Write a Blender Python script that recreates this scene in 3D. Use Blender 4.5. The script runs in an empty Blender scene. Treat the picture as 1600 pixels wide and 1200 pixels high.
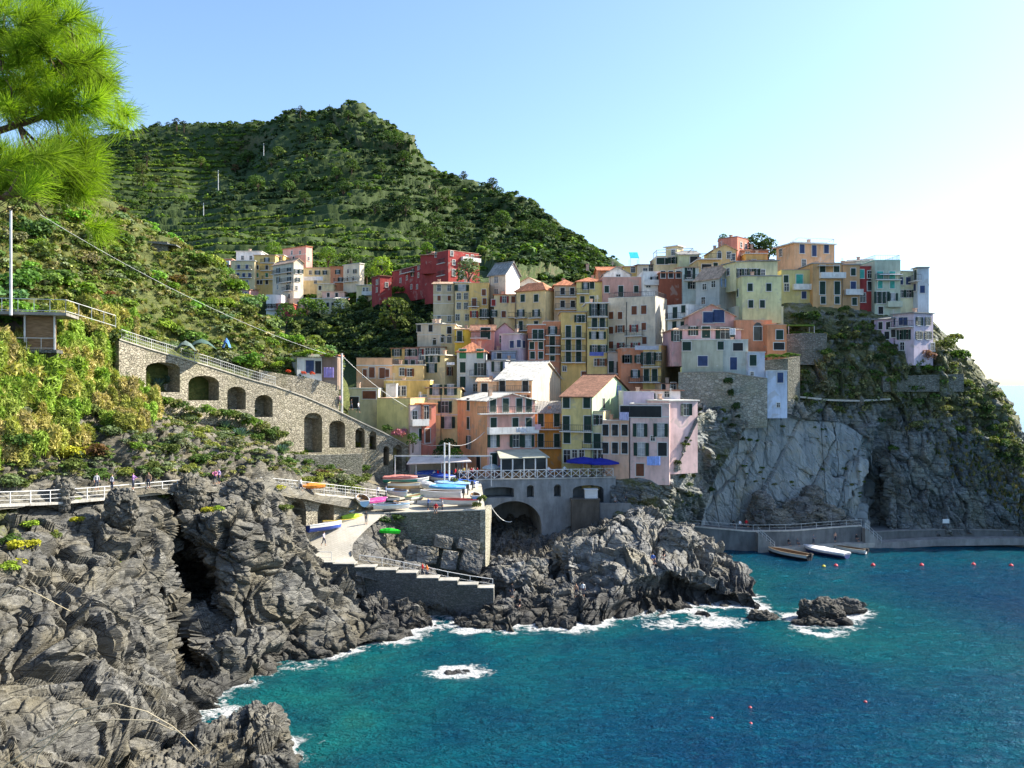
import bpy, bmesh, math, random
import numpy as np
from mathutils import Vector, Matrix
R = math.radians
SC = bpy.context.scene
COL = SC.collection
# ------------------------------------------------------------------ camera, sky, sun, exposure
F = 1331.0; CAMZ = 27.0                       # focal length in photo pixels (1600 wide), eye height above the sea
cd = bpy.data.cameras.new('camera'); cam = bpy.data.objects.new('camera', cd); COL.objects.link(cam)
cam.location = (0, 0, CAMZ); cam.rotation_euler = (R(90), 0, 0)
cd.sensor_width = 36; cd.lens = 36*F/1600; cd.clip_start = .1; cd.clip_end = 20000
SC.camera = cam
SUN_AZ, SUN_EL = 73, 38                       # degrees: azimuth to the right of the view, elevation
w = bpy.data.worlds.new('World'); SC.world = w; w.use_nodes = True
nt = w.node_tree; sky = nt.nodes.new('ShaderNodeTexSky'); sky.sky_type = 'NISHITA'; sky.sun_disc = False
sky.sun_elevation = R(SUN_EL); sky.sun_rotation = R(SUN_AZ); sky.air_density = 1.0; sky.dust_density = 1.15; sky.ozone_density = 4.5
bg = nt.nodes['Background']; bg.inputs[1].default_value = .118
nt.links.new(sky.outputs[0], bg.inputs[0])
ld = bpy.data.lights.new('sun', 'SUN'); ld.energy = 4.9; ld.angle = R(.5); ld.color = (1, .93, .80)
sun = bpy.data.objects.new('sun', ld); COL.objects.link(sun)
SDIR = Vector((math.sin(R(SUN_AZ))*math.cos(R(SUN_EL)), math.cos(R(SUN_AZ))*math.cos(R(SUN_EL)), math.sin(R(SUN_EL))))
sun.rotation_euler = SDIR.to_track_quat('Z', 'Y').to_euler(); sun.location = (200, 100, 200)
SC.view_settings.view_transform = 'Standard'; SC.view_settings.look = 'None'
SC.view_settings.exposure = 1.36; SC.view_settings.gamma = 1
SC.render.engine = 'CYCLES'
try:
    SC.cycles.max_bounces = 6; SC.cycles.diffuse_bounces = 3; SC.cycles.glossy_bounces = 2; SC.cycles.transmission_bounces = 3
    SC.cycles.caustics_reflective = False; SC.cycles.caustics_refractive = False; SC.cycles.use_denoising = True
except Exception: pass

# ------------------------------------------------------------------ helpers
rng = np.random.default_rng(7); random.seed(7)
def P(x, y, d):                               # photo pixel + distance -> point of the place
    return Vector(((x-800)/F*d, d, CAMZ-(y-600)/F*d))
def ZP(y, d): return CAMZ-(y-600)/F*d
def tag(o, label=None, cat=None, group=None, kind=None):
    if label: o['label'] = label
    if cat: o['category'] = cat
    if group: o['group'] = group
    if kind: o['kind'] = kind
    return o
def lin(c):                                   # sRGB 0-255 -> linear
    return tuple(((v/255)/12.92 if v/255 <= .04045 else ((v/255+.055)/1.055)**2.4) for v in c)
def link(name, me, parent=None, mats=(), color=None):
    o = bpy.data.objects.new(name, me); COL.objects.link(o)
    if parent: o.parent = parent
    for m in mats:
        if m.name not in [x.name for x in me.materials if x]: me.materials.append(m)
    if color: o.color = (*color[:3], 1)
    return o
def empty(name, loc, rz=0):
    o = bpy.data.objects.new(name, None); COL.objects.link(o); o.location = loc; o.rotation_euler = (0, 0, rz); o.empty_display_size = .3
    return o
def npmesh(name, V, Q, smooth=False, mi=None, attrs=None):   # V n,3 ; Q m,k (k = 3 or 4)
    me = bpy.data.meshes.new(name); V = np.ascontiguousarray(V, np.float32); Q = np.ascontiguousarray(Q, np.int32)
    n, m, k = len(V), len(Q), Q.shape[1]
    me.vertices.add(n); me.vertices.foreach_set('co', V.ravel())
    me.loops.add(m*k); me.loops.foreach_set('vertex_index', Q.ravel())
    me.polygons.add(m); me.polygons.foreach_set('loop_start', np.arange(0, m*k, k, dtype=np.int32))
    try: me.polygons.foreach_set('loop_total', np.full(m, k, np.int32))
    except Exception: pass
    if mi is not None: me.polygons.foreach_set('material_index', np.asarray(mi, np.int32))
    me.polygons.foreach_set('use_smooth', np.full(m, smooth, bool))
    for an, av in (attrs or {}).items():      # per-vertex colours / floats
        av = np.asarray(av, np.float32)
        if av.ndim == 1: a = me.attributes.new(an, 'FLOAT', 'POINT'); a.data.foreach_set('value', av)
        else: a = me.attributes.new(an, 'FLOAT_COLOR', 'POINT'); a.data.foreach_set('color', np.c_[av[:, :3], np.ones(n)].astype(np.float32).ravel())
    me.update(calc_edges=True); me.validate()
    return me
# --- noise
def _hash(i, j, k, s):
    h = (i.astype(np.uint32)*np.uint32(374761393) + j.astype(np.uint32)*np.uint32(668265263) + k.astype(np.uint32)*np.uint32(2147483647) + np.uint32((s*974711+12345) & 0xffffffff))
    h = (h ^ (h >> np.uint32(13)))*np.uint32(1274126177); h = (h ^ (h >> np.uint32(16)))*np.uint32(2246822519)
    return h ^ (h >> np.uint32(15))
def hrand(i, j, k, s): return _hash(i, j, k, s).astype(np.float64)/4294967295.0
_G = np.array([(1,1,0),(-1,1,0),(1,-1,0),(-1,-1,0),(1,0,1),(-1,0,1),(1,0,-1),(-1,0,-1),(0,1,1),(0,-1,1),(0,1,-1),(0,-1,-1)], float)
def pnoise(p, s=0):
    p = np.asarray(p, float); f = np.floor(p); i = f.astype(np.int64); r = p-f; u = r*r*r*(r*(r*6-15)+10); out = 0
    for a in (0, 1):
        for b in (0, 1):
            for c in (0, 1):
                g = _G[_hash(i[:, 0]+a, i[:, 1]+b, i[:, 2]+c, s) % np.uint32(12)]
                dd = g[:, 0]*(r[:, 0]-a)+g[:, 1]*(r[:, 1]-b)+g[:, 2]*(r[:, 2]-c)
                out = out + dd*(u[:, 0] if a else 1-u[:, 0])*(u[:, 1] if b else 1-u[:, 1])*(u[:, 2] if c else 1-u[:, 2])
    return out
def fbm(p, o=4, s=0, g=.5):
    t = 0; a = 1; p = np.asarray(p, float)
    for k in range(o): t = t+a*pnoise(p, s+k*17); p = p*2.03+5.1; a *= g
    return t
def ridged(p, o=4, s=0):
    t = 0; a = 1; p = np.asarray(p, float)
    for k in range(o): t = t+a*(1-2*np.abs(pnoise(p, s+k*13))); p = p*2.1+3.7; a *= .5
    return t
def voro(p, s=0):                             # blocky cells: (offset+tilt value per cell, distance to the cell border)
    p = np.asarray(p, float); i = np.floor(p).astype(np.int64); n = len(p)
    f1 = np.full(n, 9.); f2 = np.full(n, 9.); val = np.zeros(n)
    for a in (-1, 0, 1):
        for b in (-1, 0, 1):
            for c in (-1, 0, 1):
                j = i+np.array((a, b, c)); x, y, z = j[:, 0], j[:, 1], j[:, 2]
                q = j+np.stack([hrand(x, y, z, s+1), hrand(x, y, z, s+2), hrand(x, y, z, s+3)], 1)
                dv = p-q; d = np.sqrt((dv**2).sum(1))
                t = np.stack([hrand(x, y, z, s+4), hrand(x, y, z, s+5), hrand(x, y, z, s+6)], 1)*2-1
                v = (hrand(x, y, z, s+7)-.5)+1.0*(dv*t).sum(1)
                near = d < f1
                f2 = np.where(near, f1, np.minimum(f2, d)); val = np.where(near, v, val); f1 = np.where(near, d, f1)
    return val, f2-f1
# --- lofted ground: rows of (photo x, photo y, distance), top row first
def catmull(Y, t):
    n = len(Y); k = np.clip(np.floor(t).astype(int), 0, n-2); u = (t-k)[:, None, None] if Y.ndim == 3 else (t-k)[:, None]
    a = Y[np.clip(k-1, 0, n-1)]; b = Y[k]; c = Y[k+1]; d = Y[np.clip(k+2, 0, n-1)]
    m1 = (c-a)*.35; m2 = (d-b)*.35
    return (2*u**3-3*u**2+1)*b+(u**3-2*u**2+u)*m1+(-2*u**3+3*u**2)*c+(u**3-u**2)*m2
class Ground: pass
def loft(rows, nx, ny, back=None, rowsmooth=True):
    if back:
        rows = [[(x, y+back[1], d+back[0]) for x, y, d in rows[0]]]+rows
    xs = []
    out = []
    for r in rows:
        r = np.array(r, float); seg = np.r_[0, np.cumsum(np.hypot(np.diff(r[:, 0]), np.diff(r[:, 1])*.6))]
        t = np.linspace(0, seg[-1], nx)
        k = np.interp(t, seg, np.arange(len(r)))
        c = catmull(r, k); l = np.stack([np.interp(t, seg, r[:, q]) for q in range(3)], 1)
        out.append(.5*c+.5*l)
    G = np.array(out); wt = [0]
    for a in range(len(rows)-1): wt.append(wt[-1]+max(.15, np.mean(np.hypot(G[a+1, :, 1]-G[a, :, 1], (G[a+1, :, 2]-G[a, :, 2])*1.5))))
    t = np.interp(np.linspace(0, wt[-1], ny), wt, np.arange(len(rows)))
    g = catmull(G, t)
    V = np.stack([(g[..., 0]-800)/F*g[..., 2], g[..., 2], CAMZ-(g[..., 1]-600)/F*g[..., 2]], -1)
    o = Ground(); o.pix = g; o.V = V; o.ny, o.nx = V.shape[:2]
    return o
def gnormals(V):
    du = np.gradient(V, axis=1); dv = np.gradient(V, axis=0)
    n = np.cross(dv, du); n /= np.linalg.norm(n, axis=-1, keepdims=True)+1e-9
    return n
def gquads(ny, nx):
    i = np.arange(ny*nx).reshape(ny, nx)
    return np.stack([i[:-1, :-1], i[1:, :-1], i[1:, 1:], i[:-1, 1:]], -1).reshape(-1, 4)
def ginit(g):
    n = gnormals(g.V)
    c = np.array((0, 0, CAMZ))-g.V
    if (n*c).sum() < 0: n = -n; g.flip = True
    else: g.flip = False
    g.N = n
GROUNDS = {}
def gmesh(g, name, mats, smooth=False, attrs=None):
    q = gquads(g.ny, g.nx)
    if g.flip: q = q[:, ::-1]
    at = {k: v.reshape(g.ny*g.nx, *v.shape[2:]) for k, v in (attrs or {}).items()}
    me = npmesh(name, g.V.reshape(-1, 3), q, smooth, None, at); GROUNDS[name] = g
    g.N2 = gnormals(g.V); g.N2 = g.N2 if (g.N2*g.N).sum() > 0 else -g.N2
    return link(name, me, None, mats)
def rockify(g, big=1.6, blk=.9, blks=3.5, strat=.45, stp=1.1, fine=.18, dip=(.35, -.25, .9), seed=0, mask=None):
    P_ = g.V.reshape(-1, 3); s = np.array(dip, float); s /= np.linalg.norm(s)
    a = np.cross(s, (0, 1, 0)); a /= np.linalg.norm(a); b = np.cross(s, a)
    Q = np.stack([P_@a, P_@b, (P_@s)*2.2], 1)
    warp = fbm(P_/6., 3, seed+50)
    d = big*fbm(P_/11., 3, seed)
    v1, e1 = voro(Q/blks+warp[:, None]*.35, seed+3); v2, e2 = voro(Q/(blks*.38)+warp[:, None]*.3, seed+9)
    d = d+blk*(v1-.35*np.exp(-(e1/.07)**2))+blk*.42*(v2-.3*np.exp(-(e2/.1)**2))
    t = (P_@s)/stp+1.3*warp; fr = t-np.floor(t)
    d = d+strat*(fr**1.6-.45)*(.6+.6*np.clip(2*pnoise(P_/4.5, seed+80), -1, 1))
    t2 = (P_@s)/(stp*.31)+2.2*warp; f2_ = t2-np.floor(t2); d = d+strat*.16*(f2_**1.5-.45)*(.5+np.clip(2*pnoise(P_/2.6, seed+81), -.5, 1))
    d = d+fine*ridged(Q/1.1, 3, seed+5)
    d = d.reshape(g.ny, g.nx)
    if mask is not None: d = d*mask
    g.V = g.V+g.N*d[..., None]
    return g
# ------------------------------------------------------------------ materials
MATS = {}
class NB:
    def __init__(s, name):
        s.m = bpy.data.materials.new(name); s.m.use_nodes = True; s.t = s.m.node_tree; s.b = s.t.nodes['Principled BSDF']; s.out = s.t.nodes['Material Output']
        MATS[name] = s.m
    def n(s, kind, **kw):
        x = s.t.nodes.new('ShaderNode'+kind)
        for k, v in kw.items():
            if isinstance(k, str) and k.startswith('i_'):
                nm = k[2:]; x.inputs[int(nm) if nm.isdigit() else nm].default_value = v
            else: setattr(x, k, v)
        return x
    def l(s, a, b): s.t.links.new(a, b)
    def pos(s): return s.n('NewGeometry').outputs['Position']
    def objpos(s): return s.n('TexCoord').outputs['Object']
    def mapping(s, vec, rot=(0, 0, 0), sc=(1, 1, 1)):
        m = s.n('Mapping'); s.l(vec, m.inputs[0]); m.inputs[2].default_value = rot; m.inputs[3].default_value = sc; return m.outputs[0]
    def noise(s, vec, scale, detail=4, rough=.55, dist=0):
        x = s.n('TexNoise'); s.l(vec, x.inputs['Vector']); x.inputs['Scale'].default_value = scale; x.inputs['Detail'].default_value = detail
        x.inputs['Roughness'].default_value = rough; x.inputs['Distortion'].default_value = dist; return x.outputs[0]
    def wn(s, vec, scale):
        x = s.n('TexNoise'); s.l(vec, x.inputs['Vector']); x.inputs['Scale'].default_value = scale; return x.outputs[1]
    def voro(s, vec, scale, feature='F1', out=0):
        x = s.n('TexVoronoi', feature=feature); s.l(vec, x.inputs['Vector']); x.inputs['Scale'].default_value = scale; return x.outputs[out]
    def ramp(s, fac, stops, interp='LINEAR'):
        r = s.n('ValToRGB'); e = r.color_ramp.elements; r.color_ramp.interpolation = interp
        while len(e) < len(stops): e.new(.5)
        for el, (p, c) in zip(e, stops): el.position = p; el.color = (*c[:3], 1) if not isinstance(c, (int, float)) else (c, c, c, 1)
        if fac is not None: s.l(fac, r.inputs[0])
        return r.outputs[0]
    def mix(s, fac, a, b, mode='MIX'):
        x = s.n('MixRGB', blend_type=mode)
        for i, v in ((0, fac), (1, a), (2, b)):
            if isinstance(v, (int, float)): x.inputs[i].default_value = v if i == 0 else (v, v, v, 1)
            elif isinstance(v, tuple): x.inputs[i].default_value = (*v[:3], 1)
            else: s.l(v, x.inputs[i])
        return x.outputs[0]
    def math(s, op, a, b=None, c=None):
        x = s.n('Math', operation=op)
        for i, v in enumerate((a, b, c)):
            if v is None: continue
            if isinstance(v, (int, float)): x.inputs[i].default_value = v
            else: s.l(v, x.inputs[i])
        return x.outputs[0]
    def attr(s, name, out='Color'): return s.n('Attribute', attribute_name=name).outputs[out]
    def bump(s, h, strength=.5, dist=.1, prev=None):
        x = s.n('Bump'); x.inputs['Strength'].default_value = strength; x.inputs['Distance'].default_value = dist
        s.l(h, x.inputs['Height'])
        if prev: s.l(prev, x.inputs['Normal'])
        return x.outputs[0]
    def fin(s, col=None, rough=.85, normal=None, spec=.3):
        if col is not None:
            if isinstance(col, tuple): s.b.inputs['Base Color'].default_value = (*col[:3], 1)
            else: s.l(col, s.b.inputs['Base Color'])
        if isinstance(rough, (int, float)): s.b.inputs['Roughness'].default_value = rough
        else: s.l(rough, s.b.inputs['Roughness'])
        s.b.inputs['Specular IOR Level'].default_value = spec
        if normal is not None: s.l(normal, s.b.inputs['Normal'])
        return s.m
def sepz(b, vec):
    x = b.n('SeparateXYZ'); b.l(vec, x.inputs[0]); return x.outputs

def mk_rock(name, dark, mid, light, dip=(.5, .35, 0), wet=True, veg=False, bumps=1.0, crack=.5, soil=None, wh=3.2, grass=((.07, .085, .02), (.13, .13, .04))):
    b = NB(name); p = b.pos()
    q = b.mapping(p, dip, (.55, .55, 3.2))
    n1 = b.noise(q, .55, 8, .62, .6); n2 = b.noise(p, .22, 5, .6); n3 = b.noise(q, 2.6, 6, .7, .3)
    c = b.ramp(n1, [(.3, dark), (.5, mid), (.72, light)])
    c = b.mix(.5, c, b.ramp(n3, [(.3, dark), (.52, mid), (.75, light)]))
    c = b.mix(b.ramp(n2, [(.42, 0.), (.66, .6)]), c, (mid[0]*1.3, mid[1]*1.12, mid[2]*.72)); lich = b.noise(p, .9, 6, .75); c = b.mix(b.ramp(lich, [(.58, 0.), (.70, .5)]), c, (light[0]*1.1, light[1]*1.08, light[2]*.95)); lg = b.noise(b.mapping(p, (.3, .2, 0), (1, 1, 1.6)), .13, 4, .6); c = b.mix(b.ramp(lg, [(.40, .5), (.52, 0.)]), c, (dark[0]*.9, dark[1]*.92, dark[2]*.95))
    vo = b.voro(b.mapping(q, (0, 0, .4), (1, 1, .55)), .62, 'DISTANCE_TO_EDGE')
    cr = b.ramp(vo, [(0., 1.), (.035, 0.)])
    c = b.mix(b.math('MULTIPLY', cr, crack), c, (dark[0]*.45, dark[1]*.45, dark[2]*.5))
    vein = b.ramp(b.noise(b.mapping(p, (.9, .2, .5), (.8, .8, 2)), .8, 3, .5, 1.2), [(.492, 0.), (.5, 1.), (.508, 0.)])
    c = b.mix(b.math('MULTIPLY', vein, .28), c, (.62, .6, .56))
    if wet:
        z = sepz(b, p)[2]; zz = b.math('ADD', z, b.math('MULTIPLY', b.noise(p, .35, 4), -wh))
        wt = b.ramp(b.math('MULTIPLY', b.math('ADD', zz, 2.4), .2), [(0.1, 1.), (.62, 0.)])
        c = b.mix(b.math('MULTIPLY', wt, .8), c, (.022, .021, .02))
    if soil:
        nz = sepz(b, b.n('NewGeometry').outputs['Normal'])[2]
        f = b.math('ADD', nz, b.math('MULTIPLY', b.math('SUBTRACT', b.noise(p, .5, 5, .65), .5), 1.5))
        c = b.mix(b.ramp(f, [(soil, 0.), (min(.99, soil+.12), 1.)]), c, b.ramp(b.noise(p, 1.3, 5, .7), [(.3, grass[0]), (.7, grass[1])]))
    if veg:
        f = b.math('MULTIPLY', b.attr('veg', 'Fac'), 1.0)
        f = b.math('ADD', f, b.math('MULTIPLY', b.math('SUBTRACT', b.noise(p, .45, 6, .68), .5), 1.1))
        c = b.mix(b.ramp(f, [(.42, 0.), (.56, 1.)]), c, b.ramp(b.noise(p, 1.6, 6, .7), [(.3, grass[0]), (.7, grass[1])]))
    h = b.math('ADD', b.math('MULTIPLY', n1, .7), b.math('MULTIPLY', n3, .6)); h = b.math('SUBTRACT', h, b.math('MULTIPLY', cr, .5))
    n = b.bump(h, .8*bumps, .5); n = b.bump(b.noise(q, 7., 4, .7), .45*bumps, .1, n)
    return b.fin(c, .82, n, .25)

mk_rock('cliff_rock', (.045, .044, .04), (.135, .131, .116), (.33, .315, .275), (.45, .35, .1), True, True, 1.0)
mk_rock('shore_rock', (.042, .041, .04), (.115, .112, .105), (.28, .27, .245), (.25, .5, .2), True, False, 1.0)
mk_rock('pale_rock', (.07, .07, .068), (.19, .188, .178), (.42, .415, .39), (.3, .55, .3), True, False, 1.0, .5, None, 6.5)
mk_rock('headland_rock', (.09, .098, .10), (.23, .245, .24), (.42, .43, .39), (.3, .9, .2), False, True, 1.0, .5, None, 3.2, ((.06, .075, .028), (.19, .185, .085)))
mk_rock('hill_soil', (.05, .05, .02), (.09, .09, .035), (.16, .14, .07), (.1, 0, 0), False, False, .6, 0., .3, 3.2, ((.020, .036, .009), (.055, .085, .016)))
mk_rock('slope_soil', (.055, .052, .044), (.145, .136, .11), (.33, .31, .255), (.4, .3, 0), False, True, .9, .2, None, 3.2, ((.045, .07, .016), (.14, .145, .04)))
# smooth tilted slab of the headland, blue-grey with dark diagonal cracks
b = NB('slab_rock'); p = b.pos()
q = b.mapping(p, (0, R(24), 0), (1, 1, .16)); n1 = b.noise(q, .5, 7, .6, .5); n2 = b.noise(p, .35, 5, .6)
c = b.ramp(n1, [(.28, (.16, .18, .185)), (.5, (.27, .29, .285)), (.72, (.38, .39, .365))])
c = b.mix(b.ramp(n2, [(.5, 0.), (.72, .6)]), c, (.33, .29, .2))
e = b.voro(b.mapping(b.mix(.12, p, b.wn(p, .25), 'ADD'), (0, R(24), R(10)), (.13, .07, .02)), 1.0, 'DISTANCE_TO_EDGE')
cr = b.ramp(e, [(0., 1.), (.009, 0.)])
c = b.mix(b.math('MULTIPLY', cr, .6), c, (.05, .056, .054))
c = b.mix(b.math('MULTIPLY', b.ramp(b.noise(b.mapping(p, (0, R(24), 0), (1, 1, .08)), 1.3, 5, .65), [(.56, 0.), (.68, 1.)]), .5), c, (.07, .085, .09))
f = b.math('ADD', b.attr('veg', 'Fac'), b.math('MULTIPLY', b.math('SUBTRACT', b.noise(p, .5, 6, .68), .5), 1.0))
c = b.mix(b.ramp(f, [(.44, 0.), (.56, 1.)]), c, b.ramp(b.noise(p, 1.6, 5, .7), [(.3, (.035, .048, .018)), (.7, (.1, .105, .04))]))
h = b.math('SUBTRACT', b.math('MULTIPLY', n1, .7), cr); b.fin(c, .8, b.bump(b.noise(p, 4, 5, .7), .4, .1, b.bump(h, .7, .5)), .25)

def mk_masonry(name, c0, c1, mortar, sc=2.4, flat=1.7, moss=.0):
    b = NB(name); p = b.pos(); q = b.mapping(p, (0, 0, 0), (1, 1, flat))
    qw = b.mix(.1, q, b.wn(p, 1.2), 'ADD')
    e = b.voro(qw, sc, 'DISTANCE_TO_EDGE'); cell = b.voro(qw, sc, 'F1', 1)
    v = b.n('SeparateColor'); b.l(cell, v.inputs[0])
    c = b.ramp(v.outputs[0], [(0., c0), (.5, tuple((a+d)/2 for a, d in zip(c0, c1))), (1., c1)])
    c = b.mix(.35, c, b.ramp(b.noise(p, 2.2, 6, .7), [(.3, c0), (.7, c1)]))
    c = b.mix(b.ramp(e, [(0., 1.), (.06, 0.)]), c, mortar)
    c = b.mix(b.ramp(b.noise(p, .25, 5, .65), [(.45, 0.), (.75, .5+moss)]), c, (c0[0]*.8, c0[1]*.9, c0[2]*.6))
    return b.fin(c, .9, b.bump(b.noise(p, 6, 4, .7), .3, .05, b.bump(b.ramp(e, [(0., 0.), (.12, 1.)]), .8, .12)), .2)
mk_masonry('stone_wall', (.2, .175, .13), (.49, .44, .335), (.10, .088, .065))
mk_masonry('grey_stone_wall', (.13, .125, .10), (.30, .285, .235), (.08, .077, .06), 2.2)
mk_masonry('dark_masonry', (.09, .09, .085), (.21, .205, .19), (.07, .07, .065), 2.9, 1.6)
mk_masonry('pale_stone_wall', (.24, .225, .18), (.50, .47, .38), (.17, .155, .12), 1.8, 1.5, .2)

b = NB('concrete'); p = b.pos(); n = b.noise(p, .6, 6, .65); st = b.noise(b.mapping(p, (0, 0, 0), (.8, .8, .16)), 1.2, 6, .7)
c = b.mix(1., b.mix(1., b.n('ObjectInfo').outputs['Color'], b.ramp(n, [(.3, .72), (.7, 1.1)]), 'MULTIPLY'), b.ramp(st, [(.35, .72), (.62, 1.08)]), 'MULTIPLY')
b.fin(c, .88, b.bump(b.noise(p, 5, 5, .7), .3, .04), .2)
b = NB('paving'); p = b.pos(); n = b.noise(p, .35, 6, .65)
c = b.mix(1., b.n('ObjectInfo').outputs['Color'], b.ramp(n, [(.3, .74), (.7, 1.08)]), 'MULTIPLY')
br = b.n('TexBrick'); b.l(b.mapping(p, (0, 0, .5), (1, 1, 1)), br.inputs[0]); br.inputs['Scale'].default_value = .9; br.inputs['Mortar Size'].default_value = .012
br.inputs['Color1'].default_value = (1, 1, 1, 1); br.inputs['Color2'].default_value = (.93, .92, .9, 1); br.inputs['Mortar'].default_value = (.62, .6, .56, 1)
b.fin(b.mix(1., c, br.outputs[0], 'MULTIPLY'), .85, b.bump(b.noise(p, 4, 5, .7), .25, .04), .2)
# house plaster: the object's own colour with weather streaks and patches
b = NB('stucco'); p = b.pos(); oi = b.n('ObjectInfo')
off = b.math('MULTIPLY', oi.outputs['Random'], 50.); vx = b.n('CombineXYZ'); b.l(off, vx.inputs[0]); vp = b.mix(1., p, vx.outputs[0], 'ADD')
n1 = b.noise(vp, .28, 6, .65); st = b.noise(b.mapping(vp, (0, 0, 0), (1.5, 1.5, .3)), 1.0, 5, .6); pt = b.noise(vp, .55, 3, .5, .8)
c = b.mix(1., oi.outputs['Color'], b.ramp(n1, [(.25, .74), (.75, 1.24)]), 'MULTIPLY')
c = b.mix(1., c, b.ramp(st, [(.3, .8), (.55, 1.05)]), 'MULTIPLY')
c = b.mix(b.ramp(pt, [(.60, 0.), (.66, .42)]), c, (.38, .35, .29))
b.fin(c, .9, b.bump(b.noise(p, 3.5, 6, .7), .25, .04), .2)
b = NB('trim'); b.fin((.62, .60, .55), .8)
b = NB('white_paint'); p = b.pos(); b.fin(b.ramp(b.noise(p, .8, 5, .6), [(.3, (.62, .61, .58)), (.7, (.8, .8, .78))]), .6)
b = NB('pane'); p = b.pos(); b.fin(b.ramp(b.noise(p, .45, 2, .5), [(.4, (.012, .014, .018)), (.65, (.05, .055, .06))]), .12, None, .5)
b = NB('curtain'); b.fin(b.ramp(b.noise(b.pos(), .9, 2), [(.4, (.25, .26, .27)), (.6, (.42, .42, .42))]), .3)
for nm, c in (('green_shutter', (.016, .042, .03)), ('brown_shutter', (.17, .062, .03)), ('turquoise_shutter', (.06, .36, .29)), ('blue_shutter', (.035, .06, .14)),
              ('red_shutter', (.24, .03, .025)), ('bright_green_shutter', (.03, .17, .07)), ('dark_shutter', (.022, .024, .024)), ('pale_blue_shutter', (.3, .42, .62))):
    b = NB(nm); p = b.pos(); wv = b.n('TexWave', wave_type='BANDS', bands_direction='Z'); b.l(p, wv.inputs[0]); wv.inputs['Scale'].default_value = 3.2
    b.fin(b.mix(1., tuple(c), b.ramp(b.noise(p, 1.1, 4), [(.3, .75), (.7, 1.25)]), 'MULTIPLY'), .6, b.bump(wv.outputs[0], .6, .04), .3)
b = NB('roof_tile'); p = b.objpos(); oi = b.n('ObjectInfo')
wv = b.n('TexWave', wave_type='BANDS', bands_direction='X', wave_profile='SIN'); b.l(p, wv.inputs[0]); wv.inputs['Scale'].default_value = 1.25; wv.inputs['Distortion'].default_value = .3
cell = b.voro(b.mapping(p, (0, 0, 0), (4, 2.2, 2.2)), 1., 'F1', 1); v = b.n('SeparateColor'); b.l(cell, v.inputs[0])
c = b.mix(1., oi.outputs['Color'], b.ramp(v.outputs[0], [(0., .66), (1., 1.2)]), 'MULTIPLY')
c = b.mix(1., c, b.ramp(b.noise(p, .5, 5, .65), [(.3, .68), (.7, 1.12)]), 'MULTIPLY')
b.fin(c, .85, b.bump(wv.outputs[0], .8, .09), .25)
b = NB('roof_slab'); p = b.pos(); b.fin(b.mix(1., b.n('ObjectInfo').outputs['Color'], b.ramp(b.noise(p, .7, 6, .65), [(.3, .7), (.7, 1.1)]), 'MULTIPLY'), .85, b.bump(b.noise(p, 3, 4), .3, .05), .25)
b = NB('painted'); p = b.pos(); b.fin(b.mix(1., b.n('ObjectInfo').outputs['Color'], b.ramp(b.noise(p, 1.7, 5, .65), [(.3, .82), (.7, 1.06)]), 'MULTIPLY'), .45, None, .4)
b = NB('fabric'); p = b.pos(); b.fin(b.mix(1., b.n('ObjectInfo').outputs['Color'], b.ramp(b.noise(p, 2.2, 4, .6), [(.3, .75), (.7, 1.08)]), 'MULTIPLY'), .85, b.bump(b.noise(p, 3, 3), .5, .15), .2)
b = NB('metal_rail'); b.fin(b.ramp(b.noise(b.pos(), 1.2, 4), [(.35, (.42, .42, .40)), (.7, (.66, .66, .63))]), .5, None, .4)
b = NB('dark_metal'); b.fin(b.ramp(b.noise(b.pos(), 1.2, 4), [(.35, (.03, .032, .034)), (.7, (.07, .07, .07))]), .55, None, .4)
b = NB('wood'); b.fin(b.ramp(b.noise(b.mapping(b.objpos(), (0, 0, 0), (1, 1, 6)), 1.5, 5), [(.3, (.13, .075, .035)), (.7, (.27, .17, .09))]), .7)
b = NB('straw'); b.fin(b.ramp(b.noise(b.objpos(), 3, 3), [(.3, (.42, .34, .2)), (.7, (.6, .52, .36))]), .7)
b = NB('skin'); b.fin(b.ramp(b.noise(b.objpos(), 6, 3), [(.3, (.40, .22, .14)), (.7, (.52, .30, .20))]), .6)
b = NB('hair'); b.fin(b.ramp(b.noise(b.objpos(), 20, 3), [(.3, (.02, .014, .01)), (.7, (.07, .045, .025))]), .6)
b = NB('trousers'); b.fin(b.ramp(b.noise(b.objpos(), 6, 3), [(.3, (.02, .028, .05)), (.7, (.05, .06, .09))]), .85)
b = NB('bark'); b.fin(b.ramp(b.noise(b.mapping(b.objpos(), (0, 0, 0), (3, 3, .8)), 2.5, 6, .7), [(.3, (.045, .03, .022)), (.7, (.16, .10, .07))]), .9, b.bump(b.noise(b.objpos(), 9, 5, .7), .8, .03))
# foliage: colour of the plant (object colour, or 'tint' for massed growth), each leaf clump a little lighter or darker
def mk_leaf(name, attr, tr=.25):
    b = NB(name); c = b.attr('tint') if attr else b.n('ObjectInfo').outputs['Color']
    v = b.attr('lt', 'Fac'); c = b.mix(1., c, b.ramp(v, [(0., .68), (.5, 1.12), (1., 1.7)]), 'MULTIPLY')
    b.fin(c, .75, None, .12)
    t = b.n('BsdfTranslucent'); b.l(b.mix(1., c, (1.35, 1.5, .55), 'MULTIPLY'), t.inputs[0]); ms = b.n('MixShader'); ms.inputs[0].default_value = tr
    b.l(b.b.outputs[0], ms.inputs[1]); b.l(t.outputs[0], ms.inputs[2]); b.l(ms.outputs[0], b.out.inputs[0])
mk_leaf('leaf', False); mk_leaf('massed_leaf', True, .2); mk_leaf('needle', False, .45)
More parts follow.
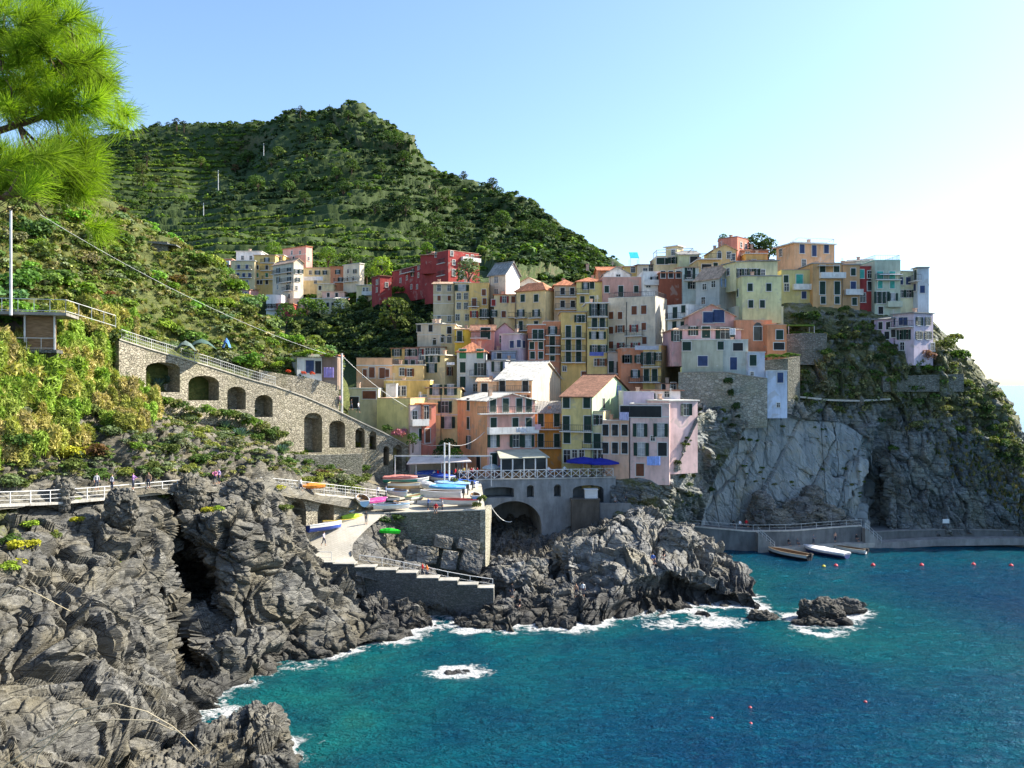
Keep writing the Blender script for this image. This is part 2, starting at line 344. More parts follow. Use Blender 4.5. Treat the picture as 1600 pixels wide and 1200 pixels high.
# the sea: deep blue-green, paler over shallow bottom ('shal'), white foam ('foam')
b = NB('sea_water'); p = b.pos()
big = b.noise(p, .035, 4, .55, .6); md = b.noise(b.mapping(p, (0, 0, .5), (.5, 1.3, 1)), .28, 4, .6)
c = b.ramp(big, [(.32, (.001, .050, .145)), (.5, (.001, .098, .185)), (.68, (.002, .17, .205))])
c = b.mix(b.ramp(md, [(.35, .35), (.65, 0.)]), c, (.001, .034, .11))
rip_shade = b.noise(b.mapping(p, (0, 0, .55), (.8, 1.9, 1)), 1.0, 4, .62, .4); c = b.mix(b.ramp(rip_shade, [(.40, .5), (.56, 0.)]), c, (.001, .040, .115)); c = b.mix(b.ramp(rip_shade, [(.55, 0.), (.70, .5)]), c, (.004, .16, .23))  # ripple crests and troughs: reflected light and dark painted into the water colour
sh = b.attr('shal', 'Fac'); c = b.mix(b.math('MULTIPLY', sh, .85), c, b.ramp(b.noise(p, .12, 5, .6), [(.35, (.003, .09, .12)), (.6, (.008, .19, .18)), (.75, (.03, .18, .13))]))
fm = b.attr('foam', 'Fac'); lace = b.noise(p, .75, 7, .72, .8); lace2 = b.voro(b.mix(.35, p, b.wn(p, .7), 'ADD'), .9, 'DISTANCE_TO_EDGE')
ff = b.math('ADD', b.math('MULTIPLY', fm, 1.35), b.math('MULTIPLY', b.math('SUBTRACT', lace, .62), 2.3))
ff = b.math('ADD', ff, b.math('MULTIPLY', b.ramp(lace2, [(0., .25), (.12, 0.)]), fm))
fr = b.ramp(ff, [(.33, 0.), (.62, 1.)])
c = b.mix(fr, c, (.82, .84, .84))
h = b.math('ADD', b.noise(b.mapping(p, (0, 0, .6), (.7, 1.6, 1)), .75, 5, .6, .3), b.math('MULTIPLY', b.noise(b.mapping(p, (0, 0, -.3), (1, 1.8, 1)), 2.6, 4, .6), .4))
h = b.math('ADD', h, b.math('MULTIPLY', b.noise(b.mapping(p, (0, 0, .2), (1, 1.5, 1)), 4.5, 3, .6), .26)); h = b.math('ADD', h, b.math('MULTIPLY', fr, .25))
bn = b.n('Bump'); bn.inputs['Distance'].default_value = 3.0; b.l(h, bn.inputs['Height']); b.l(b.math('SUBTRACT', 1., b.attr('open', 'Fac')), bn.inputs['Strength'])
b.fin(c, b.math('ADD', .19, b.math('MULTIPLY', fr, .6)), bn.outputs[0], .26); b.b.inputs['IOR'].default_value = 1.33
M = MATS
# ------------------------------------------------------------------ leaf clump shapes
def leaves(lobes, n, size, up=.25, jit=.55, asp=1.0, r=None, hollow=.72, bend=0):
    """n leaf faces over a set of lobes (cx,cy,cz,rx,ry,rz): verts (n,4,3), one light value each"""
    r = r or rng; L = np.array(lobes, float); wgt = (L[:, 3]*L[:, 4]+L[:, 3]*L[:, 5]); k = r.choice(len(L), n, p=wgt/wgt.sum())
    d = r.normal(size=(n, 3)); d[:, 2] = np.where(d[:, 2] < -.35, -d[:, 2], d[:, 2]); d /= np.linalg.norm(d, axis=1, keepdims=True)
    rad = (hollow+(1.06-hollow)*r.random(n)**.5)[:, None]
    c = L[k, :3]+d*rad*L[k, 3:]
    nm = d+r.normal(size=(n, 3))*jit+np.array((0, 0, up)); nm /= np.linalg.norm(nm, axis=1, keepdims=True)
    return leafquads(c, nm, size*(.6+.8*r.random(n)), asp, r)
def leafquads(c, nm, s, asp, r):
    n = len(c); t = r.normal(size=(n, 3)); t -= (t*nm).sum(1, keepdims=True)*nm; t /= np.linalg.norm(t, axis=1, keepdims=True)+1e-9
    bt = np.cross(nm, t); s = s[:, None]
    V = np.stack([c-t*s*.5*asp, c+bt*s*.42+nm*s*.08, c+t*s*.5*asp, c-bt*s*.42-nm*s*.08], 1)
    return V, r.random(n)
def leafmesh(name, V, lt):
    n = len(V); return npmesh(name, V.reshape(-1, 3), np.arange(n*4).reshape(n, 4), False, None, {'lt': np.repeat(lt, 4)})
def lobeset(k, spread, rad, flat=.8, r=None):
    r = r or rng; out = [(0, 0, rad*.75, rad, rad, rad*flat)]
    for i in range(k):
        a = r.random()*6.283; q = spread*(.5+.6*r.random()); s = rad*(.4+.35*r.random())
        out.append((math.cos(a)*q, math.sin(a)*q, s*.8+r.random()*rad*.8, s, s, s*flat))
    return out
# ------------------------------------------------------------------ terrain
def smooth01(x, a, b): t = np.clip((x-a)/(b-a), 0, 1); return t*t*(3-2*t)
def inpoly(px, py, poly):
    poly = np.array(poly, float); x, y = px, py; ins = np.zeros(px.shape, bool); n = len(poly)
    for i in range(n):
        x0, y0 = poly[i]; x1, y1 = poly[(i+1) % n]
        if y0 == y1: continue
        c = ((y0 > y) != (y1 > y)) & (x < (x1-x0)*(y-y0)/(y1-y0)+x0); ins ^= c
    return ins
# --- the mountain and the hill the village stands on
hillrows = [
 [(-150,260,620),(60,232,600),(150,216,590),(200,208,580),(275,197,570),(330,197,560),(410,199,545),(450,191,535),(480,186,528),(515,177,520),(552,170,515),(580,187,500),(620,210,485),(650,232,470),(690,266,455),(740,273,440),(765,290,430),(800,313,415),(840,338,400),(880,361,385),(910,385,372),(945,413,355),(985,442,300),(1040,450,235),(1120,450,215),(1260,450,198)],
 [(-150,290,540),(150,255,530),(275,245,515),(345,250,512),(385,255,515),(430,255,480),(500,240,465),(552,225,462),(620,250,440),(690,300,418),(765,325,395),(840,362,370),(910,398,350),(945,425,335),(985,450,280),(1040,462,225),(1120,460,208),(1260,460,195)],
 [(-150,330,470),(150,300,470),(250,300,462),(310,305,465),(345,305,435),(430,310,412),(552,300,400),(620,310,390),(700,345,372),(780,375,350),(850,395,345),(910,412,330),(945,435,310),(985,465,260),(1040,480,215),(1120,480,200),(1260,475,190)],
 [(-150,370,420),(150,345,410),(230,355,398),(260,360,375),(345,362,345),(430,365,335),(552,362,325),(620,365,315),(700,385,300),(780,410,285),(850,420,290),(910,430,285),(945,450,275),(985,485,235),(1040,505,205),(1120,510,190),(1260,505,182)],
 [(-150,420,330),(150,410,320),(230,410,310),(300,410,295),(345,412,272),(430,412,268),(552,412,262),(620,410,250),(700,420,238),(780,440,228),(850,455,232),(910,470,228),(945,485,222),(985,510,205),(1040,530,190),(1120,530,180),(1260,535,175)],
 [(-150,480,260),(150,470,255),(300,470,248),(345,470,240),(430,478,232),(552,478,222),(620,478,215),(700,500,205),(780,510,200),(850,520,198),(945,535,190),(1040,555,178),(1120,570,180),(1260,590,184)],
 [(-150,560,215),(300,550,210),(430,550,200),(552,555,185),(620,560,178),(700,570,175),(850,580,172),(945,590,166),(1040,600,166),(1120,620,175),(1260,650,182)],
 [(-150,650,185),(300,640,178),(450,645,166),(552,655,157),(700,660,152),(850,660,152),(945,670,150),(1040,700,160),(1120,730,175),(1260,770,185)],
 [(-150,770,160),(300,760,155),(552,760,145),(700,762,143),(850,780,143),(945,790,142),(1040,820,158),(1260,860,182)]]
hill = loft(hillrows, 620, 420, back=(90, 130)); ginit(hill)
Vh = hill.V; p_ = Vh.reshape(-1, 3); px, py, pd = hill.pix[..., 0], hill.pix[..., 1], hill.pix[..., 2]
far = smooth01(pd, 175, 300)
n = (8*fbm(p_/80, 3, 3)+1.4*fbm(p_/17, 3, 4)+1.0*fbm(p_/5.5, 3, 14)).reshape(px.shape)
Vh = Vh+hill.N*(n*np.clip(far, .12, 1))[..., None]
# dry-stone terraces: treads and risers
h_ = 5.0; zz = Vh[..., 2]/h_+.35*fbm(np.c_[p_[:, :2]/38, p_[:, 2]*0], 2, 8).reshape(px.shape); fl = np.floor(zz); fr = zz-fl
tm = (smooth01(pd, 190, 240)*(1-smooth01(pd, 470, 520))*(1-smooth01(px+.35*py, 840, 960)))*.92
Vh[..., 2] += (np.clip((fr-.5)*1.9+.5, 0, 1)*.0+np.where(fr < .7, fr*.22, .154+(fr-.7)*2.82)-fr)*h_*tm
crag = inpoly(px, py, [(520,185),(560,165),(640,205),(640,250),(560,235)])|inpoly(px, py, [(740,400),(800,330),(850,380),(880,430),(800,440)])
rk = (ridged(p_/9, 4, 12).reshape(px.shape))*crag*3.0; Vh = Vh+hill.N*rk[..., None]
hill.fr = fr; hill.tm = tm; hill.V = Vh; gmesh(hill, 'hills', [M['hill_soil']], True)
tag(COL.objects['hills'], kind='structure')
# --- the planted slope at the near side of the bay, above the upper path
sl = [
 [(-260,180,95),(0,262,110),(60,296,118),(150,306,128),(190,334,132),(240,374,137),(285,400,140),(330,424,142),(370,466,144),(400,500,146),(430,521,147),(470,545,147),(505,575,143),(530,612,136),(542,650,132.8),(600,683,136),(690,725,139)],
 [(-260,330,88),(0,370,100),(100,380,112),(190,420,118),(285,460,126),(370,505,131),(430,540,134),(490,575,134),(520,612,132),(542,651,132.6),(600,683.5,135.8),(690,725.5,138.8)],
 [(-260,440,80),(0,478,91),(100,495,100),(190,512,106.5),(285,542,114),(370,567,121),(430,587,124),(490,605,127.8),(530,640,131.4),(542,651.5,132.3),(600,684,135.7),(690,726,138.7)],
 [(-260,548,78),(0,560,84),(100,548,94),(190,538,104.6),(285,568,112),(370,593,119.2),(430,611,123.2),(530,651,131.5),(600,684,135.5),(690,726,138.6)],
 [(-260,590,76),(0,600,82),(100,598,91.5),(190,613,104.2),(285,640,111.6),(370,660,118.8),(430,680,122.8),(480,714,126.6),(530,712,130.8),(600,738,134.5),(690,742,138)],
 [(-260,640,73.5),(0,640,79.5),(100,640,88.5),(190,640,98),(285,668,105.5),(370,684,112),(430,700,116.5),(480,722,120.5),(530,728,124.5),(600,755,130),(690,752,134)],
 [(-260,700,70),(0,700,78),(150,700,86.5),(285,705,96),(370,715,103),(430,728,107.5),(530,750,115),(600,765,121),(690,765,130)],
 [(-260,772,68),(0,774,76.5),(160,764,84),(300,752,92),(440,756,102.5),(530,770,110.5),(600,781,118.5),(690,778,126)],
 [(-260,800,66.5),(0,792,75),(160,780,82.5),(300,768,90.5),(440,775,101),(530,790,109),(600,800,117),(690,800,124)]]
slope = loft(sl, 560, 360, back=(45, 60)); ginit(slope)
p_ = slope.V.reshape(-1, 3); px, py = slope.pix[..., 0], slope.pix[..., 1]
near_wall = smooth01(py, 515+(px-190)*.35, 532+(px-190)*.35)*(1-smooth01(py, 620+(px-190)*.33, 650+(px-190)*.33))*(px > 165)
sc_ = 1-.93*near_wall; sc_ *= 1-.8*smooth01(py, 735, 765)
low = smooth01(py, 610, 690)*(px < 470)
n = (2.6*fbm(p_/13, 4, 21)+.5*fbm(p_/3, 3, 22)).reshape(px.shape)
slope.V = slope.V+slope.N*(n*sc_)[..., None]
rockify(slope, .5, .9, 4.2, .5, 1.4, .2, (.3, -.3, .9), 31, low*sc_)
vg = np.clip(.75-.55*low+.25*(py < 600), 0, 1)-.9*inpoly(px, py, [(395,735),(700,738),(700,805),(395,805)])-.45*inpoly(px, py, [(330,760),(370,700),(450,690),(560,700),(560,760)])
gmesh(slope, 'hillside', [M['slope_soil']], True, {'veg': vg}); tag(COL.objects['hillside'], kind='structure')
# --- sea cliff below the lower path, from the near bottom corner to the boat ramp
cl = [
 [(-260,792,69),(0,787,77),(90,782,81.2),(160,778,84),(230,773,88),(264,772,91),(270,776,97),(276,775,93),(284,777,97),(291,773,93),(330,764,94),(360,757,96.5),(400,757,99.5),(430,772,101),(458,800,103),(480,850,104)],
 [(-260,850,60),(0,840,70),(90,830,75),(160,830,79),(235,825,84),(264,830,87.5),(272,835,94),(281,836,94),(288,828,88),(310,815,89),(345,810,88),(380,795,89.5),(430,820,93),(462,850,97),(490,880,100)],
 [(-260,930,52),(0,910,62),(90,900,67),(160,900,72),(235,900,78),(262,905,81),(270,912,97),(308,915,98),(336,902,86),(380,880,86),(430,890,89),(490,920,93),(540,930,96)],
 [(-260,1010,47),(0,1000,56),(90,1000,60),(160,1000,65),(235,1000,71),(260,1010,75.5),(268,1022,90),(290,1022,90),(322,1000,80),(380,980,81),(440,985,85),(540,970,90),(600,970,92)],
 [(-260,1085,44),(0,1070,53),(90,1070,57),(160,1060,62),(235,1050,68),(262,1048,71),(290,1056,73),(330,1062,74),(380,1062,77),(450,1032,82),(560,1003,87),(640,988,91)],
 [(-260,1150,40),(0,1130,49),(90,1130,52),(160,1120,56),(235,1105,61),(290,1108,65),(325,1108,69),(370,1103,73.5),(450,1054,81),(560,1020,88),(650,1002,93)],
 [(-260,1240,35),(0,1225,43),(90,1215,46),(160,1200,50),(235,1180,54),(290,1170,58),(320,1160,65),(360,1150,69),(450,1080,79),(560,1042,86),(650,1022,91)]]
cliff = loft(cl, 520, 460, back=(2.5, 4)); ginit(cliff)
px, py = cliff.pix[..., 0], cliff.pix[..., 1]
msk = .25+.75*smooth01(py, 780, 815); msk = np.where((px > 330) & (py < 800), np.maximum(msk, .6), msk)
rockify(cliff, 1.7, 1.25, 4.6, .75, 1.7, .1, (.42, -.35, .85), 41, msk)
vg = .22*(1-smooth01(py, 790, 900))*(px < 250)+.38*smooth01(110-px, 0, 110)*(1-smooth01(py, 850, 950))-.12
gmesh(cliff, 'cliff', [M['cliff_rock']], False, {'veg': vg}); tag(COL.objects['cliff'], kind='structure')
# the near corner of rock at the lower edge
nr = [
 [(225,1180,56),(290,1140,58),(340,1128,59.5),(385,1116,60.5),(402,1110,60.5),(425,1112,60),(440,1128,59.5),(447,1150,59)],
 [(215,1195,54),(290,1160,56),(340,1150,57.5),(385,1140,58.5),(425,1140,58),(446,1158,57.5),(452,1185,57)],
 [(200,1220,51),(290,1215,52.5),(340,1215,53),(385,1215,54),(430,1200,55),(450,1200,55),(446,1215,54.5)],
 [(190,1260,49),(290,1270,50),(385,1290,50.5),(440,1300,51),(470,1300,52)]]
g = loft(nr, 200, 130, back=(4, 40)); ginit(g); rockify(g, .6, .7, 2.2, .4, .8, .2, (.42, -.35, .85), 61); gmesh(g, 'shore_rock', [M['cliff_rock']], False, {'veg': g.pix[..., 0]*0-.3}); tag(COL.objects['shore_rock'], kind='structure')
# dark wave-washed rocks under the ramp and steps
sr = [
 [(420,905,100),(470,900,103),(520,915,104),(560,930,104),(600,940,104),(680,945,102.5),(770,942,101.5),(800,915,104),(860,910,106),(900,905,106)],
 [(420,930,95),(470,930,97.5),(520,940,98),(560,938,99.5),(600,944,98),(650,940,99),(700,945,99),(780,950,99),(860,940,101),(900,930,102)],
 [(430,975,90),(500,970,91),(560,965,94.5),(620,965,95),(660,962,95.5),(683,965,100),(696,970,100),(710,960,97),(780,965,97),(900,955,98.5)],
 [(440,1030,84),(500,1020,86),(560,1000,90),(620,990,92.5),(680,985,95),(700,985,97),(720,985,94.5),(780,985,94),(900,978,95.6)],
 [(440,1070,81),(500,1050,83),(560,1035,86),(640,1015,90),(700,1010,92),(780,1005,93),(900,995,94)]]
g = loft(sr, 420, 170, back=(3, 20)); ginit(g); rockify(g, .9, 1.1, 3.2, .6, 1.2, .1, (.1, -.5, .85), 71); gmesh(g, 'wet_rock', [M['shore_rock']], False); tag(COL.objects['wet_rock'], kind='structure')
# middle promontory
mr = [
 [(756,905,110),(775,880,112),(815,876,113),(850,870,113),(862,880,112),(872,850,113),(900,836,114),(940,826,115),(965,815,116),(985,802,117),(1004,792,117),(1026,800,118),(1046,812,118.5),(1060,817,119),(1082,816,119),(1097,832,119),(1118,852,118),(1142,866,117),(1160,886,115),(1166,902,113),(1190,940,107),(1212,960,102)],
 [(756,925,106),(800,900,107),(840,900,108),(858,915,110),(872,915,111),(884,880,107),(930,870,107.5),(965,860,108),(1005,850,109),(1050,855,110),(1095,870,110),(1140,895,109.5),(1160,915,108.5),(1192,945,105),(1214,962,101)],
 [(756,940,103),(800,925,103),(850,925,103),(868,935,106),(884,920,103),(930,915,101.5),(965,905,101.5),(1005,897,102),(1050,890,103.5),(1095,900,104.5),(1140,920,104.5),(1165,935,103.5),(1194,952,102.5),(1216,964,100.5)],
 [(756,952,100),(800,945,99.5),(880,940,98.5),(960,940,98.5),(1005,915,103),(1050,912,105.4),(1095,920,106.2),(1140,935,105.4),(1168,945,103.4),(1196,957,101),(1218,966,99.8)],
 [(756,965,97),(800,963,97),(880,958,97),(960,955,98),(1005,946,101.2),(1050,943,102.8),(1095,944,103.2),(1140,946,102.6),(1170,958,101.4),(1198,964,100),(1220,970,98.8)],
 [(756,1000,93),(800,996,93.5),(880,990,95),(960,985,96.5),(1005,980,97.8),(1050,978,98.4),(1095,976,98.8),(1140,976,98.8),(1170,977,98.6),(1200,978,98.2),(1222,980,97.6)]]
prom = loft(mr, 430, 250, back=(7, 50)); ginit(prom)
fr = 1-.75*smooth01(prom.pix[..., 0], 1195, 1220)
rockify(prom, 1.5, .8, 4.6, .85, 1.5, .06, (-.5, -.35, .8), 81, fr); gmesh(prom, 'promontory', [M['pale_rock']], False); tag(COL.objects['promontory'], kind='structure')
# --- headland under and beyond the village
hd = [
 [(1005,700,150),(1046,690,152),(1092,640,158),(1130,600,160),(1170,540,165),(1220,458,172),(1300,455,172),(1380,470,172),(1430,478,172),(1462,512,166),(1500,545,160),(1536,585,157),(1568,627,154),(1597,672,151),(1620,712,148),(1700,780,143)],
 [(1005,715,144),(1046,705,146),(1092,640,150),(1130,610,152),(1170,570,155),(1220,478,157),(1300,480,156),(1340,486,156.8),(1400,494,155.6),(1440,496,156),(1466,525,155),(1500,555,154),(1535,600,151.5),(1566,645,149),(1592,690,147),(1616,730,145),(1700,795,141)],
 [(1005,730,139),(1046,720,140),(1092,645,143),(1130,630,147),(1180,600,150),(1222,540,152),(1300,540,150.6),(1366,543,149.6),(1430,548,148.2),(1470,556,148.3),(1510,600,148),(1550,650,146.5),(1590,705,145),(1620,745,143.5),(1700,810,140)],
 [(1005,740,135),(1046,735,133),(1091,648,136),(1130,640,144.5),(1195,622,144.5),(1224,605,148.2),(1300,605,148),(1380,605,147.6),(1440,610,147),(1500,640,146.4),(1560,695,145),(1620,765,142.5),(1700,825,139.5)],
 [(1005,752,132.5),(1046,748,129.8),(1092,652,131.5),(1135,650,140.5),(1190,640,142.5),(1250,652,145.5),(1320,657,146.5),(1362,690,147),(1380,700,149),(1420,690,147),(1500,700,145.6),(1560,735,144.3),(1620,785,142),(1700,840,139.3)],
 [(1005,785,131.5),(1042,785,131),(1080,740,135),(1112,740,141),(1190,740,143.5),(1250,745,145),(1320,745,145.6),(1350,748,145.7),(1359,752,153),(1380,752,153),(1392,748,146),(1440,750,145.3),(1500,755,144.5),(1560,775,143.6),(1700,852,138.6)],
 [(1000,820,134),(1035,825,135),(1062,830,138.5),(1090,838,142),(1190,840,143.8),(1250,840,144.4),(1320,840,144.6),(1350,840,144.8),(1359,840,151),(1380,840,151),(1392,840,145),(1440,843,144.5),(1500,843,144),(1570,843,143),(1700,862,138)],
 [(1000,870,131),(1090,870,138),(1190,872,141),(1350,872,142),(1440,872,142.5),(1570,872,141.5),(1700,890,136)]]
head = loft(hd, 520, 340, back=(40, 60)); ginit(head)
px, py = head.pix[..., 0], head.pix[..., 1]
slab = inpoly(px, py, [(1082,880),(1098,800),(1125,735),(1165,668),(1192,636),(1250,655),(1320,660),(1362,692),(1354,880)])
rough = np.where(slab, .3, 1.0)
bk = smooth01(py, 830, 842); rough = rough*(1-.7*bk)
hs = np.where(py < 560, .45, 1)*np.where((py < 500) | ((px < 1100) & (py < 760)), .35, 1)
rockify(head, 1.1, 1.15, 4.6, .6, 2.2, .12, (.85, -.35, .35), 91, rough*hs)
ps = head.V.reshape(-1, 3); q = np.stack([ps[:, 0]*.94-ps[:, 2]*-.34*-1, ps[:, 1], ps[:, 2]*.94+ps[:, 0]*.34], 1)
v, e = voro(np.c_[(ps[:, 0]-ps[:, 2]*.45)/6.5, ps[:, 1]/12, (ps[:, 2]+ps[:, 0]*.2)/34]+.1*fbm(ps/5, 3, 3)[:, None], 95)
head.V = head.V+head.N*((1.1*v-.5*np.exp(-(e/.02)**2)).reshape(px.shape)*slab*(1-bk))[..., None]
edge = smooth01(py-(645+(np.abs(px-1250)*.04)), -10, 35)
vg = .56-.7*edge*slab-(.55*(~slab)*smooth01(py-(640+.2*np.clip(px-1380, 0, 250)), -30, 60)*(px > 1120))
vg = np.where(inpoly(px, py, [(1000,760),(1080,640),(1185,640),(1090,830),(1000,830)]), .36, vg)
hm = gmesh(head, 'headland', [M['slab_rock'], M['headland_rock']], False, {'veg': vg})
sl_ = slab.reshape(-1)[gquads(head.ny, head.nx)[:, 0]]
hm.data.polygons.foreach_set('material_index', np.where(sl_, 0, 1).astype(np.int32)); tag(hm, kind='structure')
# slope falling from under the viewpoint to the first rocks (below the frame)
ns = [[(-40+8*i, 0, 25.2+1.0*math.sin(i)) for i in range(8)]]
X, Y = np.meshgrid(np.linspace(-45, 14, 60), np.linspace(-6, 46, 56)); Z = 24.9-np.clip(Y, 0, 99)*.49-np.clip(Y-30, 0, 99)*.25-np.clip(X, 0, 99)*1.6+np.clip(-X-8, 0, 40)*.25*np.exp(-Y/18)
Zl = CAMZ-np.clip(Y, .5, 99)*.4508-1.0
Z = np.minimum(Z+.5*fbm(np.c_[X.ravel()/4, Y.ravel()/4, X.ravel()*0], 3, 5).reshape(X.shape), np.where(np.abs(X) < .62*Y+3, Zl, 99))
V = np.stack([X, Y, Z], -1).reshape(-1, 3); near = link('near_slope', npmesh('near_slope', V, gquads(56, 60), True, None, {'veg': np.full(len(V), .4)}), None, [M['slope_soil']]); tag(near, kind='structure')
# --- the sea
shore = []                                    # points where rock meets water, for foam and shallows
for nm in ('cliff', 'wet_rock', 'promontory', 'headland', 'shore_rock'):
    V = GROUNDS[nm].V; z = V[..., 2]; s = (z[:-1] > 0.05) != (z[1:] > 0.05); shore.append(V[:-1][s][:, :2])
islet = [(1262, 955, 2.2), (1290, 950, 2.6), (1318, 952, 1.6), (1280, 970, 2.2), (1335, 945, 1.2)]   # photo x, y, radius
for x, y, r in islet:
    q = P(x, y+12, 27*F/(y+12-600)); a = np.linspace(0, 6.28, 24); shore.append(np.c_[q.x+r*np.cos(a), q.y+r*np.sin(a)])
shore = np.concatenate(shore)
from mathutils.kdtree import KDTree
kd = KDTree(len(shore))
for i, s in enumerate(shore): kd.insert((s[0], s[1], 0), i)
kd.balance()
xs = np.r_[-15000, -4000, -1000, -300, -120, np.arange(-60, 150, .55), 170, 220, 400, 1200, 4000, 15000]; ys = np.r_[-400, -60, 10, np.arange(36, 176, .55), 200, 260, 400, 900, 2500, 8000, 18000]
X, Y = np.meshgrid(xs, ys); inn = smooth01(X, -60, -50)*(1-smooth01(X, 138, 150))*smooth01(Y, 36, 42)*(1-smooth01(Y, 160, 176))
D = np.full(X.shape, 99.); sel = np.argwhere(inn > 0)
for r_, c_ in sel: D[r_, c_] = kd.find((X[r_, c_], Y[r_, c_], 0))[2]
pX = 800+X/np.maximum(Y, 1)*F; pY = 600+CAMZ/np.maximum(Y, 1)*F
zone = smooth01(pY, 905, 945)
zone = np.clip(zone*(.72+.55*fbm(np.c_[X.ravel()/14, Y.ravel()/14, X.ravel()*0], 2, 77).reshape(X.shape)), 0, 1)
foam = np.exp(-D/1.5)*zone*1.05+.10*np.exp(-D/6)*zone+.35*np.exp(-D/.8)*(1-smooth01(pY, 900, 940))
for x, y, r, a in ((716, 1050, 2.2, 1.0), (690, 1052, 1.2, .7), (470, 1040, 3, .5), (1120, 972, 3.2, .75), (1040, 975, 3, .6), (345, 1112, 2.2, .7), (735, 985, 2.0, .8), (1300, 975, 3.6, .6)):
    q = P(x, y, 27*F/(y-600)); foam = np.maximum(foam, a*np.exp(-(((X-q.x)/(r*1.5))**2+((Y-q.y)/r)**2)))
shal = np.clip(np.exp(-D/9)*.9, 0, 1)*smooth01(pY, 830, 900)+.55*np.exp(-(((pX-620)/260)**2+((pY-1090)/70)**2))*(D > 0)+.7*np.exp(-(((pX-450)/90)**2+((pY-1130)/90)**2))
Z = (.12*fbm(np.c_[X.ravel()/6, Y.ravel()/3.6, X.ravel()*0], 2, 61)+.17*pnoise(np.c_[(X+.4*Y).ravel()/2.3, (Y-.3*X).ravel()/1.5, X.ravel()*0], 64)+.07*pnoise(np.c_[(X-.2*Y).ravel()/1.3, Y.ravel()/1.1, X.ravel()*0], 67)).reshape(X.shape)*inn
V = np.stack([X, Y, Z], -1).reshape(-1, 3)
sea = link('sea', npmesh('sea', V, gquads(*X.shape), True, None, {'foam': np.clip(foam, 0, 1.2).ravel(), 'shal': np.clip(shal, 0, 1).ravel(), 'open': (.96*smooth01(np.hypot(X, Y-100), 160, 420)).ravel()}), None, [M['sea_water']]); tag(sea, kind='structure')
# ------------------------------------------------------------------ mesh pieces
class MB:
    """collects shapes with a material slot each and builds ONE mesh"""
    def __init__(s): s.v = []; s.f = []; s.m = []
    def add(s, vs, fs, mi=0):
        o = len(s.v); s.v += [tuple(v) for v in vs]; s.f += [tuple(i+o for i in f) for f in fs]; s.m += [mi]*len(fs); return s
    def box(s, x0, x1, y0, y1, z0, z1, mi=0):
        return s.add([(x0,y0,z0),(x1,y0,z0),(x1,y1,z0),(x0,y1,z0),(x0,y0,z1),(x1,y0,z1),(x1,y1,z1),(x0,y1,z1)], [(0,3,2,1),(4,5,6,7),(0,1,5,4),(1,2,6,5),(2,3,7,6),(3,0,4,7)], mi)
    def bar(s, a, b, w, mi=0, h=None):
        a = Vector(a); b = Vector(b); d = (b-a).normalized(); u = d.cross(Vector((0, 0, 1)))
        u = u.normalized() if u.length > 1e-3 else Vector((1, 0, 0)); t = d.cross(u)
        u = u*w*.5; t = t*(h or w)*.5
        return s.add([a-u-t, a+u-t, a+u+t, a-u+t, b-u-t, b+u-t, b+u+t, b-u+t], [(0,1,2,3),(7,6,5,4),(0,4,5,1),(1,5,6,2),(2,6,7,3),(3,7,4,0)], mi)
    def tube(s, pts, rad, n=6, mi=0, cap=True):
        rr = rad if isinstance(rad, (list, tuple)) else [rad]*len(pts); pts = [Vector(p) for p in pts]; base = len(s.v); 
        for i, p in enumerate(pts):
            d = (pts[min(i+1, len(pts)-1)]-pts[max(i-1, 0)]).normalized(); u = d.cross(Vector((0, 0, 1)))
            u = u.normalized() if u.length > 1e-2 else Vector((1, 0, 0)); t = d.cross(u)
            s.v += [tuple(p+(u*math.cos(6.2832*k/n)+t*math.sin(6.2832*k/n))*rr[i]) for k in range(n)]
        fs = [(base+i*n+k, base+i*n+(k+1) % n, base+(i+1)*n+(k+1) % n, base+(i+1)*n+k) for i in range(len(pts)-1) for k in range(n)]
        if cap: fs += [tuple(base+k for k in range(n))[::-1], tuple(base+(len(pts)-1)*n+k for k in range(n))]
        s.f += fs; s.m += [mi]*len(fs); return s
    def prism(s, poly, y0, y1, mi=0):        # outline in x,z drawn out along y
        n = len(poly); vs = [(x, y0, z) for x, z in poly]+[(x, y1, z) for x, z in poly]
        return s.add(vs, [tuple(range(n)), tuple(range(2*n-1, n-1, -1))]+[(i, i+n, (i+1) % n+n, (i+1) % n) for i in range(n)], mi)
    def slab(s, quad, th, mi=0):              # a tilted plate from its top outline
        n = len(quad); vs = list(quad)+[(x, y, z-th) for x, y, z in quad]
        return s.add(vs, [tuple(range(n)), tuple(range(2*n-1, n-1, -1))]+[(i, i+n, (i+1) % n+n, (i+1) % n) for i in range(n)], mi)
    def mesh(s, name, smooth=False):
        me = bpy.data.meshes.new(name); me.from_pydata(s.v, [], s.f); me.polygons.foreach_set('material_index', s.m)
        if smooth: me.polygons.foreach_set('use_smooth', [True]*len(s.f))
        bm = bmesh.new(); bm.from_mesh(me); bmesh.ops.recalc_face_normals(bm, faces=bm.faces); bm.to_mesh(me); bm.free(); me.update(); return me
    def obj(s, name, mats, parent=None, color=None, smooth=False):
        me = s.mesh(name, smooth)
        for m in mats: me.materials.append(m)
        return link(name, me, parent, (), color)
def child(name, me, parent, loc=(0, 0, 0), rz=0, color=None, rx=0):
    o = link(name, me, parent, (), color); o.location = loc; o.rotation_euler = (rx, 0, rz); return o
CACHE = {}
def cached(key, fn):
    if key not in CACHE: CACHE[key] = fn()
    return CACHE[key]
def withmats(mb, name, mats, smooth=False):
    me = mb.mesh(name, smooth)
    for m in mats: me.materials.append(m)
    return me
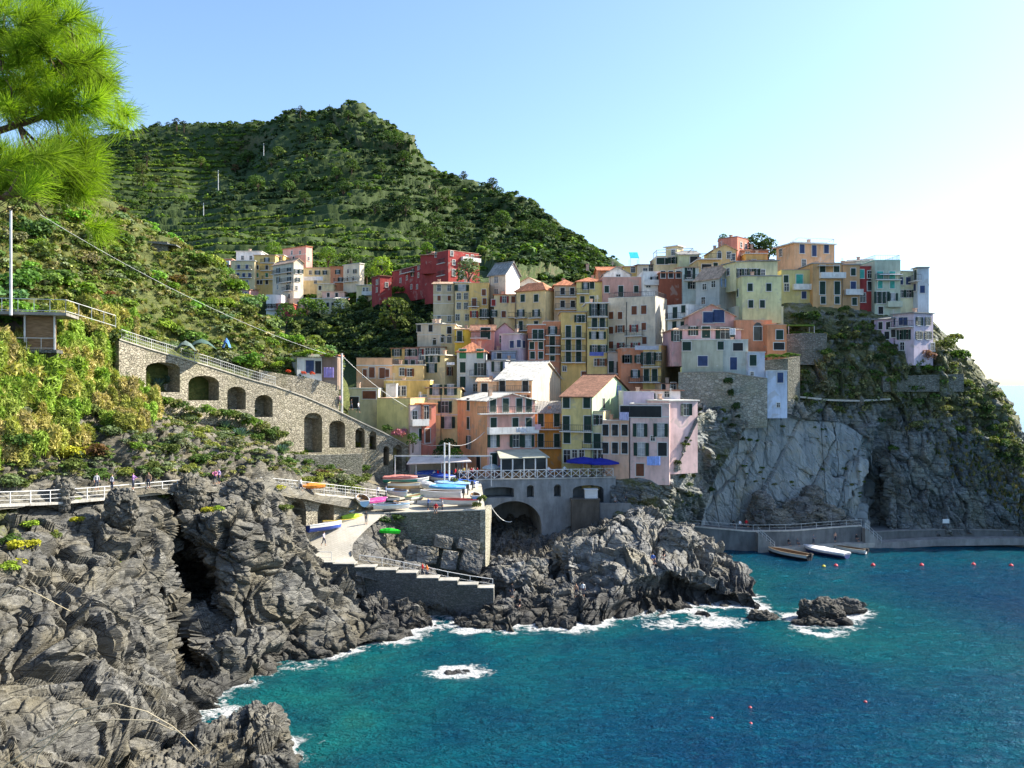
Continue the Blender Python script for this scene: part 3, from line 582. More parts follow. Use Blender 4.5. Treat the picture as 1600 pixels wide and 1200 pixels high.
# ------------------------------------------------------------------ houses
SH = {'s': 'green_shutter', 'n': 'brown_shutter', 'g': 'green_shutter', 'b': 'brown_shutter', 't': 'turquoise_shutter', 'u': 'blue_shutter', 'k': 'dark_shutter', 'r': 'red_shutter', 'R': 'red_shutter',
      'v': 'bright_green_shutter', 'w': 'pale_blue_shutter', 'W': 'green_shutter', 'O': 'green_shutter', 'D': 'green_shutter', 'B': 'brown_shutter', 'p': 'dark_shutter', 'T': 'turquoise_shutter', 'U': 'blue_shutter'}
OPEN = 'snROwW'; CLOSED = 'gbtukvrDBTU'
def window_mesh(w, h, kind):
    def f():
        m = MB(); t = .11; light = kind not in 'D'
        m.box(-w/2, w/2, -.03, 0, 0, h, 0)
        for x0, x1, z0, z1 in ((-w/2-t, -w/2, -t, h+t), (w/2, w/2+t, -t, h+t), (-w/2, w/2, h, h+t)): m.box(x0, x1, -.07, 0, z0, z1, 1)
        m.box(-w/2-t*1.3, w/2+t*1.3, -.16, 0, -t, 0, 1)
        if kind in OPEN+'dO':
            m.box(-.025, .025, -.05, -.03, 0, h, 1); m.box(-w/2, w/2, -.05, -.03, h*.62, h*.62+.04, 1)
            if kind in 'wW': m.box(-w/2+.05, w/2-.05, -.045, -.03, .05, h-.05, 2)
        if kind == 'A':
            n = 8; m.add([(math.cos(math.pi*k/n)*w/2, -.035, h+math.sin(math.pi*k/n)*w/2) for k in range(n+1)], [tuple(range(n+1))], 0)
        return withmats(m, 'window', [M['pane'], M['trim'], M['curtain']])
    return cached(('win', round(w, 2), round(h, 2), kind), f)
def shutter_mesh(w, h, mat):
    def f():
        m = MB(); m.box(0, w, -.045, 0, 0, h)
        for k in range(1, 4): m.box(.04, w-.04, -.06, -.045, h*k/4-.03, h*k/4+.03)
        return withmats(m, 'shutter', [M[mat]])
    return cached(('sh', round(w, 2), round(h, 2), mat), f)
def put_window(root, kind, u, z, w, h, D=None, rz=0):
    """z = sill height; the opening looks along local -y turned by rz"""
    base = u
    nm = 'door' if kind in 'DBOTU' and h > 1.8 else 'window'
    o = child(nm, window_mesh(w, h, kind), root, (base[0], base[1], z), rz)
    if kind in SH:
        mat = SH[kind]; sm = shutter_mesh(w*.5, h, mat)
        if kind in OPEN:
            a = child('shutter', sm, o, (-w-.06, -.07, 0)); b = child('shutter', sm, o, (w*.5+.06, -.07, 0))
            hq = hash((round(u[0], 1), round(z, 1))) % 7
            if hq in (0, 3): b.location = (w*.5+.02, -.05, 0); b.rotation_euler.z = -.5-.15*hq
            if hq in (2, 3): a.location = (-w*.5-.02-w*.5*math.cos(.6), -.06-w*.5*math.sin(.6), 0); a.rotation_euler.z = .6
        elif kind in CLOSED:
            child('shutter', sm, o, (-w*.5, -.05, 0)); child('shutter', sm, o, (0.01, -.05, 0))
        elif kind == 'p':
            child('shutter', shutter_mesh(w*.5, h*.5, mat), o, (-w*.5, -.05, h*.5)); child('shutter', shutter_mesh(w*.5, h, mat), o, (0.01, -.05, 0))
            child('shutter', shutter_mesh(w*.5, h*.5, mat), o, (-w*.5, -.06, h*.06), -0.0, None, -.85)
    return o
def rail_mb(segs, h=1.0, mat='dark_metal', sp=.3, bw=.035, top=.06, m=None):
    m = m or MB()
    for a, b in segs:
        a = Vector(a); b = Vector(b); L = (b-a).length; n = max(1, int(L/sp))
        up = Vector((0, 0, h)); m.bar(a+up, b+up, top); m.bar(a+up*.12, b+up*.12, bw)
        for k in range(n+1): q = a+(b-a)*k/n; m.bar(q, q+up, bw)
    return m
HOUSES = []
def H(label, x0, x1, yt, yb, d, col, roof='f', W='', sw='', D=8, d1=None, x2=None, lw='', rc=None, rh=None, bal=(), rail=None, ch=(), dp=(), ext=2.5, ov=.35, name='house', cat='house', yt1=None, par=.7, group='houses of the village', mats='stucco', band=(), awn=(), lcol=None, rcol=None):
    d1 = d1 or d; A = Vector(((x0-800)/F*d, d)); B = Vector(((x1-800)/F*d1, d1)); e = (B-A).normalized(); L = (B-A).length; back = Vector((-e.y, e.x))
    z1 = ZP(yt, d); z0 = ZP(yb, d)-ext; Ht = z1-z0
    if x2 is not None:
        q = B if x2 > x1 else A; k = (x2-800)/F; D = (k*q.y-q.x)/(back.x-k*back.y)
        if not 1 < D < 40:  D = max(2, min(abs(D), 25))
    root = empty(name, (A.x, A.y, z0), math.atan2(e.y, e.x)); tag(root, label, cat, group)
    def front(px, py):
        r = Vector(((px-800)/F, 1)); t = (A.x*back.x+A.y*back.y)/(r.x*back.x+r.y*back.y)
        p = r*t; return (p-A).dot(e), CAMZ-(py-600)/F*t-z0
    def side(px, py, org):
        r = Vector(((px-800)/F, 1)); t = org.dot(e)/r.dot(e); p = r*t
        return (p-org).dot(back), CAMZ-(py-600)/F*t-z0
    rc = rc or (.40, .17, .09); rh = rh if rh is not None else (1.4 if roof in 'gsh' else .8)
    wallm = MB(); rf = MB(); rmat = 'roof_tile'
    if roof in 'fp' or roof == 'm':
        wallm.box(0, L, 0, D, 0, Ht)
        if roof == 'f': rf.box(-ov*.7, L+ov*.7, -ov*.7, D+.05, Ht+.003, Ht+.18); rmat = 'roof_slab'
        elif roof == 'p':
            for a in ((0, L, 0, .2), (0, L, D-.2, D), (0, .2, .2, D-.2), (L-.2, L, .2, D-.2)): wallm.box(*a, Ht+.002, Ht+par)
            rf.box(-.06, L+.06, -.06, .26, Ht+par+.003, Ht+par+.09); rf.box(-.06, .26, .262, D+.06, Ht+par+.003, Ht+par+.09); rf.box(L-.26, L+.06, .262, D+.06, Ht+par+.003, Ht+par+.09); rf.box(.2, L-.2, .26, D-.2, Ht+.004, Ht+.06); rmat = 'roof_slab'
        else:
            rf.slab([(-ov, -ov, Ht-.02), (L+ov, -ov, Ht-.02), (L+ov, D+ov, Ht+rh+.1), (-ov, D+ov, Ht+rh+.1)], -.14)
            wallm.add([(0, 0, Ht), (0, D, Ht), (0, D, Ht+rh)], [(0, 1, 2)]); wallm.add([(L, 0, Ht), (L, D, Ht), (L, D, Ht+rh)], [(0, 1, 2)]); wallm.add([(0, D, Ht), (L, D, Ht), (L, D, Ht+rh), (0, D, Ht+rh)], [(0, 1, 2, 3)])
    elif roof == 'g':
        wallm.box(0, L, 0, D, 0, Ht); m_ = D/2; s_ = rh/m_
        for x in (0, L): wallm.add([(x, 0, Ht), (x, D, Ht), (x, m_, Ht+rh)], [(0, 1, 2)])
        rf.slab([(-ov, -ov, Ht-ov*s_+.16), (L+ov, -ov, Ht-ov*s_+.16), (L+ov, m_, Ht+rh+.16), (-ov, m_, Ht+rh+.16)], .14)
        rf.slab([(-ov, m_, Ht+rh+.162), (L+ov, m_, Ht+rh+.162), (L+ov, D+ov, Ht-ov*s_+.16), (-ov, D+ov, Ht-ov*s_+.16)], .14)
        rf.tube([(-ov, m_, Ht+rh+.18), (L+ov, m_, Ht+rh+.18)], .12, 6)
    elif roof == 's':
        wallm.box(0, L, 0, D, 0, Ht); m_ = L/2; s_ = rh/m_
        for y in (0, D): wallm.add([(0, y, Ht), (L, y, Ht), (m_, y, Ht+rh)], [(0, 1, 2)])
        rf.slab([(-ov, -ov, Ht-ov*s_+.16), (m_, -ov, Ht+rh+.16), (m_, D+ov, Ht+rh+.16), (-ov, D+ov, Ht-ov*s_+.16)], .14)
        rf.slab([(m_, -ov, Ht+rh+.162), (L+ov, -ov, Ht-ov*s_+.16), (L+ov, D+ov, Ht-ov*s_+.16), (m_, D+ov, Ht+rh+.162)], .14)
    elif roof == 'h':
        wallm.box(0, L, 0, D, 0, Ht); k = min(D, L)/2; c = [(-ov, -ov), (L+ov, -ov), (L+ov, D+ov), (-ov, D+ov)]; zz = Ht+.02
        r0, r1 = ((k, D/2), (L-k, D/2)) if L >= D else ((L/2, k), (L/2, D-k)); r0 = (*r0, Ht+rh); r1 = (*r1, Ht+rh); c = [(*q, zz) for q in c]
        fs = [[c[0], c[1], r1, r0], [c[2], c[3], r0, r1], [c[1], c[2], r1], [c[3], c[0], r0]] if L >= D else [[c[0], c[1], r0], [c[1], c[2], r1, r0], [c[2], c[3], r1], [c[3], c[0], r0, r1]]
        for q in fs: rf.add(q, [tuple(range(len(q)))])
        rf.add([(x, y, zz-.12) for x, y, z in c], [(0, 1, 2, 3)]); 
        for i in range(4): a, b_ = c[i], c[(i+1) % 4]; rf.add([a, b_, (b_[0], b_[1], zz-.12), (a[0], a[1], zz-.12)], [(0, 1, 2, 3)])
    wallm.obj('wall', [M[mats]], root, col)
    ro = rf.obj('roof', [M[rmat]], root, rc)
    for cx in ch:
        u, _ = front(cx, yt); m = MB(); hz = Ht+(rh*.6 if roof in 'gsh' else 0); m.box(u-.3, u+.3, D*.42-.3, D*.42+.3, hz-.3, hz+1.15); m.box(u-.4, u+.4, D*.42-.4, D*.42+.4, hz+1.153, hz+1.26)
        m.obj('chimney', [M['stucco']], ro, (.5, .36, .28))
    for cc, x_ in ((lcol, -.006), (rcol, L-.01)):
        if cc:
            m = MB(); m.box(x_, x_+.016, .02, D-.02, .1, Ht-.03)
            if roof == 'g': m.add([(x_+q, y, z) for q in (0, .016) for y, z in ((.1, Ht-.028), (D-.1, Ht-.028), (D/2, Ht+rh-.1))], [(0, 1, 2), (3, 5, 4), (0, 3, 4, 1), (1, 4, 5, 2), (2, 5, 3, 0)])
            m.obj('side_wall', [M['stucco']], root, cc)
    hh = hash((int(x0*7), int(yt*3)))
    if not ch and d < 215 and roof in 'fpghms' and L > 3.2 and hh % 3:
        m = MB(); u = L*(.2+.06*(hh % 11)); yv = D*(.3+.05*(hh % 7)); hz = Ht+(rh*.55 if roof in 'gsh' else 0); m.box(u-.26, u+.26, yv-.26, yv+.26, hz-.3, hz+1.0); m.box(u-.34, u+.34, yv-.34, yv+.34, hz+1.003, hz+1.1)
        m.obj('chimney', [M['stucco']], ro, (.5, .34, .25))
    if d < 215 and hh % 4 == 1:
        m = MB(); u = L*.6; yv = D*.55; hz = Ht+(rh*.7 if roof in 'gsh' else .1); m.bar((u, yv, hz-.4), (u, yv, hz+1.9), .05)
        for k in range(4): m.bar((u-.45+.05*k, yv, hz+1.2+.2*k), (u+.45-.05*k, yv, hz+1.2+.2*k), .035)
        m.obj('aerial', [M['metal_rail']], ro)
    for px in dp:
        u, _ = front(px, yt); m = MB(); m.tube([(u, -.09, .3), (u, -.09, Ht-.05)], .055, 5); m.obj('drainpipe', [M['dark_metal']], root)
    for py in band:
        z = front((x0+x1)/2, py)[1]; m = MB(); m.box(-.03, L+.03, -.08, -.002, z-.09, z+.09); m.obj('moulding', [M['trim']], root)
    def many(s, plane):
        for item in s.split(';'):
            item = item.strip()
            if not item: continue
            hd, ys = item.split('@'); t = hd.split(); kind = t[0]; size = [float(q) for q in t[1:-1]]; xs_ = [float(q) for q in t[-1].split(',')]
            w, h = size if len(size) == 2 else ((.95, 2.15) if kind in 'DOBTU' else (.85, 1.35))
            if d > 195 and len(size) != 2: w *= .85; h *= .85
            for y in ys.split(','):
                for x in xs_:
                    y_ = float(y)
                    if plane == 0: u, z = front(x, y_); put_window(root, kind, (u, -.004), z-h/2, w, h)
                    elif plane == 1: v, z = side(x, y_, B); put_window(root, kind, (L+.004, v), z-h/2, w, h, None, R(90))
                    else: v, z = side(x, y_, A); put_window(root, kind, (-.004, v), z-h/2, w, h, None, R(-90))
    many(W, 0); many(sw, 1); many(lw, 2)
    for bx0, bx1, by, st in bal:
        u0, z = front(bx0, by); u1, _ = front(bx1, by); m = MB(); m.box(u0, u1, -.95, -.003, z-.16, z); bo = m.obj('balcony', [M['trim'] if st != 'o' else M['stucco']], root, col)
        if st in 'ow':
            m = MB(); th = .9; m.box(u0, u1, -.95, -.83, z+.002, z+th); m.box(u0, u0+.12, -.828, -.01, z+.002, z+th); m.box(u1-.12, u1, -.828, -.01, z+.002, z+th)
            m.obj('parapet', [M['stucco']], bo, col if st == 'o' else (.66, .64, .6))
        else:
            rail_mb([((u0+.04, -.9, z), (u1-.04, -.9, z)), ((u0+.04, -.05, z), (u0+.04, -.9, z)), ((u1-.04, -.05, z), (u1-.04, -.9, z))]).obj('railing', [M['dark_metal' if st == 'k' else 'metal_rail']], bo)
    if rail:
        z = Ht+(.2 if roof == 'f' else par+.1 if roof == 'p' else 0)
        rail_mb([((.1, .1, z), (L-.1, .1, z)), ((.1, .1, z), (.1, D-.1, z)), ((L-.1, .1, z), (L-.1, D-.1, z))], .9).obj('railing', [M['dark_metal' if rail == 'k' else 'metal_rail']], root)
    HOUSES.append(root); root['_u'] = L
    return root, front, (L, D, Ht, z0)
# colours of plaster and roofs
YE=(.66,.46,.17); PY=(.68,.55,.31); CR=(.66,.56,.42); SA=(.62,.26,.14); PK=(.64,.34,.28); OR=(.72,.30,.07); RD=(.33,.055,.05); LI=(.50,.41,.46); WH=(.74,.72,.67); GO=(.42,.42,.32); AQ=(.50,.57,.52)
TA=(.54,.33,.16); PE=(.70,.40,.22); OL=(.55,.48,.22); GB=(.56,.57,.56); PB=(.45,.49,.56); BR=(.26,.08,.045); PG=(.55,.60,.36); TE=(.12,.42,.34); GY=(.45,.43,.38)
TR=(.52,.20,.10); TP=(.60,.40,.27); TB=(.28,.14,.09); SL=(.32,.31,.29); SW=(.66,.63,.56)
# ---- far hamlet on the slope (about 240 m)
FG='houses of the far upper hamlet'
H('tall salmon orange house at the far end of the upper hamlet',328,362,405,450,244,SA,'f','k 334,347,355@418,431;d 350@443',rc=TP,bal=((331,360,413,'w'),(331,360,426,'k')),group=FG)
H('flat white top storey rising behind the pale cream house of the upper hamlet',369,408,393,412,250,WH,'f','d 379,392,402@403',rc=SW,group=FG,ch=(385,))
H('pale cream four storey house with blue doors in the upper hamlet',361,398,408,452,240,PY,'f','u 373,386@417;u 372,381,390@430;d 373,386@441',rc=SW,bal=((369,394,421,'k'),(369,394,434,'k')),group=FG)
H('ochre yellow house with stacked balconies in the upper hamlet',397,430,399,455,242,YE,'f','k 402,417@418;v 402,417@430;k 403,408,417@441;W 417@406',rc=TP,bal=((408,430,411,'k'),(408,430,423,'k'),(410,428,437,'k')),group=FG)
H('small yellow attic house under the pink house of the upper hamlet',428,443,399,425,246,YE,'f','d 433,438@404',rc=SW,group=FG)
H('pink house standing highest at the back of the upper hamlet',442,478,390,425,256,PK,'f','d 456,469@395;k 459@404',d1=250,x2=488,rc=TR,band=(399,),sw='d 482@404',group=FG)
H('big cream corner house with five storeys in the upper hamlet',426,459,415,474,237,CR,'g','O 435,452@424;O 435,452@438;d 434@449;O 451@450;k 452@463;k 437@463',d1=230,x2=474,rc=TP,rh=1.0,bal=((428,457,429,'k'),(440,457,442,'k'),(444,457,455,'k')),sw='s 463,470@424;s 465@437;d 463@450',group=FG)
H('yellow row house with washing beside the big cream corner house',474,517,419,446,238,PY,'f','d 485@426;s 496,508@426;d 493@440',rc=TP,group=FG)
H('salmon row house between the yellow and cream row houses of the upper hamlet',516.5,537,417,448,237,SA,'f','s 528@425;s 532@437',rc=TR,bal=((522,536,441,'k'),),group=FG,D=7.9)
H('cream row house at the end of the upper hamlet beside the vineyard',536.5,562,415,444,236,CR,'f','d 544@424;s 555@424;A 543,552@437',d1=232,x2=569,rc=SW,bal=((538,560,441,'k'),),group=FG,D=8.1)
H('small pink cottage low on the left of the upper hamlet',364,390,453,470,226,PK,'m','s 375@459;u 384@460',rc=TB,group=FG)
H('white cottage with roof terrace below the big cream corner house',416,440,466,490,226,WH,'p','s 421,428@478',rc=SW,bal=((416,431,484,'k'),),group=FG,par=.9)
H('dark red cottage with white framed windows below the upper hamlet',432,457,475,500,223,RD,'f','d 438@480;d 438@492',rc=TR,group=FG)
H('low cream row house with five small doors under the upper hamlet',459,524,467,486,228,CR,'f','k 476,483,492,503,512,520@476;d 466@475',rc=SW,group=FG)
H('pinkish cottage with flat roof above the low cream row house',503,538,456,470,231,(.6,.38,.3),'f','k 513,526@461',rc=TP,group=FG)
H('small yellow cottage with flat roof behind the pinkish cottage',495,521,444,462,234,PY,'f','k 500@450',rc=SW,group=FG)
H('white rounded wash house at the end of the low cream row',523,538,467,486,226,WH,'m','A 531@480',rc=SW,group=FG,D=5)
H('narrow yellow house with balcony left of the dark red houses',557,582,446,480,228,PY,'f','d 569,573@453;k 560@470',rc=SW,bal=((566,581,461,'w'),),group=FG)
H('small dark red house with white framed windows and lilac side wing',581,594,434,466,220,RD,'f','d .7 1.1 589@441;d .7 1.1 589@453',rc=TB,d1=216,x2=612,sw='d 604@445',group=FG)
H('long dark red building with white framed windows on the hill',613,700,425,458,232,RD,'m','d .8 1.1 626@425,438;d 636@434;O 645@426;d 654@418;d 654@430;s 668,681@417;d 667@428;O 689@412;k 689@428;d 643,652@448',d1=207,rc=TP,rh=1.3,D=9,bal=((631,648,428,'k'),(662,699,419,'k'),(682,699,433,'k')),band=(),ext=3)
H('dark red end block with attic storey and white framed windows',700.5,748,394,455,206,RD,'p','d .8 1.2 709@410;d .9 1.6 709@426;s .8 1.6 721@428;d 730,738@402;d 706@396',d1=212,rc=TP,D=10,bal=((720,748,407,'w'),),par=.5)
H('dark red attic storey set back on the long red building',657,701,399,412,211,RD,'m','d 682@398;d 692@398',d1=209,rc=TP,rh=.8,D=7,ch=(670,695))
# ---- the tall tiers in the middle
H('tall beige house with faded painted front beside the dark valley',677,709,444,505,184,(.56,.47,.31),'g','d .8 1.3 686,702@450;b .7 1.1 702@466;d .7 1.2 686,702@498;b .7 1.1 686@466',rc=TP,rh=.8,band=(461,474,493),D=9,ext=3)
H('pale yellow house with green veranda next to the beige painted front',709.5,734,442,512,182,PY,'f','d 717,728@463;d 717,728@478;d 715,730@496;W 1.6 1.3 722@450',rc=SW,D=9,dp=(710,))
H('yellow house with red shutters below a roof terrace in the middle tier',733,764,449,512,180,YE,'p','b 756@457;B 741@474;b 757@471;R 741@491;O 757@491',rc=TP,bal=((731,749,479,'k'),(748,765,496,'k')),par=.9,dp=(763,))
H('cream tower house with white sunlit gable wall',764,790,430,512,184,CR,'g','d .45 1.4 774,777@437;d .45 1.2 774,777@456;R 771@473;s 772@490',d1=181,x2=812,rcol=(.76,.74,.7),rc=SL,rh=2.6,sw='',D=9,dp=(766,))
H('white gabled attic behind the orange roofed yellow house',806,846,446,462,190,WH,'s','d 815@452',rc=TP,rh=1.6,D=8,d1=188)
H('cream house with red shutters left of the yellow corner house',772,806,461,512,178,PY,'f','r 771@473;R 788@468;b 802@468;s 772@490;b 787@491',rc=TR,dp=(805,),bal=((794,806,496,'k'),))
H('yellow ochre corner house with orange hip roof and green shutters',806,852,456,522,175,(.66,.50,.25),'h','g 1.0 1.5 817,838@466;W 814,838@489;D 814,838@510',d1=171,x2=866,rc=TR,rh=1.8,bal=((808,824,497,'k'),(829,846,497,'k'),(807,848,517,'k')),dp=(806.5,))
H('low cream house with roof chimneys at the edge of the dark valley',652,690,507,545,169,CR,'f','k 655,673@513;A .8 1.0 679@535;A .8 1.0 691@531',d1=167,rc=SW,D=9,band=(523,),ch=(665,672))
H('cream house with lilac arched door right of the low chimney house',689,711,507,545,167,PY,'f','k 702@516;A .9 1.2 692,702@531',rc=SW,D=9)
H('bright yellow house with one tall green door in the middle of the village',710.5,737,515,546,163,(.74,.50,.07),'m','D 718@526',rc=TP,bal=((711,725,534,'k'),),rh=.6)
H('salmon pink house with balcony next to the bright yellow house',736,772,517,546,162,(.64,.30,.24),'g','D 755,762@521',rc=TB,rh=1.2,bal=((735,762,528,'k'),))
H('mauve gabled house between the salmon pink and the lilac house',771,806,520,552,164,(.46,.32,.36),'s','d 784@530',rc=TB,rh=1.8)
H('lilac house with blue windows in the middle of the village',783,812,523,566,160,LI,'f','u 800@538;u 811@537;d 800@555',d1=158,x2=827,rc=SW,sw='u 818@538')
H('brick red house with long balconies in the middle of the village',825,851,508,602,158.5,(.52,.19,.11),'f','D 836,845@524;g 831,845@540;g 832,845@555',rc=SW,bal=((824,852,530,'k'),),ext=4)
H('narrow salmon house with green shutters beside the tall yellow pair',849,876,508,602,159,SA,'p','W 863@516;D 863@531;D 863@546;g 863@558',rc=SW,bal=((852,875,524,'k'),(852,875,540,'k'),(852,875,553,'k')),dp=(875,),ext=4)
H('tall yellow house with paired green doors and balconies on four floors',876.5,917,488,598,158,YE,'f','s 905,911@498;D 888,904@518;D 888,904@539;D 888,904@558;d .7 .9 882@576;b 912@586',rc=SL,bal=((877,914,529,'k'),(877,914,548,'k'),(877,914,566,'k')),dp=(916,),ext=4)
H('tall yellow house with loggia top floor next to the tall paired balconies',917.5,950,474,600,157.5,(.68,.53,.22),'f','O 929,941@484;D 929,941@506;W 928,939@524;s 929,942@545;d 932@566;n 941@566',rc=WH,bal=((918,949,495,'k'),(918,949,512,'k')),dp=(949,),ext=4,ov=.5)
H('grey narrow house under the tall cream house with brown shutters',950,972,551,600,156.5,GY,'f','D 955@573;D 967@574;d 958@590',rc=SL,bal=((952,972,584,'k'),),ext=4)
H('big cream house with brown shutters and roof terrace',950.5,1024,473,556,161,CR,'p','b 1.0 1.6 991@485;b 1.0 1.6 1006@484;b 955,969@493;R 991@513;b 1006@510;n 969@514;b 955@516;b 955@539;R 971,993@541;b 1007@532',d1=157,x2=1042,rcol=(.5,.48,.42),rc=SW,bal=((978,1005,525,'k'),(958,990,549,'k')),par=.8,sw='d 1032@508;d 1036@520',dp=(979,),rail='k')  # right side panel greyed: its shade is put into the colour
H('salmon house with green shutters below the washing terrace',970,1005,550,606,152,SA,'p','s 980,999@561;W 992@584;s .8 1.4 980@561',rc=SW,dp=(),bal=((982,1005,597,'k'),),ext=4)
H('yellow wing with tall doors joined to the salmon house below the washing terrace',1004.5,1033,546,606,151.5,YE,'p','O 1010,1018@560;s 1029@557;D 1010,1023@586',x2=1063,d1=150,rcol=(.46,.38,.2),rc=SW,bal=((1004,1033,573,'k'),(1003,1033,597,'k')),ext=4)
H('beige house with orange tile roof and narrow balconies in the rear row',866,902,446,490,172,(.58,.40,.24),'h','k 879,894@455;k 879,895@475',rc=TR,rh=1.5,bal=((867,901,464,'k'),(867,901,483,'k')),D=9)
H('yellow house with green shutters and tile roof in the rear row',901,942,440,482,171,(.66,.52,.20),'h','W 915@447;g 925@446;g 910,925@468',rc=TR,rh=1.2,bal=((901,920,459,'k'),),D=9)
H('salmon house with white roof terrace in the rear row',941.5,1005,440,474,170,(.60,.33,.26),'p','g 948,994@452;D 970@455',rc=WH,bal=((960,1003,465,'k'),),D=9,par=.9)
H('white gabled attic on the roof terrace of the salmon rear house',943,985,429,441,174,WH,'s','d 966@434',rc=SL,rh=1.5,D=5)
H('white house with glazed balcony right of the salmon rear house',1004.5,1034,430,466,168,WH,'p','W 1022@438;d 1026@437;d 1013@444',rc=WH,D=9,bal=((1006,1032,445,'w'),))
H('windowless brick brown house on the upper tier',1031,1068,427,470,166,BR,'f','k 1036,1048,1060@429',rc=TR,D=8)
H('pale aqua house with balcony plants beside the brick brown house',1067,1092,418,468,165,AQ,'m','k 1076@428;s 1082@446;O 1078@427',rc=TP,bal=((1068,1091,438,'k'),),rh=.8)
H('long red roofed house on the skyline left of the awning',935,978,423,445,190,SA,'g','d 951@429',rc=TR,rh=1.2,D=8,ch=(920,))
H('low yellow roofed house on the skyline under the blue awning',975,1000,417,436,185,YE,'f','d 989@421',rc=TP,D=7)
H('pale roofed house on the skyline between the awning and the pergola house',998,1028,414,432,182,CR,'m','d 1008@424;d 1017@419',rc=TB,D=7,rh=.6)
H('yellow house with white pergola frame on the skyline',1026,1070,404,426,178,PY,'p','g 1029,1035,1042@408;s 1048,1052@407',rc=SW,D=8,rail=None,par=.5)
H('square yellow roof room under the white pergola on the skyline',1040,1058,387,405,181,PY,'f','d 1052@394',d1=179,x2=1068,rc=WH,D=5,ov=.6)
H('olive green gable house with wide glass front near the skyline',1061,1093,398,424,176,(.48,.50,.30),'g','k 1.8 1.4 1085@406',rc=SL,rh=1.2,D=8)
H('ochre house with dark garage door on the upper tier',1091,1126,406,448,168,(.60,.45,.22),'f','k 1.9 2.3 1104@422;g 1118@416',rc=SW,bal=((1091,1125,405,'k'),),D=8)
H('ochre gabled villa with arched windows near the skyline',1114,1150,391,414,172,(.64,.48,.24),'s','A .8 1.2 1124@399;d 1139@399;d 1145@402',rc=TP,rh=1.1,D=8)
H('salmon red tower house on the very top of the village',1122,1152,374,394,178,(.62,.24,.17),'f','',d1=175,x2=1171,rc=TB,D=7,sw='d .8 1.1 1158@383;d .8 1.1 1165@385',ov=.1)
H('low ruddy house with tile roof right of the salmon red tower house',1158,1200,392,405,176,(.55,.24,.15),'g','d 1168@399',rc=TB,rh=.9,D=7)
H('ochre sunlit wall house behind the low ruddy house',1165,1199,397,412,173,YE,'f','',rc=SW,D=6)
H('orange house with white framed door on the upper tier',1170,1220,407,440,170,(.58,.27,.13),'m','d 1178@411;D 1206@414',rc=TB,D=7,rh=.6,ov=.1)
H('grey weathered gable house with small white windows',1087,1124,438,490,160,(.42,.42,.38),'g','d .9 1.1 1101@448;d .9 1.2 1115@444;d 1099@470',d1=156,x2=1151,rc=TP,rh=2.4,sw='w .8 1.5 1130@442;d .6 .8 1140@446',ext=3)
H('yellow green house with loggia and blue side wall',1150,1160,436,486,155,(.60,.57,.30),'f','g 1153@458',d1=151,x2=1221,rc=SL,sw='g 1172,1201@449;g 1173,1191@475;',lw='',ov=.2)
H('open loggia floor with many windows over the yellow green house',1130,1150,414,437,158,(.60,.55,.32),'m','d 1138@425',d1=154,x2=1215,rc=SL,sw='O .9 1.6 1155,1163,1174,1181@427;d 1192@427',rh=.5)
H('peach villa crowning the right end of the skyline with a white roof frame',1213,1241,388,418,169,PE,'f','d .9 1.5 1220@395',d1=163,x2=1304,rc=WH,sw='u 1.0 1.7 1253,1291@389;U 1272@392;d 1256@411',ov=.9,bal=())
H('tan orange house with tall dark shutters on the headland crest',1270,1315,412,476,156,TA,'f','D 1.0 2.2 1285,1307@424;D 1.0 2.4 1285,1308@450;g 1286,1308@469',rc=SL,bal=((1280,1319,434,'w'),),D=9,ext=3,awn=())
H('tan house with single green shutters next to the red headland house',1315,1343.5,414,484,157,(.50,.31,.16),'f','g 1333@425;U 1333@449;g 1335@471',rc=SL,bal=((1319,1346,460,'w'),),D=9,ext=3,dp=(1315.5,))
H('olive yellow house with turquoise door on the headland crest',1221,1270,427,474,157.5,OL,'p','g 1228@436;T 1.2 2.4 1249@439;d 1229@449;u 1256@461',rc=SL,bal=((1238,1269,452,'w'),),par=.6,ext=3)
H('narrow dark red headland house with white framed windows',1343.5,1367,422,490,157.5,RD,'p','T .9 1.6 1346@428;d 1359@429;A .9 1.7 1359@447;d 1.0 1.7 1348@465',rc=SL,D=9,ext=3)
H('teal and grey green house with glazed teal balcony',1367,1407,413,492,156,(.43,.47,.36),'p','T 1.1 1.4 1375,1394@430;t 1375,1394@445;O 1374,1381@465;W 1395@464;k 1376@485',rc=TE,bal=((1367,1406,437,'k'),(1384,1407,479,'o')),D=9,ext=3,rail='w')
H('grey roofed attic house behind the teal house',1317,1356,410,425,168,(.52,.52,.48),'g','',d1=166,x2=1388,rc=SL,rh=1.8,D=7,ch=(1335,))
H('pale green house with dark shutters right of the teal house',1407,1427,424,486,157,(.60,.60,.40),'m','u 1407,1419@439;s 1408,1420@459',rc=SL,D=8,ext=3,rh=1.)
H('pale blue end house with balcony on the headland crest',1426.5,1434,421,482,157,(.50,.54,.56),'f','D 1431@431;u 1430@449',d1=155,x2=1441,rc=SL,ext=3,ov=.5,bal=((1426,1440,441,'k'),),sw='u 1441@452')
H('small peach annexe at the seaward end of the headland crest',1438,1449,446,482,158,PE,'f','d 1442@474',rc=TP,ext=3,D=6)
H('lilac villa with bay windows on the seaward slope',1395,1428,492,545,150,(.58,.48,.53),'f','u 1396@502;u 1408,1415@502;O .9 1.7 1409,1416@523;d 1410@541',d1=146,x2=1458,rc=SL,sw='O .8 1.4 1436,1449@502;s 1436,1450@524;d 1457@542',bal=((1394,1427,512,'k'),),ext=3,ov=.5)
H('mauve side wing with small shuttered windows on the seaward slope',1366,1396,500,540,152,(.50,.36,.45),'m','k .7 1.3 1376,1388@509;p .8 1.4 1396@521;k 1386@524',d1=149.5,rc=SL,D=6,ext=3,rh=.8)
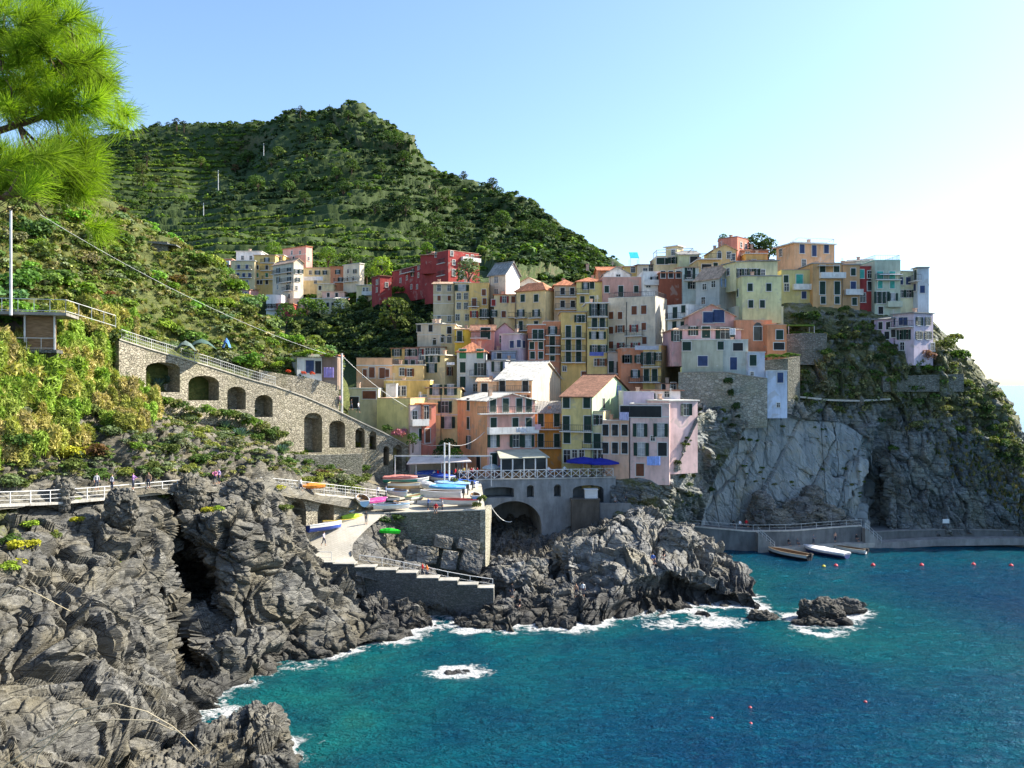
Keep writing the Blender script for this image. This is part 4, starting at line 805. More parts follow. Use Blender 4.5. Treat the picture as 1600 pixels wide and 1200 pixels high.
# ---- houses over the cliff
H('white house with a red stripe under its terrace',1043,1075,487,535,156,WH,'p','D 1055@489;g 1068@483;g 1054,1067@508',d1=153,x2=1120,rc=WH,bal=((1043,1070,499,'k'),),band=(),ext=3,par=1.1)
H('pink gable house with two large slanted windows',1076,1148,494,520,149.5,PK,'s','u 1.9 1.9 1107@496;u 1.9 2.2 1123@494',rc=TP,rh=2.0,D=7,ext=3)
H('pink house with pale hip roof and sun terrace over the grey round house',1050,1158,515,545,147.5,(.60,.36,.35),'h','O .9 1.8 1057@525;O .8 1.5 1083@517;D 1.4 2.0 1103@519;O 1.6 1.9 1133@521',rc=TP,rh=1.6,D=9,ext=3,band=())
H('grey olive house with blue windows on the old stone bastion',1065,1130,532,585,144.5,GO,'f','g 1.4 1.5 1073@541;g 1.0 1.4 1126@540;u 1.6 1.7 1098@564',rc=SW,d1=143,D=7,ext=1.2,ov=.2)
H('pale grey olive wing with a single blue door on the old stone bastion',1130,1169,535,585,143.2,(.48,.50,.44),'p','k 1.6 1.3 1153@542;u .9 1.5 1125@564;U 1.1 2.1 1146@568',rc=SW,d1=142.5,D=8,ext=1.2,par=.4)
H('pale lilac cube house beside the blue door wing',1169,1195,551,594,141.5,(.50,.52,.58),'f','g 1.1 1.8 1176.5@563;d .5 .6 1175@584',rc=SW,D=6,ext=1.,ov=.15)
H('tall pale blue tower house rooted in the cliff',1197,1230,580,644,141,(.50,.55,.64),'f','u 1.0 1.7 1219@590;d .5 .7 1216@633',rc=SW,D=6,ext=1.,ov=.1)
H('orange house with arched door at the cliff edge',1150,1206,505,548,148,SA,'p','A 1.4 2.4 1184@521',rc=TP,D=7,ext=3,par=.5)
H('orange house with two dark windows at the cliff edge',1199,1229,513,546,146,(.62,.25,.12),'p','g 1.2 1.6 1218@523;k 1.8 1.2 1217@541',rc=TP,D=6,ext=2,par=.6)
H('blank pale cream terrace house above the orange cliff houses',1148,1224,484,512,153,(.60,.55,.40),'p','',rc=SW,D=6,ext=3,par=.5)
# ---- lower tiers down to the boat harbour
H('pale blue grey house with orange hip roof and green shutters',714,760,550,618,153,GB,'h','v 1.2 1.7 723,750@553;g 1.0 1.9 723@574;O 1.1 2.2 751@577;g 1.0 2.0 723@597;d 743@606',rc=TR,rh=1.9,bal=((734,762,587,'k'),),ext=4,dp=(759,),D=9)
H('pale blue annexe with open shutters beside the orange hip roof house',760,789,564,622,152.3,(.47,.50,.57),'f','W 1.0 1.8 777@573',d1=151.5,x2=812,rc=SL,ext=4,sw='g 795@573')
H('small blue terrace house behind the pale blue annexe',768,806,549,572,158,(.30,.36,.46),'f','k 780@557',rc=SL,ext=3,bal=((772,806,561,'k'),))
H('yellow row house at the left of the small terrace row',611,632,545,578,165,YE,'f','s .9 1.3 620@551;d 620@567',rc=TB,ext=3)
H('dusky pink row house in the small terrace row',631.5,653,544,578,165.3,(.58,.33,.29),'f','s .8 1.3 635,645@551;g 634,645@568',rc=TB,ext=3)
H('cream row house under the low chimney house',652.5,696,543,578,166,CR,'f','R .8 1.2 656@550;d 659@559;d 668,676,684@549',rc=TB,ext=3)
H('pale yellow house with veranda and green shutters above the tall yellow house',664,695,556,596,157,PY,'f','W 1.0 1.4 673,680@560;W 1.1 1.7 675@575',d1=155,x2=714,rc=SW,sw='n 1.0 1.6 702@580',ov=.7,ext=3)
H('cream cottage with dark green shutters tucked behind the veranda house',655,668,564,590,160,CR,'f','s .9 1.5 660@576',rc=SW,ext=3)
H('peach villa with crenelled roof terrace at the valley mouth',557,613,571,604,152,PE,'p','b 1.0 1.9 581@582;b 1.0 1.9 597@583;b .7 1.4 570,605@583',rc=TP,par=1.3,ext=3,d1=153,ch=(589,),band=(571,))
H('ochre wing with open terrace roof beside the peach villa',612,662,571,606,153.5,(.66,.46,.20),'f','d 628@581;n 640@582',rc=SW,ext=3,rail='k')
H('ochre house with small dark windows above the olive yellow wall',600,672,600,634,145,(.68,.46,.15),'p','d .7 1.6 622,631@611;w .9 .8 664@621',rc=SW,par=.6,ext=3)
H('white cube roof room on the ochre house',603,619,601,626,142.5,WH,'f','',rc=SW,ext=1,D=4,ov=.1)
H('beige garage house with a square dark opening by the stone ramp',540,591,608,652,139.5,(.62,.55,.36),'f','k 2.0 1.9 551@629;b 2.2 1.3 577@617',rc=(.42,.44,.38),ext=3,ov=.1)
H('olive yellow house with blank wall above the arched ramp',589,641,632,690,136.5,(.60,.52,.22),'p','',rc=TP,par=1.0,ext=3,d1=134.5,D=7)
H('white and red house with a corner balcony beside the olive yellow wall',641,660,641,712,134,(.66,.50,.44),'p','d .8 2.0 648@652;g .8 1.9 658@679',d1=135,x2=None,rc=TR,ext=3,par=.8,bal=((641,667,664,'w'),),D=6)
H('brick red corner wing with brown shutters beside the corner balcony',660,681,632,712,134.6,(.58,.20,.14),'f','n .8 2.2 666@645;B .9 2.2 668@681',d1=136,rc=TR,ext=3,D=6)
H('tall pale yellow house with grey green shutters next to the orange gable house',667,720,606,706,140.5,(.68,.58,.28),'m','W 1.0 1.7 681,704@609;s 1.1 1.9 695@636;W 1.1 1.9 700@660',rc=TP,rh=-.9,ext=3,band=(623,648),D=9,dp=(689,))
H('bright orange and pink house with two long balconies facing the harbour',761.5,836,627,738,129.5,(.66,.36,.29),'s','D 1.0 2.1 770,790,811,826@633;D 1.0 2.2 771,805,826@664;W 1.0 1.9 771,825@689;s 1.0 1.9 806@689;g 1.1 2.0 771@718',d1=133,x2=714,lcol=(.80,.42,.22),rc=SW,rh=1.1,lw='g 1.0 1.9 732@632;g 1.0 1.9 732@661;W 1.0 2.0 733@691;k 1.4 2.2 748@724',bal=((746,836,646,'k'),(761,838,677,'w')),ext=3,band=())
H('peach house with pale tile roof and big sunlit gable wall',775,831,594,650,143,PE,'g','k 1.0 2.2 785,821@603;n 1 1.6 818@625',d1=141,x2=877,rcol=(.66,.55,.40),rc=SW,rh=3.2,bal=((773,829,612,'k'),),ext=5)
H('low peach wing with flat tile roof left of the sunlit gable wall',746,776,597,640,142.5,(.70,.42,.25),'m','k 1.0 1.9 757@608',rc=TP,rh=.6,ext=5)
H('small bright orange house with green doors and two balconies',836,878,646,712,136,OR,'m','D .9 2.1 845,870@656;D .9 2.1 845,870@688',rc=SL,rh=1.6,bal=((835,879,670,'k'),(835,878,699,'k')),ext=4)
H('yellow house with brown tile roof and green gable side',877.5,925,620,722,133.5,(.64,.52,.22),'g','g 1.1 1.7 885,917@629;D 1.1 2.2 885,918@661;g 1.1 1.7 886,918@684;d 1.1 2.0 886@713;d .8 1.2 898,909@709',d1=131.5,x2=988,rcol=(.42,.56,.36),rc=TB,rh=3.4,sw='k 1 1.6 943@630;w .9 1.6 966@610',bal=((877,926,673,'k'),),ext=4,dp=(924,))
H('pale yellow extension with corner balconies between the yellow and pink houses',925,943,650,724,132,(.66,.56,.32),'p','s .8 1.5 927@656;d .9 1.4 937@656;D 1.1 2.3 933@689;d .9 2.1 928,939@712',rc=SL,d1=131.5,bal=((911,943,700,'k'),),ext=4,D=7)
H('peach house with propped shutters beside the blue umbrellas',942,983,660,742,131,(.68,.43,.30),'p','p .9 1.7 946,961,976@672;p .9 1.7 946,961,976@700',rc=SW,d1=130,bal=(),ext=.6,D=8,par=.3)
H('pale pink house with dark green shutters at the foot of the cliff',983.5,1046,634,744,130,(.68,.47,.42),'p','W 1.1 2.0 1001,1033@672;W 1.1 2.0 1002@702;k 1.3 2.0 1035@702;k 6.2 1.7 1001@643;d .6 .7 1020@685;B 1.2 1.9 1000@734',d1=128.5,rc=SW,ext=1.2,D=8,par=.3,band=(651,),dp=(984,))  # the wide dark shutter stands in for shade inside the recessed loggia
H('upper pink wing with one shuttered window leaning on the cliff',1046,1090,627,690,129.5,(.66,.46,.43),'f','s 1.0 1.8 1072@640',d1=132,rc=SW,ext=5,D=7)
H('pale lilac roof room over the pink harbour houses',974,1022,616,642,134.5,(.50,.43,.50),'p','',rc=SW,ext=3,D=6,par=.4)
H('white attic with dark flat roof behind the pink harbour houses',1010,1063,611,640,137,(.68,.62,.6),'f','g 1012,1020@621;d .8 .9 1042@616',rc=TB,ext=3,D=7,ov=.8)
H('ochre house tucked under the yellow wing at the cliff foot',1030,1066,600,625,146,(.60,.38,.22),'f','k 1038@606;d 1052@604',rc=TB,ext=3,D=6)
# ------------------------------------------------------------------ walls, paths, steps, quays
def resample(pts, step):
    pts = [Vector(p) for p in pts]; seg = [0]
    for a, b in zip(pts, pts[1:]): seg.append(seg[-1]+(b-a).length)
    n = max(2, int(seg[-1]/step)+1); out = []
    for k in range(n):
        s = seg[-1]*k/(n-1); i = max(j for j in range(len(seg)) if seg[j] <= s+1e-6); i = min(i, len(pts)-2)
        out.append(pts[i].lerp(pts[i+1], (s-seg[i])/max(1e-6, seg[i+1]-seg[i])))
    return out
def pierced_wall(name, top, bottom, openings, mat, label, cat, depth=1.6, thick=.8, step=.3, color=None, coping=None, group=None, rough=0.0):
    """top, bottom: photo polylines (x,y,d) sharing their ground line; openings: (x0,x1,ytop,ybottom,arch) in photo pixels, arch = rise as share of width"""
    T = [P(*t) for t in top]; g = [Vector((t.x, t.y, 0)) for t in T]
    seg = np.r_[0, np.cumsum([(b-a).length for a, b in zip(g, g[1:])])]
    tx = [t[0] for t in top]
    def s_of(px): return float(np.interp(px, tx, seg))
    bs = [s_of(b[0]) for b in bottom]; bz = [ZP(b[1], b[2]) for b in bottom]
    ops = []
    for x0, x1, y0, y1, ar, *dp in openings:
        s0, s1 = s_of(x0), s_of(x1); xm = (x0+x1)/2; d = float(np.interp(xm, tx, [t[2] for t in top])); ops.append((s0, s1, ZP(y0, d), ZP(y1, d), ar*(s1-s0), dp[0] if dp else depth))
    ss = sorted(set(np.round(np.r_[np.arange(0, seg[-1], step), seg[-1], [q for o in ops for q in (o[0], o[1])], [o[0]+(o[1]-o[0])*k/12 for o in ops for k in range(13)]], 3)))
    px_ = lambda s: Vector((np.interp(s, seg, [q.x for q in g]), np.interp(s, seg, [q.y for q in g]), 0))
    zt = lambda s: float(np.interp(s, seg, [t.z for t in T])); zb = lambda s: float(np.interp(s, bs, bz))
    def nrm(s):
        a, b = px_(max(0, s-.4)), px_(min(seg[-1], s+.4)); e = (b-a).normalized(); n = Vector((-e.y, e.x, 0)); return n if n.y > 0 else -n      # into the hill
    def arch(o, s):
        c = (o[0]+o[1])/2; w = (o[1]-o[0])/2; return o[2]-o[4]*(1-math.sqrt(max(0, 1-((s-c)/w)**2)))
    m = MB(); ve = lambda s, z, dd: tuple(px_(s)+nrm(s)*dd+Vector((0, 0, z)))
    quad = lambda *v: m.add(v, [(0, 1, 2, 3)])
    for a, b in zip(ss, ss[1:]):
        mid = (a+b)/2; inn = sorted([o for o in ops if o[0]-1e-3 <= mid <= o[1]+1e-3], key=lambda o: o[3])
        za, zb_ = zb(a), zb(b)
        for o in inn:
            lo = max(o[3], 0*za); quad(ve(a, za, 0), ve(b, zb_, 0), ve(b, max(lo, zb_), 0), ve(a, max(lo, za), 0))
            ha, hb = arch(o, a), arch(o, b)
            dp = o[5]; quad(ve(a, o[3], dp), ve(b, o[3], dp), ve(b, hb, dp), ve(a, ha, dp)); quad(ve(a, ha, 0), ve(b, hb, 0), ve(b, hb, dp), ve(a, ha, dp)); quad(ve(a, o[3], 0), ve(b, o[3], 0), ve(b, o[3], dp), ve(a, o[3], dp))
            za, zb_ = ha, hb
        quad(ve(a, za, 0), ve(b, zb_, 0), ve(b, zt(b), 0), ve(a, zt(a), 0)); quad(ve(a, zt(a), 0), ve(b, zt(b), 0), ve(b, zt(b), thick), ve(a, zt(a), thick))
        quad(ve(a, zt(a), thick), ve(b, zt(b), thick), ve(b, zt(b)-1.2, thick), ve(a, zt(a)-1.2, thick))
    for o in ops:
        for s in (o[0], o[1]): quad(ve(s, o[3], 0), ve(s, arch(o, s), 0), ve(s, arch(o, s), o[5]), ve(s, o[3], o[5]))
    for s in (0, seg[-1]): quad(ve(s, zb(s), 0), ve(s, zt(s), 0), ve(s, zt(s), thick), ve(s, zb(s), thick))
    org = px_(0)+Vector((0, 0, zb(0))); m.v = [tuple(Vector(v)-org) for v in m.v]
    root = empty(name, org); tag(root, label, cat, group)
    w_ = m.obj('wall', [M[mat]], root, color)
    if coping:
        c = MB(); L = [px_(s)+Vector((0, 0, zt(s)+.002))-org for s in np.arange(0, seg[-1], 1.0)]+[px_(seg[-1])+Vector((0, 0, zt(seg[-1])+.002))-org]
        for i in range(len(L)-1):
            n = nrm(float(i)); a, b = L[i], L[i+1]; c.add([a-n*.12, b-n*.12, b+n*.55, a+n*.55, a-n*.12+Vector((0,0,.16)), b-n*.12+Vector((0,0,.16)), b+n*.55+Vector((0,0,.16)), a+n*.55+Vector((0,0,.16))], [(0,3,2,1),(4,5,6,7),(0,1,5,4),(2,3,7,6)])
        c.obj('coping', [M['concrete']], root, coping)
    return root
def railing(label, pts, h=1.05, sp=1.6, mat='metal_rail', bars=3, name='railing', w=.055, cross=False, infill=0, group=None):
    V = [Vector(p) for p in pts]; org = V[0]; rs = resample([v-org for v in V], sp); up = Vector((0, 0, h)); root = empty(name, org); tag(root, label, 'railing', group)
    m = MB(); m.bar((0, 0, -.25), up, w*1.15); pm = withmats(m, 'post', [M[mat]])
    for q in rs: child('post', pm, root, q)
    m = MB()
    for a, b in zip(rs, rs[1:]):
        for k in range(bars): z = Vector((0, 0, h*(1-k/bars))); m.bar(a+z, b+z, w*(1.1 if k == 0 else .6))
        if cross: m.bar(a+Vector((0, 0, .08)), b+up*.95, w*.8); m.bar(a+up*.95, b+Vector((0, 0, .08)), w*.8)
        if infill:
            n = int((b-a).length/infill)
            for k in range(1, n): q = a.lerp(b, k/n); m.bar(q+Vector((0, 0, .1)), q+up*.97, .022)
    o = m.obj('rail', [M[mat]], root)
    return root
def strip(name, outer, width, th, mat, color, kind='structure', label=None, cat=None):
    V = resample(outer, 1.0); m = MB()
    pr = None
    for i, p in enumerate(V):
        e = (V[min(i+1, len(V)-1)]-V[max(0, i-1)]); n = Vector((-e.y, e.x, 0)).normalized(); n = n if n.y > -.2 else -n
        c = [p, p+n*width, p+n*width-Vector((0, 0, th)), p-Vector((0, 0, th))]
        if pr: m.add(pr+c, [(0, 4, 5, 1), (3, 2, 6, 7), (0, 3, 7, 4), (1, 5, 6, 2)])
        pr = c
    o = m.obj(name, [M[mat]], None, color); tag(o, label, cat, None, kind); return o
# upper path on its arcaded wall
WT = [(186,531,101.6),(230,545,105),(285,561,109),(330,574,113),(370,587,116),(400,596,118),(430,604,120),(480,622,124),(530,644,128),(565,661,130.3),(600,677,132),(640,699,134.5),(674,716,136.6)]
WB = [(186,670,101.6),(285,690,109),(370,705,116),(430,715,120),(480,750,124),(565,760,130.3),(600,745,132),(640,750,134.5),(674,752,136.6)]
pierced_wall('retaining_wall', WT, WB, [(228,281,566,613,.16),(294,342,587,626,.2),(355,384,604,640,.3),(398,426,617,652,.35),(475,503,645,708,.3),(514,539,657,700,.3),(555,570,668,700,.5),(577,588,674,703,.5),(599,608,697,728,.5),(614,628,695,735,.5),(634,650,707,735,.5)],
  'stone_wall', 'long arcaded stone wall carrying the upper path down to the harbour', 'stone wall', 2.6, .8, .3, None, (.50, .46, .38))
strip('path', [P(x, y, d+.9)+Vector((0, 0, -.35)) for x, y, d in WT], 3.4, .2, 'paving', (.42, .39, .33)).name = 'upper_path'
railing('grey metal railing along the upper path above the arches', [P(x, y-1, d+.35) for x, y, d in [(190,532,101.9)]+WT[1:7]], 1.25, 2.1, 'metal_rail', 3, infill=.3)
pierced_wall('retaining_wall', [(462,711,117.6),(500,711,119.5),(540,710,121.3),(566,709,122.6)], [(462,760,117.6),(540,765,121.3),(566,765,122.6)], [], 'grey_stone_wall', 'short stone wall on the rocks under the two tall blind arches', 'stone wall', 1, .8)
pierced_wall('retaining_wall', [(425,768,100.5),(460,769,104.2),(500,773,107.3),(550,778,112.6),(604,784,118)], [(425,850,100.5),(460,850,104.2),(500,840,107.3),(550,830,112.6),(604,815,118)], [(452,478,781,848,.5),(496,521,782,838,.5)], 'stone_wall', 'stone wall under the lower path with two dark round arches behind the boats', 'stone wall', 2.5, .8, .3, None, (.48, .45, .38))
LP = [(-200,797,67.8),(0,789.5,75.2),(90,785.5,79),(160,779.5,82.4),(230,772.5,87.3),(300,765.5,91.3),(330,762,93.5),(400,763,100),(440,766,102.4),(500,772,107.1),(550,777,112.3),(604,783,117.8)]
strip('lower_path', [P(*q)+Vector((0, 0, .05)) for q in LP], 2.6, .22, 'paving', (.52, .5, .45))
railing('white painted railing along the lower cliff path', [P(x, y-1, d+.12) for x, y, d in LP[:6]], 1.12, 1.65, 'white_paint', 3, w=.06)
railing('white railing of the lower path above the two dark round arches', [P(x, y-2, d+.12) for x, y, d in LP[7:]], 1.2, 1.9, 'white_paint', 3, w=.055, infill=.5)
pierced_wall('retaining_wall', [(322,764,92.6),(350,763,94.3),(388,762,97.4)], [(322,800,92.6),(388,800,97.4)], [], 'grey_stone_wall', 'low dark stone parapet on the lower path above the rock chasm', 'stone wall', 1, .6)
# boat ramp and harbour platform
rp = [[(640,748,131),(690,748,131),(745,748,131)],[(604,758,124.5),(680,758,125),(752,757,125.5)],[(592,783,118.2),(670,787,116.5),(757,790,114)],[(572,797,114.2),(640,800,112.9),(757,799,111.9)]]
def paved(name, rows, nx, ny, mat, color, lift=0):
    g = loft(rows, nx, ny); ginit(g); g.V[..., 2] += lift; o = gmesh(g, name, [M[mat]], True); o.color = (*color, 1); tag(o, kind='structure'); return g
ramp_top = paved('boat_square', rp, 60, 50, 'paving', (.50, .46, .38))
rr = [[(560,795,114.6),(585,797,114.3),(606,802,112.8)],[(528,803,112.3),(560,808,111.2),(590,813,110.3)],[(493,818,109.6),(530,822,108.9),(572,828,108)],[(470,842,106.7),(510,845,105.9),(552,850,105)],[(459,866,103.6),(500,868,103.2),(552,871,102.8)],[(452,880,101.6),(500,880.5,101.5),(560,881,101.4)]]
ramp = paved('boat_ramp', rr, 70, 70, 'paving', (.52, .48, .40), .03)
hl = [[(566,832,107.7),(606,803,112.6),(625,804,112.5)],[(548,851,104.9),(600,835,109.5),(640,850,110.8)],[(549,870,102.8),(600,865,106),(655,880,108)],[(556,882,101.5),(610,895,102.2),(690,905,104)],[(556,900,100),(640,920,100.5),(720,930,101)]]
g = loft(hl, 110, 90); ginit(g); rockify(g, .3, .5, 2.4, .3, .9, .15, (.3, -.3, .9), 131, .25+.75*smooth01(g.pix[..., 0], 575, 630)); gmesh(g, 'hollow', [M['shore_rock']], False); tag(COL.objects['hollow'], kind='structure')
g = loft([[(440,858,104.2),(500,858,104.8),(560,800,115)],[(440,880,101.7),(500,890,101.4),(570,890,101.3)],[(440,940,98),(500,950,98.6),(570,950,99)]], 60, 40); ginit(g); g.V[..., 2] -= .5; rockify(g, .2, .5, 2, .3, .9, .2, seed=133, mask=smooth01(g.pix[..., 1], 880, 900)); gmesh(g, 'ramp_footing', [M['shore_rock']], False); tag(COL.objects['ramp_footing'], kind='structure')
pierced_wall('quay_wall', [(600,803,112.5),(660,801,112.2),(720,799,111.9),(758,797.5,111.6)], [(600,870,112.5),(758,930,111.6)], [], 'grey_stone_wall', 'rough stone quay wall with a sunlit top edge under the boat square', 'stone wall', 1, .7, .4, None, (.5, .47, .4))
pierced_wall('quay_wall', [(758.5,797.5,111.5),(764,792,118),(768,789,125.5)], [(758.5,930,111.5),(768,900,125.5)], [], 'pale_stone_wall', 'narrow sunlit end of the quay wall facing the dark arch', 'stone wall', 1, .7, .4)  # same wall in paler stone: sunlight on this end put into the colour
# steps from the ramp to the water
st = [(452,520,879.5),(520,554,882),(554,586,887),(586,619,891.5),(619,651,896),(651,685,904),(685,715,908),(715,746,914.5),(746,771,919.5)]
root = empty('concrete_steps', P(452, 960, 101.3)); tag(root, 'stepped grey concrete landing going down to the rocks and the sea', 'steps')
for i, (x0, x1, y) in enumerate(st):
    d = 101.2-.3*i; a = P(x0, y, d); b_ = P(x1, y, d-.3); org = root.location; m = MB()
    bk = Vector((.1, 1.5, 0)); z0 = -.5
    v = [a, b_, b_+bk, a+bk]; vs = [Vector((q.x, q.y, z0))-org for q in v]+[Vector((q.x, q.y, a.z))-org for q in v]
    m.add(vs, [(0,3,2,1),(4,5,6,7),(0,1,5,4),(1,2,6,5),(2,3,7,6),(3,0,4,7)]); m.obj('step', [M['dark_masonry']], root)
    v = [a+Vector((-.0, -.06, .002)), b_+Vector((0, -.06, .002)), b_+bk+Vector((0, 0, .002)), a+bk+Vector((0, 0, .002))]; v = [q-org for q in v]; m = MB(); m.slab([tuple(q+Vector((0, 0, .1))) for q in v], .1); m.obj('tread', [M['concrete']], root, (.42, .4, .35))
sp = [P(562, 882, 102.8), P(600, 887, 102.6), P(648, 897, 102), P(715, 912, 101), P(770, 920, 100.2)]
railing('thin white railing beside the concrete steps', sp, 1.15, 2.4, 'white_paint', 2, w=.06)
railing('short white rail frame at the lower end of the boat ramp', [P(489, 879, 101.9), P(518, 879.5, 101.9)], 1.3, 2.4, 'white_paint', 2, w=.06)
# terrace of the harbour restaurants over the stream arch
TW = [(741,750,126),(800,749.5,127.2),(880,748,128.6),(962,746,130)]
pierced_wall('harbour_terrace', TW, [(741,900,126),(962,880,130)], [(757,846,783,900,.42,9),(756.5,803,761,777.5,.08,3),(823,834,758,777,.4,2),(865.5,876.5,757,776,.4,2),(895,943,758,786,.14,3)], 'concrete', 'streaked grey concrete terrace wall with a great dark arch and small openings', 'terrace wall', 6, 1.0, .4, (.27, .28, .28), (.5, .48, .43))
paved('piazza', [[(690,742,139),(820,741,139.5),(975,740,140)],[(700,748,128),(820,748.3,128),(964,746,130.3)]], 20, 10, 'paving', (.46, .43, .38), .16)
railing('wooden cross braced railing along the harbour terrace', [P(718,750,126.3), P(741,748.3,126.3), P(800,747.8,127.5), P(880,746.3,128.9), P(958,744.4,130.2)], 1.25, 1.27, 'white_paint', 1, cross=True, w=.085)
m = MB(); a = P(893, 782, 127.2); b_ = P(936, 782, 127.8); m.box(0, b_.x-a.x, 0, 2.5, -7, 0); m.box(-.12, b_.x-a.x+.12, -.12, 2.5, .002, .22)
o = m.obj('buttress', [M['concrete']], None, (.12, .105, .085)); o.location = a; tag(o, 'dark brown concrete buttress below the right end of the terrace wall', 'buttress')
m = MB(); a = P(937, 789, 127.5); b_ = P(985, 796, 127.9); m.box(0, b_.x-a.x, 0, 3, -5, 0); m.box(0, b_.x-a.x, -.05, .1, .002, .3)
o = m.obj('landing', [M['concrete']], None, (.22, .225, .22)); o.location = a; tag(o, 'grey concrete landing between the buttress and the pale rock', 'landing')
m = MB(); a = P(914, 784, 127.9); m.box(0, 1.9, 0, 1.4, 0, 1.75); m.box(-.1, 2., -.1, 1.5, 1.753, 1.86); m.box(.2, 1.7, -.03, 0, .15, .9)
o = m.obj('kiosk', [M['white_paint']]); o.location = a; tag(o, 'small white box kiosk in the wide opening of the terrace wall', 'kiosk')
# stream bed below the arch
g = loft([[(720,830,136),(800,800,138),(870,830,136),(960,800,133)],[(740,870,122),(800,840,128),(860,840,127),(980,800,130)],[(740,900,116),(800,880,118),(850,880,116),(990,810,124)],[(740,915,112),(800,905,111),(860,905,111),(990,850,116)]], 110, 80); ginit(g); rockify(g, .5, .8, 2.6, .4, 1., .2, seed=141); gmesh(g, 'stream_bed', [M['shore_rock']], False); tag(COL.objects['stream_bed'], kind='structure')
# old bastion under the grey houses and garden walls beside it
pierced_wall('bastion', [(1060,583,144),(1100,582,142.8),(1135,582,142),(1170,588,141.3),(1199,592,140.8)], [(1060,680,144),(1135,670,142),(1199,668,140.8)], [], 'pale_stone_wall', 'pale old stone bastion under the grey olive houses', 'stone wall', 1, 1, .5, None, (.33, .31, .26))
pierced_wall('garden_wall', [(1196,563,144.2),(1230,560,144.6),(1250,557,146.5)], [(1196,620,144.2),(1250,635,146.5)], [], 'grey_stone_wall', 'grey garden wall with a hedge on top right of the pale blue tower', 'stone wall', 1, 1, .5)
pierced_wall('garden_wall', [(1228,522,149.2),(1260,520,149.4),(1292,521,149.8)], [(1228,570,149.2),(1292,570,149.8)], [], 'grey_stone_wall', 'grey terrace wall under the vine pergola on the headland', 'stone wall', 1, 1, .5)
pierced_wall('garden_wall', [(1380,588,147.2),(1440,586,146.8),(1506,584,146.6)], [(1380,612,147.2),(1506,612,146.6)], [], 'grey_stone_wall', 'low terrace wall in front of the lilac villa garden', 'stone wall', 1, .8, .5)
pierced_wall('garden_wall', [(405,578,121.5),(440,584,123.4),(490,592,126),(530,603,128.6)], [(405,640,121.5),(530,660,128.6)], [], 'stone_wall', 'upper garden wall of pale stones under the white garden cottage', 'stone wall', 1, 1.5, .5)
g = loft([[(950,745,133),(1000,738,132),(1050,740,132)],[(953,752,130.5),(1000,748,129.4),(1052,755,129)],[(955,780,128.6),(1000,780,128),(1050,785,128.6)],[(958,812,127.4),(1010,815,126),(1050,825,127)]], 90, 70); ginit(g); rockify(g, .5, .7, 2.6, .4, 1., .1, seed=145, mask=smooth01(g.pix[..., 1], 745, 770)); gmesh(g, 'bank', [M['headland_rock']], False, {'veg': g.pix[..., 0]*0+.45}); tag(COL.objects['bank'], kind='structure')
# headland walk and landing stage
strip('headland_walk', [P(1232,617,146.8), P(1300,624,146.8), P(1345,625,146.6), P(1392,622,147)], 1.5, .3, 'concrete', (.55, .5, .42))
HQ = [(1070,822,139.5),(1110,826,138.8),(1170,831,138.2),(1240,830,139),(1300,825,140.5),(1346,822,141.5)]
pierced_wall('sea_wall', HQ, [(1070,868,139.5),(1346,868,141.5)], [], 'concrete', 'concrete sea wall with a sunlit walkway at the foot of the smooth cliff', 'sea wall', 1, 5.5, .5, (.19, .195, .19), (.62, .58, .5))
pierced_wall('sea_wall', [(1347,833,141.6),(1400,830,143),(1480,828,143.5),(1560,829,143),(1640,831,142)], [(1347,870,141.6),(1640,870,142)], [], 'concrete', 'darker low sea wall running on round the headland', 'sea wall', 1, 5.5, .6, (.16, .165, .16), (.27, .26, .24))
strip('landing_stage', [P(1205,858,136.6), P(1260,855,137.4), P(1320,851,139), P(1376,848,140.2)], 2.2, .7, 'concrete', (.45, .42, .36))
strip('quay_ledge', [P(1376,848,140.2), P(1460,843,141), P(1560,841.5,140.5), P(1660,841,139.5)], 2.2, 1.1, 'concrete', (.3, .29, .27))
railing('thin railing on the sunlit walkway under the smooth cliff', [P(x, y-1, d+.3) for x, y, d in HQ], 1.0, 2.6, 'metal_rail', 2, w=.05)
for x, y, d, lb in ((1181,831,138,'stone stairs from the walkway down to the moored black boat'), (1347,824,141.3,'railed stairs from the end of the walkway down to the landing stage')):
    root = empty('stairs', P(x, y, d)); tag(root, lb, 'stairs')
    m = MB()
    for k in range(8): m.box(k*.33, k*.33+.34, -1.3, -.02, -3.4, -.3*k-.02)
    m.obj('flight', [M['concrete']], root, (.34, .33, .3))
    m = MB()
    for yy in (-1.3,):
        for k in range(0, 9, 2): q = Vector((k*.33, yy, -.3*k)); m.bar(q, q+Vector((0, 0, .95)), .05)
        for z in (.95, .5): m.bar((0, yy, z), (2.7, yy, z-2.45), .06)
    m.obj('handrail', [M['metal_rail']], root)
# white notice board on the cliff foot
m = MB(); m.box(-.55, .55, -.03, .03, .9, 1.6); 
root = empty('notice_board', P(1478, 826, 141.8)); tag(root, 'small white notice board at the foot of the dark headland cliff', 'notice board'); m.obj('board', [M['white_paint']], root)
m = MB(); m.bar((-.4, .06, 0), (-.4, .06, 1.6), .06); m.bar((.4, .06, 0), (.4, .06, 1.6), .06); m.obj('post', [M['dark_metal']], root)
